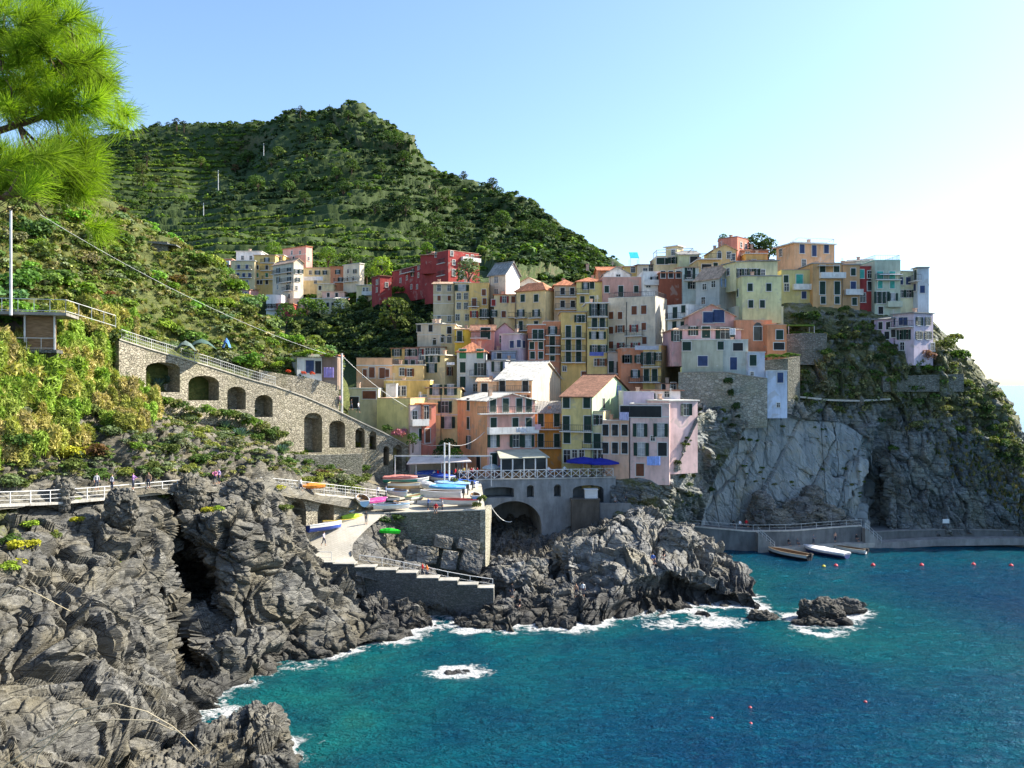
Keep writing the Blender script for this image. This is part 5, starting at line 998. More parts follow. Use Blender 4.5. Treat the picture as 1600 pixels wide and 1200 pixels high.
# ------------------------------------------------------------------ people (one continuous body each; template poses shared)
def person_mesh(pose):
    """~1.7 m figure: skinned skeleton, clothes and skin by face height"""
    def f():
        J = {'pel': (0,0,.93,.125), 'wai': (0,0,1.08,.115), 'che': (0,0,1.28,.145), 'nec': (0,.0,1.46,.055), 'hea': (0,-.02,1.58,.085), 'top': (0,-.01,1.68,.07)}
        J.update({'fac': (0,-.075,1.57,.045)})
        ar = {'stand': (((.19,0,1.38),(.25,.02,1.12),(.25,-.06,.88),(.25,-.09,.79)),((-.19,0,1.38),(-.25,.02,1.12),(-.25,-.06,.88),(-.25,-.09,.79))),
              'walk': (((.19,0,1.38),(.25,.14,1.15),(.24,.12,.92),(.24,.09,.83)),((-.19,0,1.38),(-.25,-.1,1.14),(-.22,-.26,.98),(-.21,-.31,.91))),
              'lean': (((.19,-.02,1.38),(.26,-.2,1.2),(.18,-.42,1.1),(.16,-.5,1.09)),((-.19,-.02,1.38),(-.26,-.2,1.2),(-.18,-.42,1.1),(-.16,-.5,1.09))),
              'sit': (((.19,0,1.38),(.25,-.08,1.14),(.18,-.3,1.02),(.14,-.38,1.0)),((-.19,0,1.38),(-.25,-.08,1.14),(-.18,-.3,1.02),(-.14,-.38,1.0)))}[pose]
        lg = {'stand': (((.10,0,.86),(.11,-.01,.48),(.11,.02,.08),(.12,-.13,.03)),((-.10,0,.86),(-.11,-.01,.48),(-.11,.02,.08),(-.12,-.13,.03))),
              'walk': (((.10,0,.86),(.10,-.14,.5),(.10,-.12,.09),(.11,-.27,.05)),((-.10,0,.86),(-.10,.08,.47),(-.10,.32,.14),(-.11,.2,.03))),
              'lean': (((.10,0,.86),(.12,-.03,.48),(.12,.04,.08),(.13,-.11,.03)),((-.10,0,.86),(-.11,.0,.48),(-.11,.06,.08),(-.12,-.09,.03))),
              'sit': (((.10,-.02,.88),(.13,-.42,.9),(.12,-.48,.5),(.13,-.62,.46)),((-.10,-.02,.88),(-.13,-.42,.9),(-.12,-.48,.5),(-.13,-.62,.46)))}[pose]
        vs = []; ed = []; rad = []; nm = {}
        def add(k, p, r, to=None):
            nm[k] = len(vs); vs.append(p[:3]); rad.append(r)
            if to is not None: ed.append((nm[to], nm[k]))
        add('pel', J['pel'], .125)
        for a, b in (('wai','pel'),('che','wai'),('nec','che'),('hea','nec'),('top','hea'),('fac','hea')): add(a, J[a], J[a][3], b)
        for s in (0, 1):
            for k, (p, r) in enumerate(zip(ar[s], (.06,.045,.034,.03))): add(f'a{s}{k}', p, r, 'che' if k == 0 else f'a{s}{k-1}')
            for k, (p, r) in enumerate(zip(lg[s], (.095,.065,.045,.04))): add(f'l{s}{k}', p, r, 'pel' if k == 0 else f'l{s}{k-1}')
        me = bpy.data.meshes.new('body'); me.from_pydata(vs, ed, []); o = bpy.data.objects.new('tmp', me); COL.objects.link(o)
        mo = o.modifiers.new('s', 'SKIN'); 
        for i, v in enumerate(me.skin_vertices[0].data): v.radius = (rad[i], rad[i]*(.75 if i in (0, 1, 2) else 1)); v.use_root = (i == 0)
        o.modifiers.new('u', 'SUBSURF').levels = 1
        dg = bpy.context.evaluated_depsgraph_get(); out = bpy.data.meshes.new_from_object(o.evaluated_get(dg)); bpy.data.objects.remove(o)
        if pose == 'sit':
            for v in out.vertices: v.co.z -= .44
        off = -.44 if pose == 'sit' else 0
        for m in ('skin', 'fabric', 'trousers', 'hair'): out.materials.append(M[m])
        armx = [Vector(p)+Vector((0, 0, off)) for s in (0, 1) for p in ar[s][2:]]; legs = [Vector(p)+Vector((0, 0, off)) for s in (0, 1) for p in lg[s][2:]]
        for p in out.polygons:
            c = p.center; z = c.z-off
            if z > 1.5: p.material_index = 3 if (z > 1.63 or (c.y > .0 and z > 1.54)) else 0
            elif min((c-q).length for q in armx) < .12 or min((c-q).length for q in legs) < .2: p.material_index = 0
            elif z > .98 : p.material_index = 1
            elif min((c-q).length for q in armx) < .3 and z > .8 and abs(c.x) > .17: p.material_index = 0
            else: p.material_index = 2
            p.use_smooth = True
        out.name = 'person'; return out
    return cached(('person', pose), f)
def person(label, x, y, d, pose='stand', rz=0, col=(.5, .5, .5), s=1.0, group=None, lift=0):
    o = link('person', person_mesh(pose), None, (), col); o.location = P(x, y, d)+Vector((0, 0, lift)); o.rotation_euler = (0, 0, rz); o.scale = (s, s, s); tag(o, label, 'person', group); return o
RE=(.55,.02,.03); WHT=(.75,.75,.75); BLU=(.06,.13,.42); BLK=(.03,.03,.035); ORG=(.75,.2,.03); GRN=(.1,.3,.12); PUR=(.4,.22,.5); YLW=(.7,.5,.08)
person('person in white top walking down the boat ramp in front of the blue boat', 506, 853, 104.5, 'walk', 1.2, (.55,.5,.6), 1.05)
person('person in dark clothes standing under the hoisted pale blue boat', 572, 819, 109.3, 'stand', .5, BLK)
person('person in red sitting at the seaward corner of the ramp', 455, 880, 101.9, 'sit', .4, RE)
person('person in red shirt sitting on the quay wall edge', 681, 801, 112.2, 'sit', 0, RE, 1.1)
person('person in grey standing beside the red shirted one on the quay wall', 691, 800, 112.6, 'stand', 2, (.5,.5,.5))
person('person in dark blue leaning beside a boat on the quay', 669, 797, 113.5, 'lean', 2, BLU)
person('person in red climbing the concrete steps', 660, 901, 101.6, 'walk', -1.3, RE)
person('person in orange climbing the concrete steps', 667, 903, 101.5, 'walk', -1.3, ORG)
person('person in red crouching at the foot of the concrete steps', 763, 949, 99.2, 'sit', .5, RE)
person('person in black standing on the rocks beyond the last step', 800, 934, 100.3, 'stand', .3, BLK)
person('person in black sitting on the rocks below the one standing in black', 812, 952, 99, 'sit', -.6, BLK)
person('bather with bare back standing on the flat rock', 900, 934, 99.4, 'stand', 2.6, (.45,.27,.18))
person('bather in white shirt and blue shorts standing on the flat rock', 911, 932, 99.6, 'stand', .2, WHT)
person('person in dark blue sitting high on the pale rock', 1020, 884, 103.2, 'sit', .3, BLU, 1, None, .3)
person('second dark figure sitting higher on the pale rock', 1037, 877, 104.3, 'sit', -.4, BLK, 1, None, .3)
for x, y, d, lb, ps, rz, c in ((151,766,82.6,'person in red cap and grey shirt at the white path railing','stand',.8,(.42,.42,.45)),(175,768,83.5,'person with red bag standing alone at the white path railing','stand',2.6,(.45,.44,.5)),
    (208,765,85.6,'person in lilac top bending by the white path railing','lean',1.6,PUR),(232,763,87.3,'person in brown standing near the end of the white path railing','stand',.2,(.3,.2,.14)),
    (336,757,94.2,'person in pink top on the path above the rock chasm','lean',.3,(.65,.2,.35)),(342,756,94.6,'person in lilac shirt on the path above the rock chasm','stand',-.5,(.5,.4,.65)),
    (404,757,100.8,'person in red on the path behind the rock crest','sit',.5,RE),(470,768,104.6,'person in white walking on the path over the round arches','walk',1.5,WHT),(591,778,117.2,'person in white shirt on the path near the boats','stand',.3,WHT),
    (603,778,118.3,'person in blue jeans on the path near the boats','stand',2,(.3,.35,.5)),(549,641,129.6,'person in dark clothes walking on the upper path','walk',1.3,BLK),(531,634,128.5,'person in pink walking on the upper path','walk',-1.6,(.6,.3,.4)),
    (560,645,130.4,'person in white on the upper path by the garage house','walk',1.3,WHT)):
    person(lb, x, y, d, ps, rz, c)
cr = random.Random(4); cols = [WHT, BLK, (.4,.3,.1), YLW, RE, BLU, (.35,.3,.25), (.5,.45,.3), (.2,.2,.22)]
for i in range(24):
    person('person in the crowd waiting beside the boat shelter', 679+i*2.9+cr.uniform(-1, 1), 752-(i*.28)+cr.uniform(-1, 1), 126.2+cr.uniform(0, 3.5), cr.choice(['stand', 'stand', 'walk']), cr.uniform(0, 6.28), cr.choice(cols), cr.uniform(.9, 1.04), 'crowd by the boat shelter')
for i in range(22):
    person('guest sitting at the restaurant tables on the harbour terrace', 770+i*8.2+cr.uniform(-3, 3), 747.5, 128.8+cr.uniform(.4, 2.4), 'sit', cr.uniform(0, 6.28), cr.choice(cols), 1, 'guests on the harbour terrace', .45)
person('waiter in white jacket standing on the harbour terrace', 882, 746.5, 129.6, 'stand', .4, WHT, 1.05, None, .15)
person('person in white shirt standing at the terrace railing', 857, 747, 128.8, 'lean', 0, WHT, 1, None, .15)
for x, y, d, lb, ps, c in ((1146,824,139.6,'person in dark clothes sitting on the sunlit walkway','sit',BLK),(1156,824,139.7,'person in white sitting on the sunlit walkway','sit',WHT),(1166,823,139.8,'person in red on the sunlit walkway','sit',RE),
    (1232,853,138,'person in black sitting on the landing stage by the black boat','sit',BLK),(1246,853,138.2,'person in dark grey sitting on the landing stage','sit',(.1,.1,.11)),(1271,851,138.6,'person in grey bending over the white covered boat','lean',(.2,.2,.22)),(1305,847,139.4,'bather in red trunks standing on the landing stage','stand',(.6,.35,.25)),
    (1338,846,140.1,'person in black sitting at the far end of the landing stage','sit',BLK),(979,786,128.3,'person in black on the grey landing beside the rock','stand',BLK),(961,788,128,'person in grey sitting on the grey landing','sit',(.3,.3,.3))):
    person(lb, x, y, d, ps, 0.4, c)
# ------------------------------------------------------------------ boats
def hull_mb(L, W, Hh, rake=.35, n=12, transom=.75):
    """clinker-type open hull along +x (bow at +x), base at z=0: outer skin, inner skin, gunwale"""
    sec = []
    for i in range(n+1):
        t = i/n; x = -L/2+L*t
        w = W/2*(transom+(1-transom)*math.sin(min(1, t*1.9)*math.pi/2)) if t < .53 else W/2*max(.02, 1-((t-.53)/.47)**2.3)
        sh = Hh*(1+.38*max(0, t-.35)**1.6+.06*(1-t)); bx = x+rake*max(0, t-.75)*2.2
        sec.append([(x, 0, .0+Hh*.18*max(0, t-.7)/.3), (x+.3*(bx-x), w*.62, Hh*.22), (bx, w*.93, sh*.6), (bx, w, sh)])
    return sec
def boat(label, x, y, d, L=4.6, W=1.7, Hh=.75, yaw=0, col=WHT, col2=None, tilt=0, pitch=0, tarp=None, inner=(.62,.5,.34), engine=False, group='boats hauled up on the ramp', flip=False, name='rowing_boat', lift=0):
    col2 = col2 or col; root = empty(name, P(x, y, d)+Vector((0, 0, lift))); root.rotation_euler = (tilt+(math.pi if flip else 0), pitch, yaw)
    if flip: root.location.z += Hh+.15
    tag(root, label, 'boat', group); sec = hull_mb(L, W, Hh); n = len(sec)
    m = MB(); full = [[(q[0], -q[1], q[2]) for q in reversed(s[1:])]+s for s in sec]; k = len(full[0])
    def skin(rows, mi):
        o = len(m.v); m.v += [q for r in rows for q in r]
        for i in range(len(rows)-1):
            for j in range(k-1): m.f.append((o+i*k+j, o+i*k+j+1, o+(i+1)*k+j+1, o+(i+1)*k+j)); m.m.append(mi if j not in (0, k-2) else max(mi, 0) if mi == 2 else 1)
    skin(full, 0); skin([[(q[0]*.97, q[1]*.9, q[2]+.06 if abs(q[1]) < .9*W/2 or True else q[2]) for q in r] for r in full], 2)
    m.add(full[0], [tuple(range(k))], 0)
    me = m.mesh('hull', False)
    for mm in ('painted', 'trim', 'wood'): me.materials.append(M[mm])
    h_ = child('hull', me, root, color=col)
    g = MB()
    for s_ in (1, -1): g.tube([(s[3][0], s[3][1]*s_, s[3][2]+.03) for s in sec], .055, 5)
    g.tube([(sec[0][3][0], -sec[0][3][1], sec[0][3][2]+.03), (sec[0][3][0], sec[0][3][1], sec[0][3][2]+.03)], .055, 5)
    g.obj('gunwale', [M['painted']], root, col2)
    if tarp:
        t = MB(); rows = []
        for i, s in enumerate(sec):
            a = s[3]; rid = .28*math.sin(math.pi*min(1, (i+.6)/n))+.1; w_ = a[1]*1.06+.04
            rows.append([(a[0], -w_, a[2]-.22), (a[0], -w_, a[2]+.05), (a[0], -w_*.45, a[2]+rid*.75+.04*math.sin(i*2.1)), (a[0], 0, a[2]+rid), (a[0], w_*.45, a[2]+rid*.75+.04*math.cos(i*1.7)), (a[0], w_, a[2]+.05), (a[0], w_, a[2]-.22)])
        for a, b in zip(rows, rows[1:]):
            for j in range(6): t.add([a[j], a[j+1], b[j+1], b[j]], [(0, 1, 2, 3)])
        t.add(rows[0], [tuple(range(7))]); t.obj('cover', [M['fabric']], root, tarp, True)
    else:
        t = MB(); t.box(-L*.32, -L*.22, -W*.4, W*.4, Hh*.62, Hh*.68); o1 = t.obj('thwart', [M['wood']], root)
        t = MB(); t.box(L*.02, L*.1, -W*.44, W*.44, Hh*.62, Hh*.68); t.obj('thwart', [M['wood']], root)
    if engine:
        t = MB(); t.box(-L/2-.42, -L/2-.05, -.17, .17, Hh*.8, Hh*1.45); t.box(-L/2-.3, -L/2-.16, -.07, .07, -.2, Hh*.8); t.obj('outboard_engine', [M['dark_metal']], root)
    return root
CB=(.10,.35,.66); DB=(.04,.09,.42); SB=(.30,.50,.72); MG=(.42,.06,.22)
bx = [
 ('blue and white rowing boat lying on the ramp nearest the water',507,829,106.8,4.6,1.7,.8,.75,DB,WHT,{'tilt':-.15,'inner':WHT}),
 ('yellow canoe lying beside the round arch on the ramp',533,818,110,4.8,.8,.45,.45,YLW,YLW,{}),
 ('lime green kayak at the end of the yellow canoe',549,812,111,2.6,.8,.4,.5,(.35,.55,.05),None,{'tarp':(.4,.6,.05)}),
 ('long white boat turned over against the path wall',549,796,113.6,7.2,1.5,.7,.62,WHT,WHT,{'flip':True,'tilt':.25}),
 ('pale blue rowing boat standing bow up on a trestle',566,798,112.5,3.8,1.6,.75,1.9,SB,WHT,{'pitch':-.1,'lift':.9}),
 ('boat under a crimson cover next to the pale blue boat',588,791,114.8,3.6,1.7,.8,.9,WHT,WHT,{'tarp':MG}),
 ('white boat with blue inside lying along the quay edge',611,796,113.6,4.6,1.5,.65,.12,WHT,SB,{}),
 ('white and blue boat with brown inside pointing at the camera',622,776,117.8,4.2,1.8,.8,-.9,WHT,SB,{}),
 ('dark green flat boat beside the crimson cover',606,785,116.2,3.6,1.5,.6,-.5,(.06,.12,.09),(.3,.36,.3),{}),
 ('tan wooden boat side by side with the green striped boat',631,764,121.8,4.4,1.8,.8,-.15,(.5,.34,.18),(.6,.5,.3),{}),
 ('green and white striped boat at the head of the row by the rocks',625,755,124.4,4.8,1.8,.85,-.1,(.05,.3,.22),WHT,{'tarp':(.6,.22,.18)}),
 ('white motor cabin boat on the square above the quay wall',690,779,117.6,5.6,2.0,.95,3.05,WHT,WHT,{'engine':True}),
 ('bright blue covered boat next to the white motor boat',700,771,120.4,5.2,1.9,.9,3.0,WHT,WHT,{'tarp':CB,'engine':True}),
 ('pale blue covered boat behind the bright blue covered boat',708,765,123,5.2,1.9,.9,2.95,WHT,WHT,{'tarp':SB,'engine':True}),
 ('boat under a dark blue cover near the crane masts',690,753,126.8,4.4,1.8,.9,2.5,WHT,WHT,{'tarp':DB}),
 ('white dinghy with red stripe on the edge of the quay wall',718,789,114.2,5.0,1.6,.7,3.1,WHT,RE,{'engine':True}),
 ('grey inflatable lying on its side behind the quay wall edge',672,791,114.6,3.4,1.4,.55,2.9,(.4,.4,.42),None,{'tilt':.3}),
 ('blue covered boat stored under the boat shelter',672,748,129,4.6,1.8,.9,.1,DB,WHT,{'tarp':(.05,.12,.5)}),
 ('small white skiff with blue rim leaning on the path wall above the yellow canoe',533,806,112.3,3.4,1.3,.6,.5,WHT,CB,{'tilt':.2}),
 ('upturned blue skiff between the long white boat and the crimson cover',570,787,115.4,3.4,1.3,.55,.7,CB,CB,{'flip':True,'tilt':.2}),
 ('orange kayak standing against the path railing',488,770,106.0,2.8,.7,.35,.3,ORG,None,{'tarp':(.7,.25,.04),'lift':.5}),
 ('cream rowing boat with green rim in the middle of the boat square',650,782,117.3,3.9,1.5,.65,1.1,(.6,.55,.42),GRN,{}),
 ('small white boat with grey cover at the foot of the crane masts',665,763,122.5,3.8,1.5,.7,2.2,WHT,WHT,{'tarp':(.45,.46,.48)}),
 ('sky blue skiff behind the white dinghy with red stripe',742,780,116.2,3.6,1.4,.6,1.7,SB,WHT,{}),
 ('white skiff with brown seats beside the cream rowing boat',634,789,115.7,3.6,1.4,.6,.9,WHT,(.4,.25,.12),{}),
 ('teal rowing boat half hidden behind the tan wooden boat',648,756,125,4.0,1.6,.75,.4,(.03,.22,.25),WHT,{}),
 ('dark blue covered boat next to the pale blue covered boat',722,762,124.6,4.6,1.7,.85,2.8,WHT,WHT,{'tarp':(.03,.10,.42)}),
]
for lb, x, y, d, L, W, h, yaw, c, c2, kw in bx: boat(lb, x, y, d, L, W, h, yaw, c, c2, **kw)
boat('green kayak lying in the shaded hollow below the quay wall',609,834,108.9,2.6,.8,.35,-.35,(.03,.55,.03),None,tarp=(.03,.6,.03),name='kayak')
WG='boats moored at the landing stage'
boat('black hulled wooden boat with fenders moored at the landing stage',1233,870,27*F/270,7.4,2.3,.95,2.2,(.03,.03,.035),(.5,.4,.28),group=WG,lift=-.18,engine=True)
boat('dark blue boat under a white cover moored at the landing stage',1290,866,27*F/267,7.6,2.3,.9,2.2,(.03,.05,.16),WHT,tarp=(.72,.72,.74),group=WG,lift=-.18)
boat('small white motor dinghy moored at the end of the landing stage',1329,862,27*F/262.5,5.0,1.7,.7,2.35,WHT,(.5,.45,.35),group=WG,lift=-.12,engine=True)
def blob(name, label, cat, x, y, d, r, col, mat='painted', group=None):
    me = cached(('ball', mat), lambda: ball(mat)); o = link(name, me, None, (), col); o.location = P(x, y, d); o.scale = (r, r, r*.85); tag(o, label, cat, group); return o
def ball(mat):
    bm = bmesh.new(); bmesh.ops.create_uvsphere(bm, u_segments=14, v_segments=9, radius=1); 
    bmesh.ops.create_cone(bm, segments=8, radius1=.22, radius2=.16, depth=.4, cap_ends=True, matrix=Matrix.Translation((0, 0, 1.1))); me = bpy.data.meshes.new('buoy'); bm.to_mesh(me); bm.free()
    for p in me.polygons: p.use_smooth = True
    me.materials.append(M[mat]); return me
for x, y, lb in ((1306,884,'red buoy next to the yellow buoy by the moored boats'),(1364,883,'second red buoy of the line from the moored boats'),(1440,883,'red buoy in the middle of the swimming line'),(1521,882,'fourth red buoy of the swimming line'),(1580,884,'red buoy furthest out on the swimming line')):
    blob('buoy', lb, 'buoy', x, y, 27*F/(y-600), .32, (.72,.05,.06), group='buoys on the swimming line')
blob('buoy', 'yellow buoy by the moored boats', 'buoy', 1287, 885, 27*F/285, .27, (.75,.55,.05), group='buoys on the swimming line')
for x, y, lb in ((1112,1123,'small dark red float alone on the open water at the front'),(1172,1106,'small dark red float above its pink neighbour'),(1173,1131,'small pink float on the open water'),(1352,1097,'long dark red float near the sun glitter')):
    blob('float', lb, 'float', x, y, 27*F/(y-600), .16, (.45,.05,.06), group='floats on the open water')
# ------------------------------------------------------------------ harbour furniture
def umbrella(label, x, y, d, r=2.6, h=2.7, col=(.02,.03,.30), closed=False, square=True, base=None, group='parasols of the harbour terrace'):
    b0 = base if base is not None else ZP(y, d); root = empty('parasol', (P(x, y, d).x, d, b0)); tag(root, label, 'parasol', group)
    m = MB(); m.tube([(0, 0, 0), (0, 0, h+.1)], .035, 6); m.box(-.3, .3, -.3, .3, 0, .1); m.obj('pole', [M['white_paint']], root)
    m = MB(); n = 8
    if closed:
        for k in range(n): a = 6.2832*k/n; b = 6.2832*(k+1)/n; m.add([(.22*math.cos(a), .22*math.sin(a), 1.0), (.22*math.cos(b), .22*math.sin(b), 1.0), (0, 0, h+.05)], [(0, 1, 2)])
    else:
        for k in range(n):
            a = 6.2832*(k+.5)/n; b = 6.2832*(k+1.5)/n; A = (r*math.cos(a), r*math.sin(a)); B = (r*math.cos(b), r*math.sin(b)); mid = ((A[0]+B[0])*.25, (A[1]+B[1])*.25)
            m.add([(*A, h-.65), (*B, h-.65), (B[0]*.5, B[1]*.5, h-.26), (A[0]*.5, A[1]*.5, h-.26)], [(0, 1, 2, 3)]); m.add([(A[0]*.5, A[1]*.5, h-.26), (B[0]*.5, B[1]*.5, h-.26), (0, 0, h)], [(0, 1, 2)])
            m.add([(*A, h-.65), (*B, h-.65), (B[0], B[1], h-.85), (A[0], A[1], h-.85)], [(0, 1, 2, 3)])
    m.obj('canopy', [M['fabric']], root, col); return root
PZ = ZP(748, 128)+.16
umbrella('dark blue parasol in front of the yellow house on the harbour terrace',912,725,131,2.9,2.9,base=PZ)
umbrella('wide dark blue parasol beside the propped shutter house',938,727,130.6,3.0,2.75,base=PZ)
umbrella('bright blue low parasol in front of the veranda on the harbour terrace',822,740,130,1.1,2.0,(.03,.06,.5),base=PZ)
umbrella('white parasol at the railing end of the harbour terrace',768,742,130,1.5,2.0,(.62,.68,.66),base=PZ)
umbrella('blue and white parasol next to the white one on the harbour terrace',790,742,130.4,1.3,2.1,(.20,.22,.62),base=PZ)
for i in range(12):
    x = 770+i*15.5; d = 129.3+cr.uniform(.2, 2); root = empty('table', (P(x, 748, d).x, d, PZ)); tag(root, 'small round restaurant table behind the terrace railing', 'table', 'tables on the harbour terrace')
    m = MB(); m.tube([(0, 0, .7), (0, 0, .75)], .42, 10); m.obj('tabletop', [M['painted']], root, (.5,.45,.4) if i % 3 else (.7,.7,.7)); m = MB(); m.tube([(0, 0, 0), (0, 0, .7)], .05, 5); m.tube([(0, 0, 0), (0, 0, .03)], .25, 8); m.obj('leg', [M['dark_metal']], root)
# veranda of the pink house
a = P(783, 738, 126.4); root = empty('veranda', (a.x, 127.2, PZ), .3); tag(root, 'glazed veranda with sloping pale roof at the foot of the pink house', 'veranda')
m = MB(); m.slab([(-.3, -.3, 3.0), (7.6, -.3, 3.0), (6.9, 3.2, 4.0), (.2, 3.2, 4.0)], .12); m.obj('roof', [M['roof_slab']], root, (.42,.42,.33))
for k in range(5):
    m = MB(); m.box(k*1.8-.09, k*1.8+.09, -.02, .16, 0, 2.95); m.obj('post', [M['white_paint']], root)
m = MB(); m.box(0, 7.2, .2, .3, 0, .85); m.obj('low_wall', [M['wood']], root); m = MB(); m.box(0, 7.2, .22, .27, .85, 2.9); m.obj('glazing', [M['pane']], root)
# boat shelter with pale canopy
root = empty('boat_shelter', P(648, 752, 127.5), .12); tag(root, 'open boat shelter with pale canopy roof beside the arcaded ramp wall', 'shelter')
m = MB(); m.slab([(-1.2, -1.0, 2.75), (8.4, -1.6, 3.05), (7.6, 3.2, 3.65), (-.4, 3.4, 3.5)], .14); m.obj('roof', [M['roof_slab']], root, (.62,.56,.52))
for x, y in ((.2, -.6), (4, -.8), (7.7, -1.1), (.2, 3), (7.4, 3)):
    m = MB(); m.tube([(x, y, 0), (x, y, 2.8)], .08, 6); m.obj('post', [M['metal_rail']], root)
m = MB(); m.box(-.6, 7.2, 3.25, 3.4, 0, 2.9); m.obj('back_wall', [M['stucco']], root, (.40,.36,.30))
m = MB(); m.box(0, 6.6, 2.2, 3.1, 0, .8); m.box(.4, 3, 1.2, 2, 0, .5); m.obj('workbench', [M['dark_metal']], root)
# crane masts with their beam
root = empty('boat_crane', P(696, 757, 124.5)); tag(root, 'twin white crane masts with a long horizontal beam over the boat square', 'crane')
for x in (-.15, .55):
    m = MB(); m.tube([(x, 0, 0), (x, 0, 6.1)], .11, 8); m.obj('mast', [M['white_paint']], root)
m = MB(); m.bar((-7.5, .2, 4.15), (6.8, .2, 4.15), .2); m.obj('beam', [M['metal_rail']], root)
m = MB(); m.bar((-7.4, .2, 0), (-7.4, .2, 4.15), .16); m.bar((6.7, .2, -.3), (6.7, .2, 4.15), .16); m.obj('leg', [M['metal_rail']], root)
# poles, wires
def pole(label, x, y0, y1, d, r=.16, mat='metal_rail', arm=0, name='utility_pole', cat='pole', group=None, r2=None):
    a = P(x, y1, d); h = ZP(y0, d)-a.z; root = empty(name, a); tag(root, label, cat, group)
    m = MB(); m.tube([(0, 0, -.8), (0, 0, h)], [r, r2 or r*.75], 8); m.obj('shaft', [M[mat]], root)
    if arm:
        m = MB(); m.bar((-arm, 0, h*.93), (arm, 0, h*.93), r*.9); m.bar((-arm*.7, 0, h*.85), (arm*.7, 0, h*.85), r*.7); m.obj('crossarm', [M['dark_metal']], root)
    return root
pole('tall pale metal pole by the station shelter', 17, 328, 480, 84, .15, arm=0)
pole('white pole on the upper path at the valley mouth', 534, 552, 642, 129, .2, r2=.17)
hp = 'pylons on the mountain slope'
pole('thin pale pylon in the shaded fold of the mountain', 341, 266, 295, 420, .22, 'metal_rail', 1.6, 'pylon', 'pylon', hp)
pole('thin pale pylon high near the mountain crest', 412, 224, 241, 470, .2, 'metal_rail', 1.4, 'pylon', 'pylon', hp)
pole('thin pale pylon above the vineyard terraces', 318, 317, 334, 385, .2, 'metal_rail', 1.4, 'pylon', 'pylon', hp)
pole('thin mast on the mountain top', 515, 163, 182, 514, .22, 'dark_metal', 0, 'mast', 'mast', hp)
def cable(label, a, b, sag, r=.03, name='cable', mat='metal_rail'):
    A, B = Vector(a), Vector(b); pts = [A.lerp(B, k/14)-Vector((0, 0, sag*4*(k/14)*(1-k/14)))-A for k in range(15)]
    o = MB().tube(pts, r, 5).obj(name, [M[mat]]); o.location = A; tag(o, label, 'cable'); return o
cable('long pale cable crossing the planted slope to the white pole', P(62, 335, 92), P(533, 560, 129), 1.5, .024)
cable('cable running from the white pole down to the olive yellow house', P(535, 556, 129), P(640, 638, 134.5), .6, .03)
cable('loose pale rope hanging across the dark arch', P(766, 789, 122), P(800, 815, 124), .8, .05, 'rope')
cable('cable loop strung from the crane masts to the orange house', P(697, 693, 124.5), P(757, 675, 129), 1.0, .035)
cable('cable sagging between the brick red wing and the crane masts', P(655, 692, 132), P(697, 694, 124.5), .3, .03)
# station shelter at the left edge
a = P(-60, 545, 84.5); root = empty('station_shelter', a, .28); tag(root, 'wooden sided shelter with flat roof and railed terrace above the reeds', 'shelter')
m = MB(); m.box(-2, 9.6, -1.0, 5, 3.45, 3.75); m.obj('roof', [M['concrete']], root, (.30,.28,.24))
m = MB(); m.box(5.6, 8.4, .2, .4, 0, 3.4); m.obj('plank_wall', [M['wood']], root)
m = MB(); m.box(-2, 5.6, 3.2, 3.5, 0, 3.4); m.obj('back_wall', [M['concrete']], root, (.16,.14,.12))
m = MB(); m.box(-2, 8.6, -.5, 3.4, -.35, 0); m.box(-2, 8.3, 1.2, 3.4, -8, -.353); m.obj('base', [M['dark_masonry']], root)
for x in (0, 2.8, 5.6, 8.3):
    m = MB(); m.box(x-.07, x+.07, -.1, .06, 0, 3.45); m.obj('post', [M['metal_rail']], root)
rail_mb([((-2, -.45, 0), (8.5, -.45, 0))], 1.15, sp=1.2, bw=.04).obj('rail', [M['metal_rail']], root)
rail_mb([((-2, -.8, 3.75), (9.5, -.8, 3.75)), ((9.5, -.8, 3.75), (13.4, 4, 2.6))], 1.3, sp=1.3, bw=.05).obj('roof_rail', [M['metal_rail']], root)
# slate hut, garden cottage, tarpaulins, pergola, awning
m = MB(); m.box(-2, 2, 0, 3, -1.5, 1.5); root = empty('stone_hut', P(240, 392, 132), .2); tag(root, 'little stone hut with slanting slate roof high on the planted slope', 'hut'); m.obj('wall', [M['grey_stone_wall']], root)
m = MB(); m.slab([(-2.6, -.5, 1.5), (3.4, -.5, 1.0), (3.4, 3.4, 1.2), (-2.6, 3.4, 1.8)], .15); m.obj('roof', [M['roof_slab']], root, (.2,.2,.2))
H('white garden cottage with blue door and a vine roof beside the upper path',464,503,558,588,126.4,WH,'m','u 1.2 1.9 484@573;k .9 1.9 497@574',rc=(.2,.22,.16),rh=.4,D=4,ext=2,group=None,cat='cottage',d1=128)
H('small rust coloured garden shed behind the washing by the white pole',503,527,556,588,128.3,(.26,.19,.15),'f','',rc=(.5,.2,.12),D=4,ext=2,group=None,cat='shed',name='garden_shed')
def sheet(label, x, y, d, w, h, col, name='laundry', cat='laundry', rz=0, fold=6, group=None):
    o_ = []; n = 10; m = MB()
    for i in range(n): 
        a, b = i/n, (i+1)/n; f = lambda t: .06*math.sin(t*fold*3.14); 
        m.add([(a*w, f(a), 0), (b*w, f(b), 0), (b*w, f(b)*1.6, -h), (a*w, f(a)*1.6, -h)], [(0, 1, 2, 3)]); m.add([(a*w, f(a)+.02, 0), (b*w, f(b)+.02, 0), (b*w, f(b)*1.6+.02, -h), (a*w, f(a)*1.6+.02, -h)], [(0, 1, 2, 3)])
    o = m.obj(name, [M['fabric']], None, col, True); o.location = P(x, y, d); o.rotation_euler = (0, 0, rz); tag(o, label, cat, group); return o
sheet('pale blue sheet hung out under the window of the pale pink house',1011,713,127.9,2.0,1.35,(.30,.42,.80))
sheet('purple cloth hanging beside the white garden cottage',506,574,126.8,1.5,1.5,(.45,.34,.68))
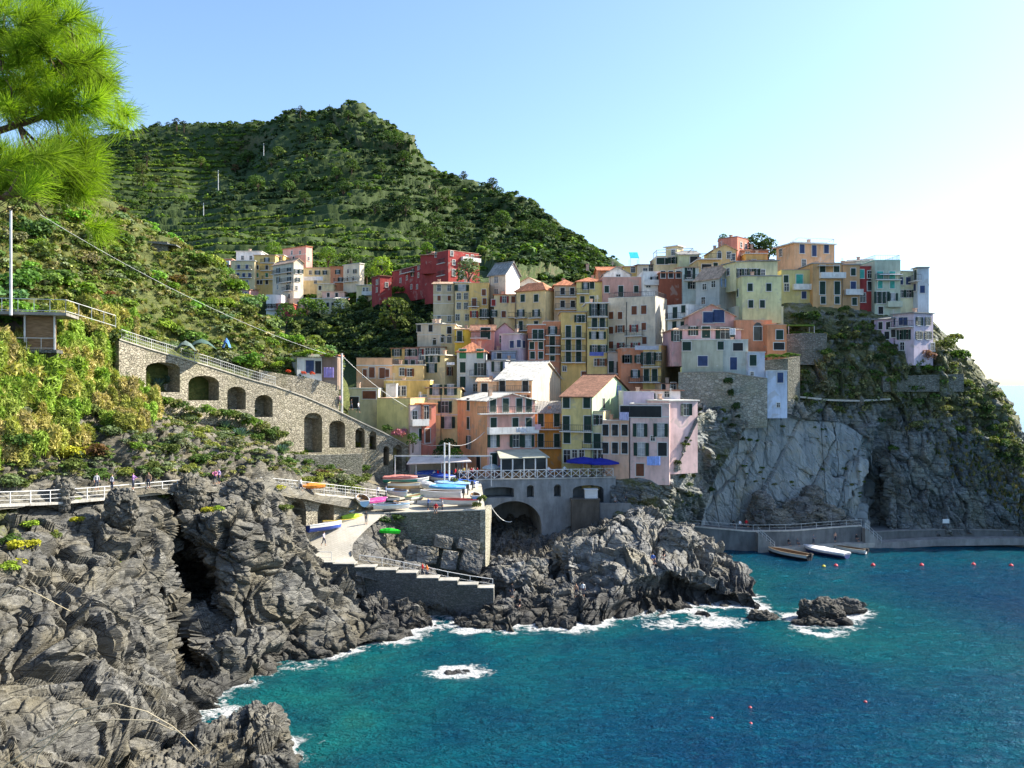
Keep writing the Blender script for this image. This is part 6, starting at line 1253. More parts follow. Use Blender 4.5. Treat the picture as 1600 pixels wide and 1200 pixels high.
sheet('white washing on the balcony of the orange and pink house',806,668,129.9,1.7,.75,(.7,.7,.72),fold=14)
sheet('pink washing at the end of the long balcony by the orange house',836,663,131.8,.9,.8,(.65,.4,.45),fold=10)
sheet('white washing on the balcony above the cream cottage',698,566,152.5,1.4,.5,(.75,.75,.8),fold=12)
sheet('row of pale washing along the terrace over the salmon house',992,540,150.2,4.6,.75,(.52,.54,.6),fold=30)
sheet('blue and white washing on the yellow loggia house',921,550,155.9,2.6,.7,(.12,.16,.45),fold=18)
sheet('white sheets on the terrace beside the pink hip roof house',1140,513,143.4,1.0,1.1,(.75,.75,.75),fold=8)
sheet('lilac washing on the roof terrace of the peach house',968,644,129.6,1.4,1.2,(.55,.52,.72),fold=8)
sheet('white washing strung across the yellow row house of the upper hamlet',474,432,236.2,5.4,1.1,(.68,.68,.7),fold=22)
def canopy(label, x, y, d, w, dep, th, col, rise=.0, name='awning', frame=True, hgt=2.4, mat='fabric', rz=0):
    root = empty(name, P(x, y, d), rz); tag(root, label, name.replace('_', ' ')); m = MB(); m.slab([(0, 0, hgt), (w, 0, hgt), (w, dep, hgt+rise), (0, dep, hgt+rise)], th); m.obj('cover', [M[mat]], root, col)
    if frame:
        for xx in (.05, w-.05):
            for yy in (.05, dep-.05): m = MB(); m.bar((xx, yy, 0), (xx, yy, hgt-th), .08); m.obj('post', [M['metal_rail']], root)
    return root
canopy('bright blue awning raised on the skyline terrace',985,420,186,1.9,2.5,.08,(.02,.42,.80),1.6)
canopy('white flat awning over the teal balcony',1375,431,155,4.2,1.5,.1,(.75,.75,.75),.3,frame=False,hgt=.3)
canopy('pale flat awning over the tan orange balcony',1279,420,154.8,3.8,1.2,.08,(.5,.5,.46),.1,frame=False,hgt=.6)
canopy('green vine covered pergola on the headland terrace',1232,524,150,4.6,2.6,.25,(.12,.2,.03),0,'pergola',hgt=1.9)
def frame3(label, pts, d, w, name='roof_frame'):
    root = empty(name, P(*pts[0], d)); tag(root, label, 'roof frame'); V = [P(x, y, d)-root.location for x, y in pts]; dep = Vector((0, 4, 0)); m = MB()
    for a, b in zip(V, V[1:]): m.bar(a, b, w); m.bar(a+dep, b+dep, w)
    for a in V: m.bar(a, a+dep, w)
    m.obj('bars', [M['white_paint']], root).name = 'frame'
frame3('white tubular frame on the roof of the peach villa', [(1226,388),(1247,372),(1303,374),(1300,388)], 166, .1)
frame3('white pergola frame over the yellow skyline house', [(1026,402),(1026,391),(1083,388),(1083,402)], 178, .12)
for lb, x, y, d, w, dep, col, rz in (('dark green tarpaulin spread over a heap on the slope',315,545,110.5,3.6,2.6,(.07,.12,.10),.3),('sagging grey green tarpaulin beside the darker one',290,548,108.5,2.6,1.6,(.13,.17,.15),.2),('small blue tarpaulin in the vegetable garden',354,543,114.5,1.0,.9,(.10,.24,.55),0)):
    V = []; 
    for i in range(9):
        for j in range(7): u, v = i/8, j/6; V.append(((u-.5)*w, (v-.5)*dep, 1.25*math.sin(math.pi*u)*math.sin(math.pi*(.15+.7*v))**.7+.07*math.sin(i*2.3+j*1.7)))
    o = link('tarpaulin', npmesh('tarpaulin', np.array(V), gquads(9, 7), True), None, [M['fabric']], col); o.location = P(x, y, d); o.rotation_euler = (0, 0, rz); tag(o, lb, 'tarpaulin')
# ------------------------------------------------------------------ loose rocks
def rock(label, x, y, d, sx, sy, sz, seed, mat='shore_rock', name='rock', rz=0, group=None, sub=5, rx=0, blk=.35, box=False, ry=0):
    bm = bmesh.new()
    if box: bmesh.ops.create_cube(bm, size=1.7); bmesh.ops.subdivide_edges(bm, edges=bm.edges, cuts=9, use_grid_fill=True)
    else: bmesh.ops.create_icosphere(bm, subdivisions=sub, radius=1)
    V = np.array([v.co for v in bm.verts]); nn = V/np.linalg.norm(V, axis=1, keepdims=True); S = np.array((sx, sy, sz))
    if box: V = V*.86+nn*.18
    q = V*S; v1, e1 = voro(q/(max(S)*.55)+seed, seed); v2, e2 = voro(q/(max(S)*.22)+seed, seed+3)
    dd = blk*max(S)*.5*(v1-.25*np.exp(-(e1/.08)**2))+blk*max(S)*.22*(v2-.3*np.exp(-(e2/.1)**2))+.12*fbm(q/1.0+seed, 3, seed)
    W_ = q+nn*(dd*(.25 if box else 1))[:, None]
    for v, c in zip(bm.verts, W_): v.co = c
    me = bpy.data.meshes.new('rock'); bm.to_mesh(me); bm.free(); me.materials.append(M[mat]); o = link(name, me); o.location = P(x, y, d); o.rotation_euler = (rx, ry, rz); tag(o, label, 'rock', group); return o
dI = 27*F/365
rock('big dark islet rock standing in white surf',1284,957,27*F/366,2.5,1.7,1.55,11); rock('dark rock pillar at the landward end of the islet',1259,957,27*F/366,.85,1.2,1.45,12); rock('small separate dark rock seaward of the islet',1325,950,27*F/357,2.0,1.2,1.1,13); rock('low wet reddish rock awash in front of the islet',1283,973,27*F/374,3.2,1.0,.55,14)
rock('low dark rock awash off the tip of the pale promontory',1192,965,27*F/366,1.9,1.0,.8,15); rock('foaming low rock alone in the dark blue water',714,1052,27*F/451,1.1,.6,.25,16)
for i, (x, y, d, sx, sz, rz) in enumerate(((692,848,110.6,1.35,.95,.1),(731,853,110.4,1.6,.85,.1),(668,868,108.8,1.5,1.2,.05),(702,876,108.2,1.15,1.35,.05),(736,880,107.9,1.5,1.5,.1),(645,866,109.3,.8,1.3,0))):
    rock(('upper left squared block','long upper block','tall split block','middle lower block','biggest lower block','narrow upright block')[i]+' of stone piled against the quay wall', x, y, d, sx, 1.2, sz, 21+i, 'pale_rock', 'stone_block', rz, 'squared blocks below the quay wall', box=True, rx=-.3, blk=.5, ry=(.2,.26,.12,.17,.3,.08)[i])
for i, (x, y, d, sx, sy, sz) in enumerate(((805,905,105,3.2,2.2,1.9),(838,893,107,1.6,1.4,1.8),(1060,845,113,2.6,2.4,2.2),(1155,848,140,1.9,1.4,1.3),(1128,852,139.6,1.5,1.0,.7),(98,772,80.2,1.1,1.0,1.6),(298,770,90,1.6,1.5,1.9),(375,775,95,2.6,1.6,1.9),(190,795,81.5,1.6,1.3,2.0))):
    rock(('broad slanting boulder beside the concrete steps','lit boulder at the mouth of the stream','rounded shoulder boulder on the pale promontory','boulder half awash under the sea wall','low boulder beside the sea wall boulder','balanced stump of rock under the white path railing','leaning boulder at the top of the rock chasm','dark boulder on the crest above the rock chasm','round boulder under the white path railing')[i], x, y, d, sx, sy, sz, 41+i, 'pale_rock' if i < 3 else 'cliff_rock', 'boulder')
for i, (x, y, d, sx, sz) in enumerate(((1215,812,142.4,2.8,1.9),(1250,800,143,3.2,2.4),(1290,806,143.4,3.0,1.9),(1320,822,143.6,2.4,1.2),(1268,775,144.6,2.0,1.8),(1190,800,142.6,2.2,3.4))):
    rock(('broken boulder','largest lit boulder','flat topped boulder','low end boulder','upper perched boulder','tall leaning slab boulder')[i]+' of the rockfall under the smooth cliff', x, y, d, sx, 1.8, sz, 61+i, 'pale_rock', 'boulder', 0, 'rockfall under the smooth cliff')
# ------------------------------------------------------------------ plants
vr = np.random.default_rng(11)
def tuft(n, h, spread, w, droop=.35, r=vr, base=.15):
    a = r.random(n)*6.283; ln = h*(.55+.6*r.random(n)); sp_ = spread*(.2+.9*r.random(n)); b0 = np.stack([np.cos(a), np.sin(a), a*0], 1)*(base*spread*r.random(n))[:, None]
    o = np.stack([np.cos(a), np.sin(a), a*0], 1); mid = b0+o*(sp_*.4)[:, None]; mid[:, 2] = ln*.6; tip = b0+o*sp_[:, None]; tip[:, 2] = ln*(1-droop*r.random(n))
    s = np.stack([-np.sin(a), np.cos(a), a*0], 1)*w*.5
    lt = r.random(n); V = np.concatenate([np.stack([b0-s, b0+s, mid+s*.8, mid-s*.8], 1), np.stack([mid-s*.8, mid+s*.8, tip+s*.1, tip-s*.1], 1)]); return V, np.r_[lt, lt]
T_FAR = [leaves(lobeset(4, .62, .62, .9, vr), 90, .34, r=vr) for _ in range(6)]
T_BUSH = [leaves(lobeset(6, .62, .6, .8, vr), 520, .17, jit=.7, r=vr) for _ in range(5)]
T_TREE = [leaves([(0,0,1.9,.75,.75,.6)]+[(math.cos(q*1.3+k)*.62, math.sin(q*1.3+k)*.62, 1.35+.35*math.sin(q*2.2+k), .42, .42, .34) for q in range(5)], 560, .17, jit=.75, r=vr) for k in range(4)]
T_PINE = [leaves([(0,0,2.5,.4,.4,.35),(.45,.1,2.2,.36,.36,.22),(-.42,.2,2.05,.38,.38,.22),(.1,-.42,1.85,.4,.4,.22),(.05,.4,1.7,.34,.34,.2),(-.3,-.3,2.3,.3,.3,.2)], 300, .16, jit=.8, r=vr) for k in range(3)]
T_TUFT = [tuft(46, 1., .75, .05) for _ in range(4)]
T_REED = [tuple(np.concatenate(z) for z in zip(leaves([(0,0,.45,.45,.45,.5),(.25,.1,.8,.3,.3,.4),(-.2,-.15,.85,.28,.28,.42)], 820, .075, jit=1.6, asp=4.2, up=.1, r=vr), tuft(60, 1.3, .6, .016, .6))) for _ in range(4)]
def xform(T, pos, sc, r=vr, squash=None):
    Vs = []; lts = []; 
    for p, s in zip(pos, sc):
        V, lt = T[r.integers(len(T))]; a = r.random()*6.283; c, q = math.cos(a), math.sin(a)
        W_ = V@np.array([[c, q, 0], [-q, c, 0], [0, 0, 1]])*(np.array(s) if np.ndim(s) else s)+np.array(p); Vs.append(W_); lts.append(lt)
    return Vs, lts
def mass(name, pos, sc, T, cols, label=None, jitter=.25):
    """growth nobody could count: one object, a tint for each plant"""
    Vs, lts = xform(T, pos, sc); tint = []
    for k, V in enumerate(Vs):
        c = np.array(cols[vr.integers(len(cols))])*(1+jitter*(vr.random()-.5)*2); tint.append(np.repeat(c[None], len(V)*4, 0))
    V = np.concatenate(Vs); lt = np.concatenate(lts); n = len(V)
    me = npmesh(name, V.reshape(-1, 3), np.arange(n*4).reshape(n, 4), False, None, {'lt': np.repeat(lt, 4), 'tint': np.concatenate(tint)})
    o = link(name, me, None, [M['massed_leaf']]); tag(o, label, None, None, 'stuff'); return o
def spots(g, n, poly, seed=0, excl=()):
    r = np.random.default_rng(seed); px, py = g.pix[..., 0], g.pix[..., 1]
    ok = inpoly(px, py, poly)
    for e in excl: ok &= ~inpoly(px, py, e)
    i = np.argwhere(ok)
    if len(i) == 0: return np.zeros((0, 3)), np.zeros((0, 3)), np.zeros((0, 2))
    j = i[r.integers(len(i), size=n)]; return g.V[j[:, 0], j[:, 1]], g.N2[j[:, 0], j[:, 1]], np.stack([px[j[:, 0], j[:, 1]], py[j[:, 0], j[:, 1]]], 1)
def at(g, x, y):                              # ground point seen at this photo pixel
    d = (g.pix[..., 0]-x)**2+(g.pix[..., 1]-y)**2; k = np.unravel_index(np.argmin(d), d.shape); return Vector(g.V[k])
def leaf_me(key, T, k):
    return cached((key, k), lambda: _lm(key, T[k]))
def _lm(key, t):
    me = leafmesh(key, *t); me.materials.append(M['leaf']); return me
def bush(label, p, s, col, group=None, k=None, name='bush', T=None, key='bush', cat=None):
    T = T or T_BUSH; k = vr.integers(len(T)) if k is None else k
    o = link(name, leaf_me(key, T, int(k)), None, (), col); o.location = p; o.scale = s if np.ndim(s) else (s, s, s); o.rotation_euler = (0, 0, vr.random()*6.28); tag(o, label, cat or name, group); return o
def tree(label, p, s, col, group=None, T=None, key='crown', name='tree', th=1.2, k=None):
    T = T or T_TREE; k = int(vr.integers(len(T))) if k is None else k; s = s if np.ndim(s) else (s, s, s)
    root = empty(name, p, vr.random()*6.28); root.scale = s; tag(root, label, 'tree', group)
    def tk():
        m = MB(); m.tube([(0, 0, -.3), (.04, 0, th*.5), (0, .03, th+.4)], [.1, .075, .05], 6)
        for q in range(4): a = q*1.6+k; m.tube([(0, 0, th*.75), (math.cos(a)*.25, math.sin(a)*.25, th+.15), (math.cos(a)*.5, math.sin(a)*.5, th+.4)], [.045, .03, .015], 5)
        return withmats(m, 'trunk', [M['bark']])
    child('trunk', cached(('trunk', key, th, k), tk), root); c = child('crown', leaf_me(key, T, k), root, color=col); return root
DKG=(.038,.068,.022); MDG=(.062,.108,.024); BRG=(.10,.17,.022); VIN=(.19,.27,.03); GRY=(.11,.145,.07); OLV=(.09,.115,.03); DRY=(.27,.21,.085); YEL=(.30,.29,.025); RUS=(.095,.055,.025); HAY=(.22,.2,.07)
# --- the mountain
rim = [(40,236),(150,214),(275,195),(410,197),(480,185),(552,168),(620,208),(690,264),(765,288),(840,336),(910,384),(955,416),(950,440),(860,440),(780,425),(700,395),(560,405),(430,400),(300,398),(240,372),(150,330),(40,320)]
T_LOW = [leaves(lobeset(3, .6, .6, .8, vr), 44, .46, jit=.6, r=vr) for _ in range(8)]
def edge_spots(poly, n, seed, keep=.7):
    r = np.random.default_rng(seed); px, py = hill.pix[..., 0], hill.pix[..., 1]; band = (hill.fr > .42) & (hill.fr < .74)
    i = np.argwhere(inpoly(px, py, poly) & (band | (hill.tm < .15) | (r.random(px.shape) < keep*.5))); j = i[r.integers(len(i), size=n)]
    return hill.V[j[:, 0], j[:, 1]], hill.N2[j[:, 0], j[:, 1]], np.stack([px[j[:, 0], j[:, 1]], py[j[:, 0], j[:, 1]]], 1)
p, n, q = edge_spots(rim, 10500, 1); wv = vr.random(len(p)); pn = fbm(p/30, 2, 15)
left = inpoly(q[:, 0], q[:, 1], [(40,200),(460,180),(400,240),(320,300),(245,370),(40,330)])
lowz = ~left & (q[:, 1] > 335) & (q[:, 0] < 680); spur = ~left & ~lowz
for sel, c, lb, s0, s1 in ((left & (pn < .08), [MDG, BRG, (.075,.125,.022), OLV], 'mixed green scrub covering the mountain terraces', .8, 1.1), (left & (pn >= .08), [DKG, MDG, (.05,.08,.025)], 'darker scrub in patches on the mountain terraces', 1.0, 1.5),
    (spur & (pn < .1), [MDG, DKG, (.06,.10,.024), (.045,.075,.028), OLV, BRG], 'evergreen scrub covering the rocky spur of the mountain', 1.0, 1.9), (spur & (pn >= .1), [DKG, (.035,.062,.022), (.05,.078,.035)], 'nearly black evergreen scrub on the rocky spur', 1.3, 2.2), (lowz, [MDG, BRG, OLV, DKG], 'low scrub on the vineyard terraces', .8, 1.2)):
    k = np.flatnonzero(sel); z = s0+s1*wv[k]**1.6; mass('scrub', p[k], np.c_[z, z, z*.85], T_LOW, c, lb)
# vines in rows along the terrace edges
px, py = hill.pix[..., 0], hill.pix[..., 1]; Vv = hill.V; zr = (Vv[..., 2]/4.2)%1.0
vy = inpoly(px, py, [(245,360),(330,318),(470,330),(560,345),(660,360),(700,400),(640,415),(560,412),(430,400),(330,405),(280,395)]) | inpoly(px, py, [(150,230),(330,205),(390,215),(320,290),(240,340),(160,320)])
i = np.argwhere(vy & (hill.fr > .5) & (hill.fr < .72)); j = i[vr.integers(len(i), size=14000)]
mass('vines', Vv[j[:, 0], j[:, 1]], np.c_[.8+.7*vr.random(len(j)), .8+.7*vr.random(len(j)), .8+.5*vr.random(len(j))], T_LOW, [VIN, BRG, VIN, (.11,.15,.03)], 'bright green vines planted along the dry stone terraces')
TG='round evergreen trees on the mountain spur'
p, n, q = spots(hill, 120, [(360,255),(480,190),(552,175),(680,265),(760,290),(830,340),(880,380),(860,410),(760,390),(620,345),(430,320),(350,310)], 5)
for k in range(len(p)):
    s = 2.3+2.2*vr.random(); tree('round dark evergreen tree growing among the scrub of the mountain spur', p[k]-np.array((0, 0, s*.5)), (s, s, s*.95), [DKG, MDG, (.03,.05,.02), (.055,.09,.02)][vr.integers(4)], TG)
TL='loose trees on the sunny mountain terraces'
p, n, q = spots(hill, 46, [(150,235),(350,205),(430,205),(330,290),(260,340),(170,320)], 6)
for k in range(len(p)):
    s = 1.8+1.4*vr.random(); tree('small green tree standing loose on the sunny mountain terraces', p[k]-np.array((0, 0, s*.4)), s, [MDG, BRG, OLV][vr.integers(3)], TL)
for x, y, s, lb in ((190,210,3.0,'pine'),(222,206,3.4,'pine'),(236,203,2.6,'pine'),(249,202,3.6,'pine'),(262,200,3.2,'pine'),(275,199,4.0,'pine'),(286,199,3.6,'pine'),(292,210,2.6,'pine')):
    tree('pine in the ragged row along the far left crest of the mountain', at(hill, x, y+4)-Vector((0, 0, 1.5)), (s, s, s*.9), (.035,.055,.028), 'pines on the mountain crest', T_PINE, 'pine_crown', 'pine_tree', 2.0)
for x, y, s, lb in ((471,187,3.2,'lone umbrella shaped pine on the crest left of the mast'),(462,190,2.0,'thin pine just left of the lone umbrella shaped pine'),(405,198,2.0,'low round tree on the crest of the left terraces'),(728,273,3.2,'spiky treetop on the lower right crest of the mountain'),(230,262,4.2,'tall pale pine standing on the left terraces'),(368,262,2.4,'small dead brown tree beside the white pylon'),(770,293,3.4,'round tree at the edge of the rocky spur crest'),(668,380,2.6,'bright green tree above the long red building'),(680,336,2.4,'reddish brown dry tree on the dark spur')):
    tree(lb, at(hill, x, y+3)-Vector((0, 0, 1)), s, (.2,.1,.06) if 'reddish' in lb else RUS if 'brown' in lb else BRG if 'bright' in lb else (.04,.06,.03), None, T_PINE if 'pine' in lb or 'spiky' in lb else T_TREE, 'pine_crown' if 'pine' in lb or 'spiky' in lb else 'crown', 'pine_tree' if 'pine' in lb else 'tree', 2.0 if 'pine' in lb or 'spiky' in lb else 1.2)
# --- green between the houses and in the valley
for x, y, d, s, c, lb in ((513,408,262,3.2,BRG,'bright green tree beside the pink house of the upper hamlet'),(428,400,262,3.0,BRG,'bright green tree behind the yellow attic house of the upper hamlet'),(548,412,262,3.4,MDG,'dark bush like tree over the row houses of the upper hamlet'),(597,428,236,3.4,VIN,'yellow green tree left of the long red building'),(573,432,240,2.6,MDG,'dark green tree between the row houses and the red houses'),
    (617,505,196,4.2,OLV,'lone pale round tree on the dark valley slope'),(480,492,224,3.2,BRG,'light green tree below the low cream row house'),(497,494,222,3.0,MDG,'darker tree beside the light green tree below the cream row'),(533,490,222,2.8,GRY,'silvery tree below the white rounded wash house'),(447,500,216,3.0,MDG,'dark tree under the dark red cottage'),
    (732,436,202,3.4,GRY,'grey green tree in front of the dark red end block'),(700,714,133,2.0,DKG,'dark tree filling the gap below the tall pale yellow house'),(712,722,131,1.5,BRG,'lighter green tree over the boat shelter'),(688,722,131.5,1.6,DKG,'second dark tree beside the brick red corner wing'),(645,692,132.6,1.1,MDG,'spiky green plant tree in front of the white and red house'),
    (1168,398,180,2.6,MDG,'leafy tree behind the low ruddy house on the skyline'),(1185,394,180,2.8,(.05,.08,.025),'taller tree with pale tip on the skyline left of the peach villa'),(1201,400,178,2.6,DKG,'dark tree next to the peach villa on the skyline'),(1130,378,180,1.2,MDG,'roof garden shrub tree on the salmon red tower house')):
    tree(lb, P(x, y, d)-Vector((0, 0, s*1.1)), s, c)
p, n, q = spots(hill, 620, [(440,500),(560,488),(680,470),(700,560),(640,590),(560,570),(470,540)], 9)
mass('undergrowth', p, 1.0+1.2*vr.random(len(p)), T_FAR, [(.02,.035,.014), (.03,.05,.018), OLV], 'dark undergrowth on the shaded valley slope')
p, n, q = spots(hill, 500, [(300,430),(420,450),(560,480),(680,440),(660,400),(500,400),(330,400)], 10)
mass('undergrowth', p, .9+1.2*vr.random(len(p)), T_FAR, [MDG, BRG, OLV], 'green gardens around the upper hamlet')
bush('pink flowering oleander at the top of the arcaded ramp', P(622, 685, 133.4), (1.9, 1.6, 1.5), (.42,.16,.2)); bush('green oleander bush left of the pink flowering one', P(606, 676, 133.4), (1.2, 1.2, 1.2), MDG)
# --- planted slope of the near side
SLP = [(0,300),(60,300),(150,306),(190,334),(240,374),(285,400),(330,424),(370,466),(430,521),(470,545),(520,582),(515,620),(430,590),(370,565),(285,540),(200,515),(100,520),(0,560)]
p, n, q = spots(slope, 2400, SLP, 21)
mass('dry_grass', p, np.c_[.5+.5*vr.random(len(p)), .5+.5*vr.random(len(p)), .5+.5*vr.random(len(p))], T_TUFT, [(.28,.25,.09), (.2,.22,.05), (.16,.19,.04), (.32,.27,.11), (.22,.23,.06)], 'dry yellowish grass covering the planted slope')
kinds = [((.10,.135,.055),'grey green dome shaped bush'),(BRG,'bright green leafy bush'),(OLV,'olive coloured scrub bush'),(MDG,'dark green bush'),(RUS,'rusty brown dry bush'),((.17,.19,.04),'yellow green bush'),((.14,.15,.09),'silvery bush')]
p, n, q = spots(slope, 140, SLP, 22)
for k in range(len(p)):
    c, lb = kinds[vr.choice(7, p=[.22,.2,.18,.16,.05,.11,.08])]; s = 1.1+1.7*vr.random()**1.4; c = tuple(v*(1.0+.6*vr.random()) for v in c)
    bush(lb+' growing on the dry grassy slope above the upper path', p[k]-np.array((0, 0, .25*s)), (s*1.15, s*1.15, s*(.75+.3*vr.random())), c, 'bushes on the slope above the upper path')
for x, y, s, c, lb in ((300,420,3.0,DKG,'big dark rounded bush on the ridge near the upper hamlet'),(335,430,2.2,BRG,'bright leafy bush on the ridge in front of the salmon hamlet house'),(355,460,2.6,BRG,'large bright bush hanging over the ridge end'),(125,468,2.6,BRG,'lush bright green bush above the station shelter'),(85,448,2.3,BRG,'second lush green bush left of the larger one over the shelter'),(160,483,2.0,MDG,'darker lush bush right of the lush green ones'),(235,512,2.0,BRG,'bright green hedge bush hanging over the upper path railing'),(205,430,2.2,(.10,.135,.055),'broad grey green dome bush in the middle of the slope'),(265,500,1.7,VIN,'yellow green bush at the railing of the upper path'),(390,575,1.8,BRG,'vivid green round bush in the garden under the vine roof'),(110,345,1.4,YEL,'yellow flowering bush high on the slope'),(420,548,1.6,BRG,'leafy vine bush on the garden roof')):
    bush(lb, at(slope, x, y)-Vector((0, 0, .35*s)), (s*1.2, s*1.2, s), c)
for x, y, lb in ((450,583,'red geranium pot plant left of the cottage wall'),(475,586,'red geranium pot plant in front of the white cottage'),(488,587,'red geranium pot plant by the cottage corner')):
    bush(lb, P(x, y, 122.6), .55, (.45,.07,.03), 'geraniums by the garden cottage', name='flower_bush', cat='flowers')
p, n, q = spots(slope, 2100, SLP, 25); z = .45+.75*vr.random(len(p))**1.5
mass('scrub', p, np.c_[z*1.15, z*1.15, z*.85], T_FAR, [(.13,.17,.045), (.11,.16,.03), (.10,.15,.03), (.15,.18,.09), (.19,.21,.06), (.22,.2,.09), MDG], 'low mixed scrub between the bushes of the planted slope')
p, n, q = spots(slope, 950, [(200,620),(300,640),(430,690),(470,720),(580,750),(440,745),(300,742),(0,755),(0,720),(150,710)], 26); z = .25+.45*vr.random(len(p))**1.5
mass('scrub', p, np.c_[z*1.2, z*1.2, z*.8], T_FAR, [(.12,.15,.045), MDG, (.14,.17,.09), (.19,.19,.06)], 'sparse low plants in the rocks above the lower path')
for x, y, d, s_, lb in ((1138,600,141.6,1.5,'dark ivy hanging over the middle of the pale bastion'),(1142,620,141.4,1.7,'dark ivy lower on the pale bastion'),(1150,640,141.2,1.6,'dark ivy at the foot of the pale bastion'),(1075,655,141.5,1.8,'dark bush between pale bastion and upper pink wing'),(1100,662,141.5,1.6,'dark bush under the pale bastion'),(1125,658,141,1.4,'olive bush under the pale bastion')):
    bush(lb, P(x, y, d)-Vector((0, 0, .4)), (s_, .7 if 'ivy' in lb else s_, s_), OLV if 'olive' in lb else DKG, None, None, 'ivy' if 'ivy' in lb else 'bush')
# reeds and tall grasses at the left edge
RE_ = [(-30,560),(60,540),(110,500),(150,480),(205,520),(210,600),(240,650),(235,700),(180,690),(110,700),(60,730),(-30,750)]
p, n, q = spots(slope, 360, RE_, 31); gold = fbm(np.c_[q/45, q[:, :1]*0], 2, 6)
for sel, cl, lb in ((gold < 0, [(.20,.28,.045), (.16,.25,.035), (.24,.29,.06)], 'tall feathery yellow green reeds below the station shelter'), (gold >= 0, [(.32,.28,.085), (.27,.28,.065), (.36,.30,.12)], 'golden feathery reeds below the station shelter')):
    mass('reeds', p[sel], np.c_[1.3+.9*vr.random(sel.sum()), 1.3+.9*vr.random(sel.sum()), 1.6+1.0*vr.random(sel.sum())], T_REED, cl, lb) if sel.any() else None

for x, y, s, c, lb in ((155,535,2.3,(.05,.075,.02),'dark green bush standing up among the golden reeds'),(175,590,1.8,MDG,'lower green bush at the end of the reeds'),(100,690,1.5,YEL,'bright yellow bush under the reeds'),(125,710,1.5,YEL,'second yellow bush below the reeds over the rocks'),(20,700,1.6,MDG,'dark bush at the left edge below the reeds'),(120,650,1.4,DKG,'dark hollow shrub between reeds and rocks'),(385,650,1.7,MDG,'dark green bush between the agaves under the arches'),(565,700,1.6,YEL,'yellow green bush crowning the short stone wall'),(550,703,1.2,(.22,.22,.05),'smaller yellowish bush on the short stone wall'),(478,712,1.1,GRY,'grey green bush at the foot of the tall blind arch'),(512,706,1.0,GRY,'grey bush under the second tall blind arch'),(270,640,1.3,OLV,'olive bush under the second segmental arch'),(305,655,1.2,YEL,'small yellow bush on the lit rocks under the arches')):
    bush(lb, at(slope, x, y)-Vector((0, 0, .25*s)), (s*1.15, s*1.15, s*.95), c)
p, n, q = spots(slope, 130, [(0,640),(230,650),(300,640),(430,680),(600,750),(560,770),(440,745),(300,745),(160,755),(0,765)], 32, [[(320,770),(370,700),(450,690),(450,770)]])
for k in range(len(p)):
    c, lb = kinds[vr.choice(7, p=[.15,.1,.3,.15,.05,.15,.1])]; s = .5+1.0*vr.random()**1.5
    bush(lb.replace('bush', 'shrub')+' rooted in the rocks between arches and lower path', p[k]-np.array((0, 0, .2*s)), (s*1.2, s*1.2, s), c, 'shrubs in the rocks under the arches', name='shrub')
for k, x in enumerate(range(212, 462, 14)):
    yb = float(np.interp(x, [212, 285, 370, 430, 470], [618, 640, 655, 682, 715])); s_ = .9+.8*vr.random(); c = [MDG, OLV, GRY, BRG, (.14,.15,.05)][k % 5]
    bush(('dark','olive','grey green','bright green','yellowish')[k % 5]+' bush growing against the foot of the arcaded wall', P(x, yb, float(np.interp(x, [212, 285, 370, 470], [102.2, 107.8, 114.6, 121.6])))-Vector((0, 0, .3)), (s_*1.2, s_, s_), c, 'bushes at the foot of the arcaded wall')
p, n, q = spots(head, 34, [(1130,760),(1165,680),(1200,650),(1320,665),(1355,700),(1350,820),(1200,760)], 46)
for k in range(len(p)):
    s_ = .22+.4*vr.random(); bush('small tuft of green growing in the cracks of the smooth pale cliff', p[k], (s_*1.2, s_, s_), [OLV, (.13,.13,.05), MDG][vr.integers(3)], 'tufts in the cracks of the smooth cliff', name='shrub')
for x, y, d, s_, c, lb in ((468,556,125.8,1.3,BRG,'vine clump spilling over the cottage roof edge'),(488,553,126.2,1.4,VIN,'lighter vine clump on the middle of the cottage roof'),(446,566,124.6,1.5,MDG,'bushy vine beside the white garden cottage'),(515,557,127,1.1,BRG,'vine clump over the rust coloured garden shed'),(432,572,123.4,1.3,VIN,'yellow green vine at the garden wall corner')):
    bush(lb, P(x, y, d)-Vector((0, 0, .3)), (s_*1.5, s_, s_*.7), c)
for k, (x, y, d) in enumerate(((20,560,83),(45,566,84.5),(70,560,86),(95,556,88),(112,548,90),(5,575,82.5),(60,585,84.5),(100,580,88))):
    me_ = leaf_me('reed_clump', T_REED, k % 4); o = link('reed_clump', me_, None, (), [(.20,.28,.045), (.30,.28,.08)][k % 2]); o.location = P(x, y+66, d); s_ = 2.2+.5*(k % 3); o.scale = (s_, s_, s_*1.15); tag(o, 'feathery reed clump standing in front of the station shelter', 'reeds', 'reed clumps in front of the shelter')
def agave_me():
    V = []; F_ = []
    for k in range(34):
        a = k*2.399; el = R(18+62*(k/34)); L_ = 1.0-.25*k/34; r0 = .06
        d = np.array((math.cos(a)*math.cos(el), math.sin(a)*math.cos(el), math.sin(el))); s = np.array((-math.sin(a), math.cos(a), 0)); up = np.cross(s, -d)
        for t, w_, dz in ((0, .06, 0), (.35, .11, .03), (.75, .07, .0), (1., .004, -.06)):
            c = d*(r0+L_*t)+np.array((0, 0, dz)); V += [c-s*w_, c+up*-.03, c+s*w_]
        o = k*12
        for i in range(3):
            for j in range(2): F_.append((o+i*3+j, o+i*3+j+1, o+i*3+j+4, o+i*3+j+3))
    me = npmesh('agave', np.array(V), np.array(F_), True, None, {'lt': vr.random(len(V))*.4+.3}); me.materials.append(M['leaf']); return me
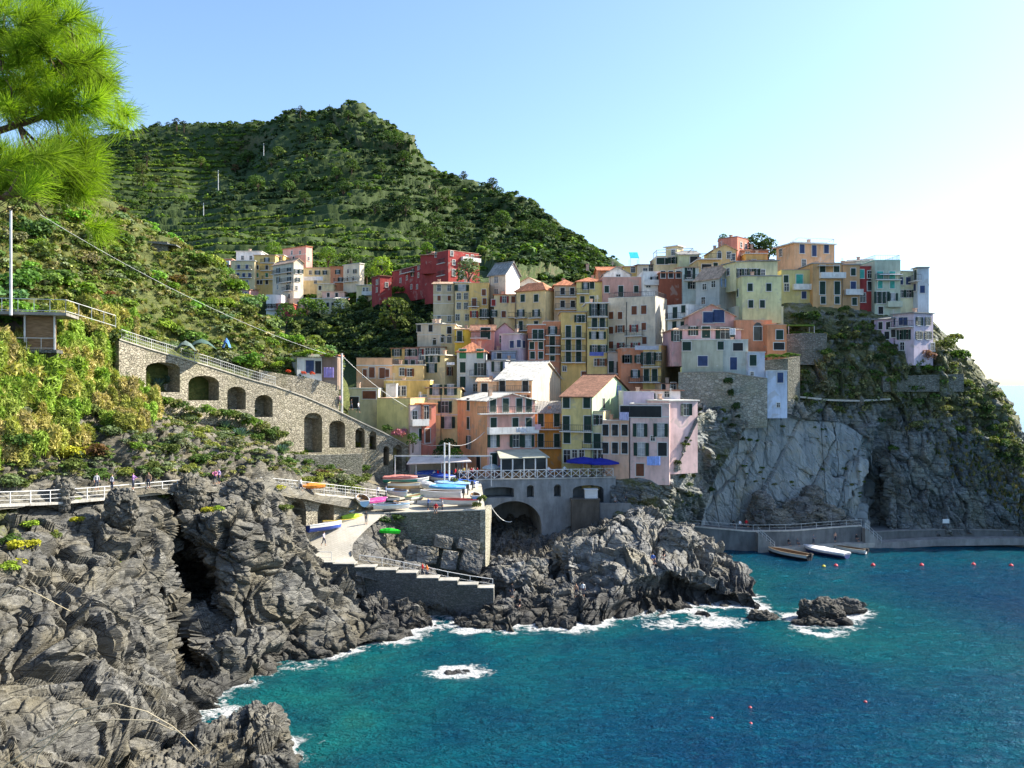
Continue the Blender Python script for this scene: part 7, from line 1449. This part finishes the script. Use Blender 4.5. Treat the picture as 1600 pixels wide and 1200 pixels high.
for x, y, s, lb in ((245,606,1.7,'large blue agave left under the first segmental arch'),(262,598,1.3,'smaller blue agave beside the first segmental arch'),(338,640,1.5,'agave with pale yellow leaves left of the dark green bush'),(352,672,1.6,'blue agave below the dark green bush'),(375,685,1.8,'wide blue agave at the top of the pale rocks'),(400,680,1.4,'blue agave right of the wide one'),(415,715,1.4,'low agave near the lower path'),(440,708,1.5,'spiky dark agave at the left end of the short stone wall'),(350,640,1.2,'yellowish agave leaning over the rocks'),(430,690,1.2,'small agave under the last small segmental arch')):
    o = link('agave', cached('agave', agave_me), None, (), (.24,.24,.09) if 'yellow' in lb else (.075,.13,.11)); o.location = at(slope, x, y); o.scale = (s, s, s); o.rotation_euler = (0, 0, vr.random()*6); tag(o, lb, 'agave', 'agaves under the arches')
# --- plants on the sea cliff
for x, y, s, c, lb in ((15,862,1.5,YEL,'big yellow green cushion plant at the left edge of the cliff'),(38,848,1.2,YEL,'yellow cushion plant beside the big one at the cliff edge'),(50,815,1.0,VIN,'green cushion plant under the white path railing'),(90,828,.9,OLV,'olive clump on the cliff left of the round boulder'),(85,812,.9,(.2,.22,.03),'yellow clump higher on the cliff'),(125,800,.8,YEL,'small yellow clump by the stump of rock'),(155,780,.9,MDG,'green shrub hanging under the white path railing'),(120,785,.7,VIN,'light green clump right of the stump of rock'),(325,802,.9,YEL,'yellow clump on the rock mass right of the chasm'),(345,806,.7,VIN,'green clump next to the yellow one right of the chasm'),(430,770,1.2,YEL,'yellow bush on the crest left of the round arches'),(440,800,1.1,OLV,'olive shrub hanging in front of the round arches'),(255,778,.8,OLV,'olive clump at the lip of the rock chasm'),(190,868,.6,VIN,'tiny green clump in the middle of the cliff'),(8,895,.9,VIN,'green clump under the big yellow cushion'),(600,815,1.6,DKG,'dark creeper covering the left end of the quay wall'),(622,812,1.2,DKG,'second dark creeper clump on the quay wall'),(20,835,1.0,MDG,'green clump above the big yellow cushion')):
    g_ = cliff; pp = P(x, y, 112.2) if 'quay' in lb else at(g_, x, y); bush(lb, pp-Vector((0, 0, .2*s)), (s*1.25, s*1.1, s*.8), c, None, None, 'cliff_plant', cat='plant')
for x, y, s, c, lb in ((745,795,.9,(.16,.17,.05),'dry yellowish bush at the seaward corner of the boat square'),(752,785,.9,OLV,'olive bush at the corner of the boat square'),(727,762,1.2,(.17,.16,.05),'dry bush between the covered boats and the terrace'),(712,757,.9,OLV,'small bush by the crane masts'),(978,823,.6,(.25,.26,.04),'tiny yellow plant on the ridge of the pale rock'),(945,836,.6,(.2,.22,.04),'tiny green plant in the crack of the pale rock')):
    bush(lb, P(x, y, 112.6 if x > 740 and x < 760 else 123 if x < 740 else 115.5), s, c)
# --- the headland
HB = [(1232,500),(1300,480),(1370,500),(1400,550),(1440,560),(1480,540),(1520,585),(1560,640),(1600,700),(1605,745),(1520,700),(1440,680),(1385,670),(1330,655),(1250,640),(1236,600)]
p, n, q = spots(head, 480, HB, 41)
mass('headland_scrub', p, .55+.75*vr.random(len(p)), T_FAR, [(.06,.08,.035), OLV, MDG, (.19,.18,.08), (.12,.14,.065)], 'olive and dark scrub over the headland slope')
p, n, q = spots(head, 420, [(1440,690),(1540,690),(1610,740),(1640,840),(1560,790),(1480,745)], 42)
mass('dry_grass', p, .5+.5*vr.random(len(p)), T_TUFT, [HAY, DRY, OLV], 'dry grass on the outer flank of the headland')
p, n, q = spots(head, 64, HB, 43)
for k in range(len(p)):
    c, lb = [(OLV,'olive'),(MDG,'dark green'),((.16,.16,.06),'yellowish'),((.12,.13,.07),'grey green'),(DKG,'nearly black green')][vr.integers(5)]; s = .6+1.0*vr.random()**1.4
    bush(lb+' bush clinging to the shaded headland slope below the crest houses', p[k]-np.array((0, 0, .2*s)), (s*1.15, s*1.15, s), c, 'bushes on the headland slope')
p, n, q = spots(head, 60, [(1100,600),(1185,645),(1140,740),(1090,800),(1050,790),(1050,720)], 44)
for k in range(len(p)):
    s = .4+.7*vr.random(); bush('dark shrub on the steep dark rock between the pink house and the smooth cliff', p[k]-np.array((0, 0, .2*s)), s, [DKG, (.035,.05,.02), OLV][vr.integers(3)], 'shrubs on the dark rock beside the smooth cliff', name='shrub')
for x, y, s, c, lb in ((1292,610,2.2,(.15,.15,.09),'pale grey green round tree at the end of the headland walk'),(1262,500,2.4,DKG,'dark bush mass under the olive yellow house'),(1332,500,2.6,DKG,'dark bush mass under the tan house'),(1355,505,1.8,(.15,.15,.05),'yellowish bush left of the lilac villa'),(1318,505,1.7,(.13,.14,.04),'yellow green bush under the tan orange house'),(1330,525,1.6,(.14,.14,.05),'yellowish bush below the dark bush mass'),(1470,545,2.2,(.09,.11,.03),'tall bush at the seaward end of the lilac villa'),(1490,530,1.8,(.14,.15,.05),'pointed bush outlined against the sky beside the lilac villa'),(1495,560,2.2,MDG,'green bush on the outline of the headland'),(1450,560,1.7,(.20,.10,.07),'reddish bush in the garden of the lilac villa'),(1425,573,1.2,BRG,'bright green round bush in the villa garden'),(1450,577,1.2,BRG,'second bright green round bush in the villa garden'),(1510,600,1.6,OLV,'olive bush on the outer slope beside the low terrace wall'),(1545,625,1.5,OLV,'olive bush on the outline halfway down the headland'),(1575,665,1.3,(.12,.13,.05),'yellowish bush low on the outline of the headland'),(1430,665,1.5,(.16,.17,.07),'pale yellowish bush over the dark gully'),(1395,705,1.1,MDG,'green bush at the top of the dark gully'),(1545,690,1.5,(.10,.12,.02),'bright bush in the middle of the outer slope')):
    bush(lb, at(head, x, y)-Vector((0, .4, .3*s)), (s*1.15, s*1.15, s), c)
for x, y, d, w_, lb in ((1213,556,143.6,2.6,'clipped green hedge along the top of the garden wall'),(1236,554,144.4,2.0,'second length of green hedge beside the orange cliff house'),(1254,521,150.6,4.0,'leafy vine roof hedge on the headland pergola')):
    o = bush(lb, P(x, y, d)-Vector((0, 0, .5)), (w_, .9, .8), (.07,.12,.02), None, 1, 'hedge', cat='hedge'); o.rotation_euler = (0, 0, 0)
# --- the near pine reaching in from the left
def needle_tuft(c, ax, L_, n, r):
    ax = np.array(ax)/np.linalg.norm(ax); d = r.normal(size=(n, 3)); d -= (d@ax)[:, None]*ax; d /= np.linalg.norm(d, axis=1, keepdims=True)
    th = R(12)+R(68)*r.random(n)**.8; d = ax*np.cos(th)[:, None]+d*np.sin(th)[:, None]; ln = L_*(.7+.5*r.random(n)); b0 = c+ax*(L_*.9*(r.random(n)-.6))[:, None]
    s = np.cross(d, r.normal(size=(n, 3))); s /= np.linalg.norm(s, axis=1, keepdims=True); s *= .0027; e = b0+d*ln[:, None]; e[:, 2] -= .03*ln/L_*r.random(n); m_ = b0+d*(ln*.5)[:, None]
    return np.stack([b0-s*.6, b0+s*.6, e+s*.35, e-s*.35], 1), np.repeat(.05+.85*r.random(1), n)+.3*(r.random(n)-.5)
pr_ = np.random.default_rng(3); tips = [(20,15),(60,30),(95,8),(116,22),(40,62),(84,72),(112,62),(18,100),(58,112),(96,100),(128,96),(152,92),(165,118),(148,135),(120,130),(168,145),(92,150),(60,150),(28,140),(10,165),(150,165),(160,172),(128,178),(96,180),(50,185),(30,90),(75,45),(5,50),(112,245),(140,258),(122,285),(95,262),(60,240),(22,245),(10,285),(70,285),(40,270),(100,300),(148,280),(30,232),(-20,30),(-30,110),(-40,190),(-30,260),(-60,70),(-60,150),(-70,230),(75,15),(135,110),(110,115),(45,125),(10,125)]
Vs = []; lts = []; LIMB = [(-330,420,5.2),(-240,330,5.6),(-130,270,5.8),(-30,255,5.8),(50,222,5.8)]
tp = []
for i, (x, y) in enumerate(tips):
    d = 5.8+pr_.normal()*.35; c = np.array(P(x-8, y, d)); tp.append((x, y, d)); ax = (.9+.4*pr_.normal(), .5*pr_.normal(), .55+.35*pr_.normal())
    ax0 = ax
    for rep in range(3):
        ax = tuple(np.array(ax0)+pr_.normal(size=3)*.45*rep); V, lt = needle_tuft(c+pr_.normal(size=3)*.075*(rep+.3), ax, .125+.045*pr_.random(), 250, pr_); Vs.append(V); lts.append(lt)
root = empty('pine_tree', P(-420, 1000, 5.4)); root.location.z = 23.2; tag(root, 'long needled pine reaching into view from the side close to the viewer', 'pine tree')
o = np.array(root.location); V = np.concatenate(Vs)-o; lt = np.clip(np.concatenate(lts), 0, 1)
me = leafmesh('needles', V, lt); me.materials.append(M['needle']); link('needles', me, root, (), (.17,.255,.02))
m = MB(); pts = [Vector((0, 0, -.6)), Vector((.1, 0, 1.2)), P(-395, 480, 5.3)-root.location, P(-380, 150, 5.3)-root.location, P(-360, -260, 5.4)-root.location]; m.tube(pts, [.2, .17, .14, .11, .05], 9); m.obj('trunk', [M['bark']], root, None, True)
for LB in ([(-385,300,5.3),(-240,290,5.6),(-120,255,5.8),(-20,210,5.8),(60,185,5.85),(110,155,5.9),(150,110,5.9)], [(-388,420,5.3),(-200,350,5.5),(-60,318,5.7),(40,300,5.7),(86,280,5.75),(120,265,5.8)], [(-375,120,5.3),(-180,110,5.6),(-60,90,5.8),(30,75,5.8),(80,50,5.8),(112,30,5.8)]):
    m = MB(); V = [P(*q)-root.location for q in LB]; m.tube(V, [.042*(1-.8*k/(len(V)-1)) for k in range(len(V))], 7); b_ = m.obj('limb', [M['bark']], root, None, True)
    m = MB()
    for x, y, d in tp:
        dd = [(x-q[0])**2+(y-q[1])**2 for q in LB]; k = int(np.argmin(dd))
        if dd[k] < 9000 and x > -100:
            a = V[max(0, k-1)].lerp(V[k], .6); e = P(x-10, y, d)-root.location; m.tube([a, a.lerp(e, .5)+Vector((0, 0, -.04)), e], [.012, .008, .005], 5)
    if LB[0][1] == 420:
        for k in range(16): a = V[2+k % 3]; e = P(-10+pr_.random()*120, 285+pr_.random()*50, 5.7)-root.location; m.tube([a, a.lerp(e, .5)+Vector((0, 0, -.09)), e], [.006, .004, .002], 4)
    m.obj('twig', [M['bark']], b_)
# dry stalks bending in from the near slope
for lb, pts in (('long pale dry stalk arching over the near rocks', [(-60,1290),(10,1195),(60,1160),(115,1132),(180,1124),(240,1126),(285,1148),(312,1175)]),('shorter dry stalk crossing the long arching one', [(-90,1300),(0,1210),(80,1160),(120,1128)]),('thin dry stalk drooping toward the water', [(20,1330),(60,1180),(120,1110),(180,1099),(230,1112),(270,1135),(290,1152)]),('thin dry stem in front of the cliff', [(-60,1010),(0,935),(30,915),(62,930),(110,955)])):
    V = [P(x, y, 7.5) for x, y in pts]; o = MB().tube([v-V[0] for v in V], [.008-.006*k/len(V) for k in range(len(V))], 5).obj('dry_stalk', [M['straw']], None, None, True); o.location = V[0]; tag(o, lb, 'dry stalk')
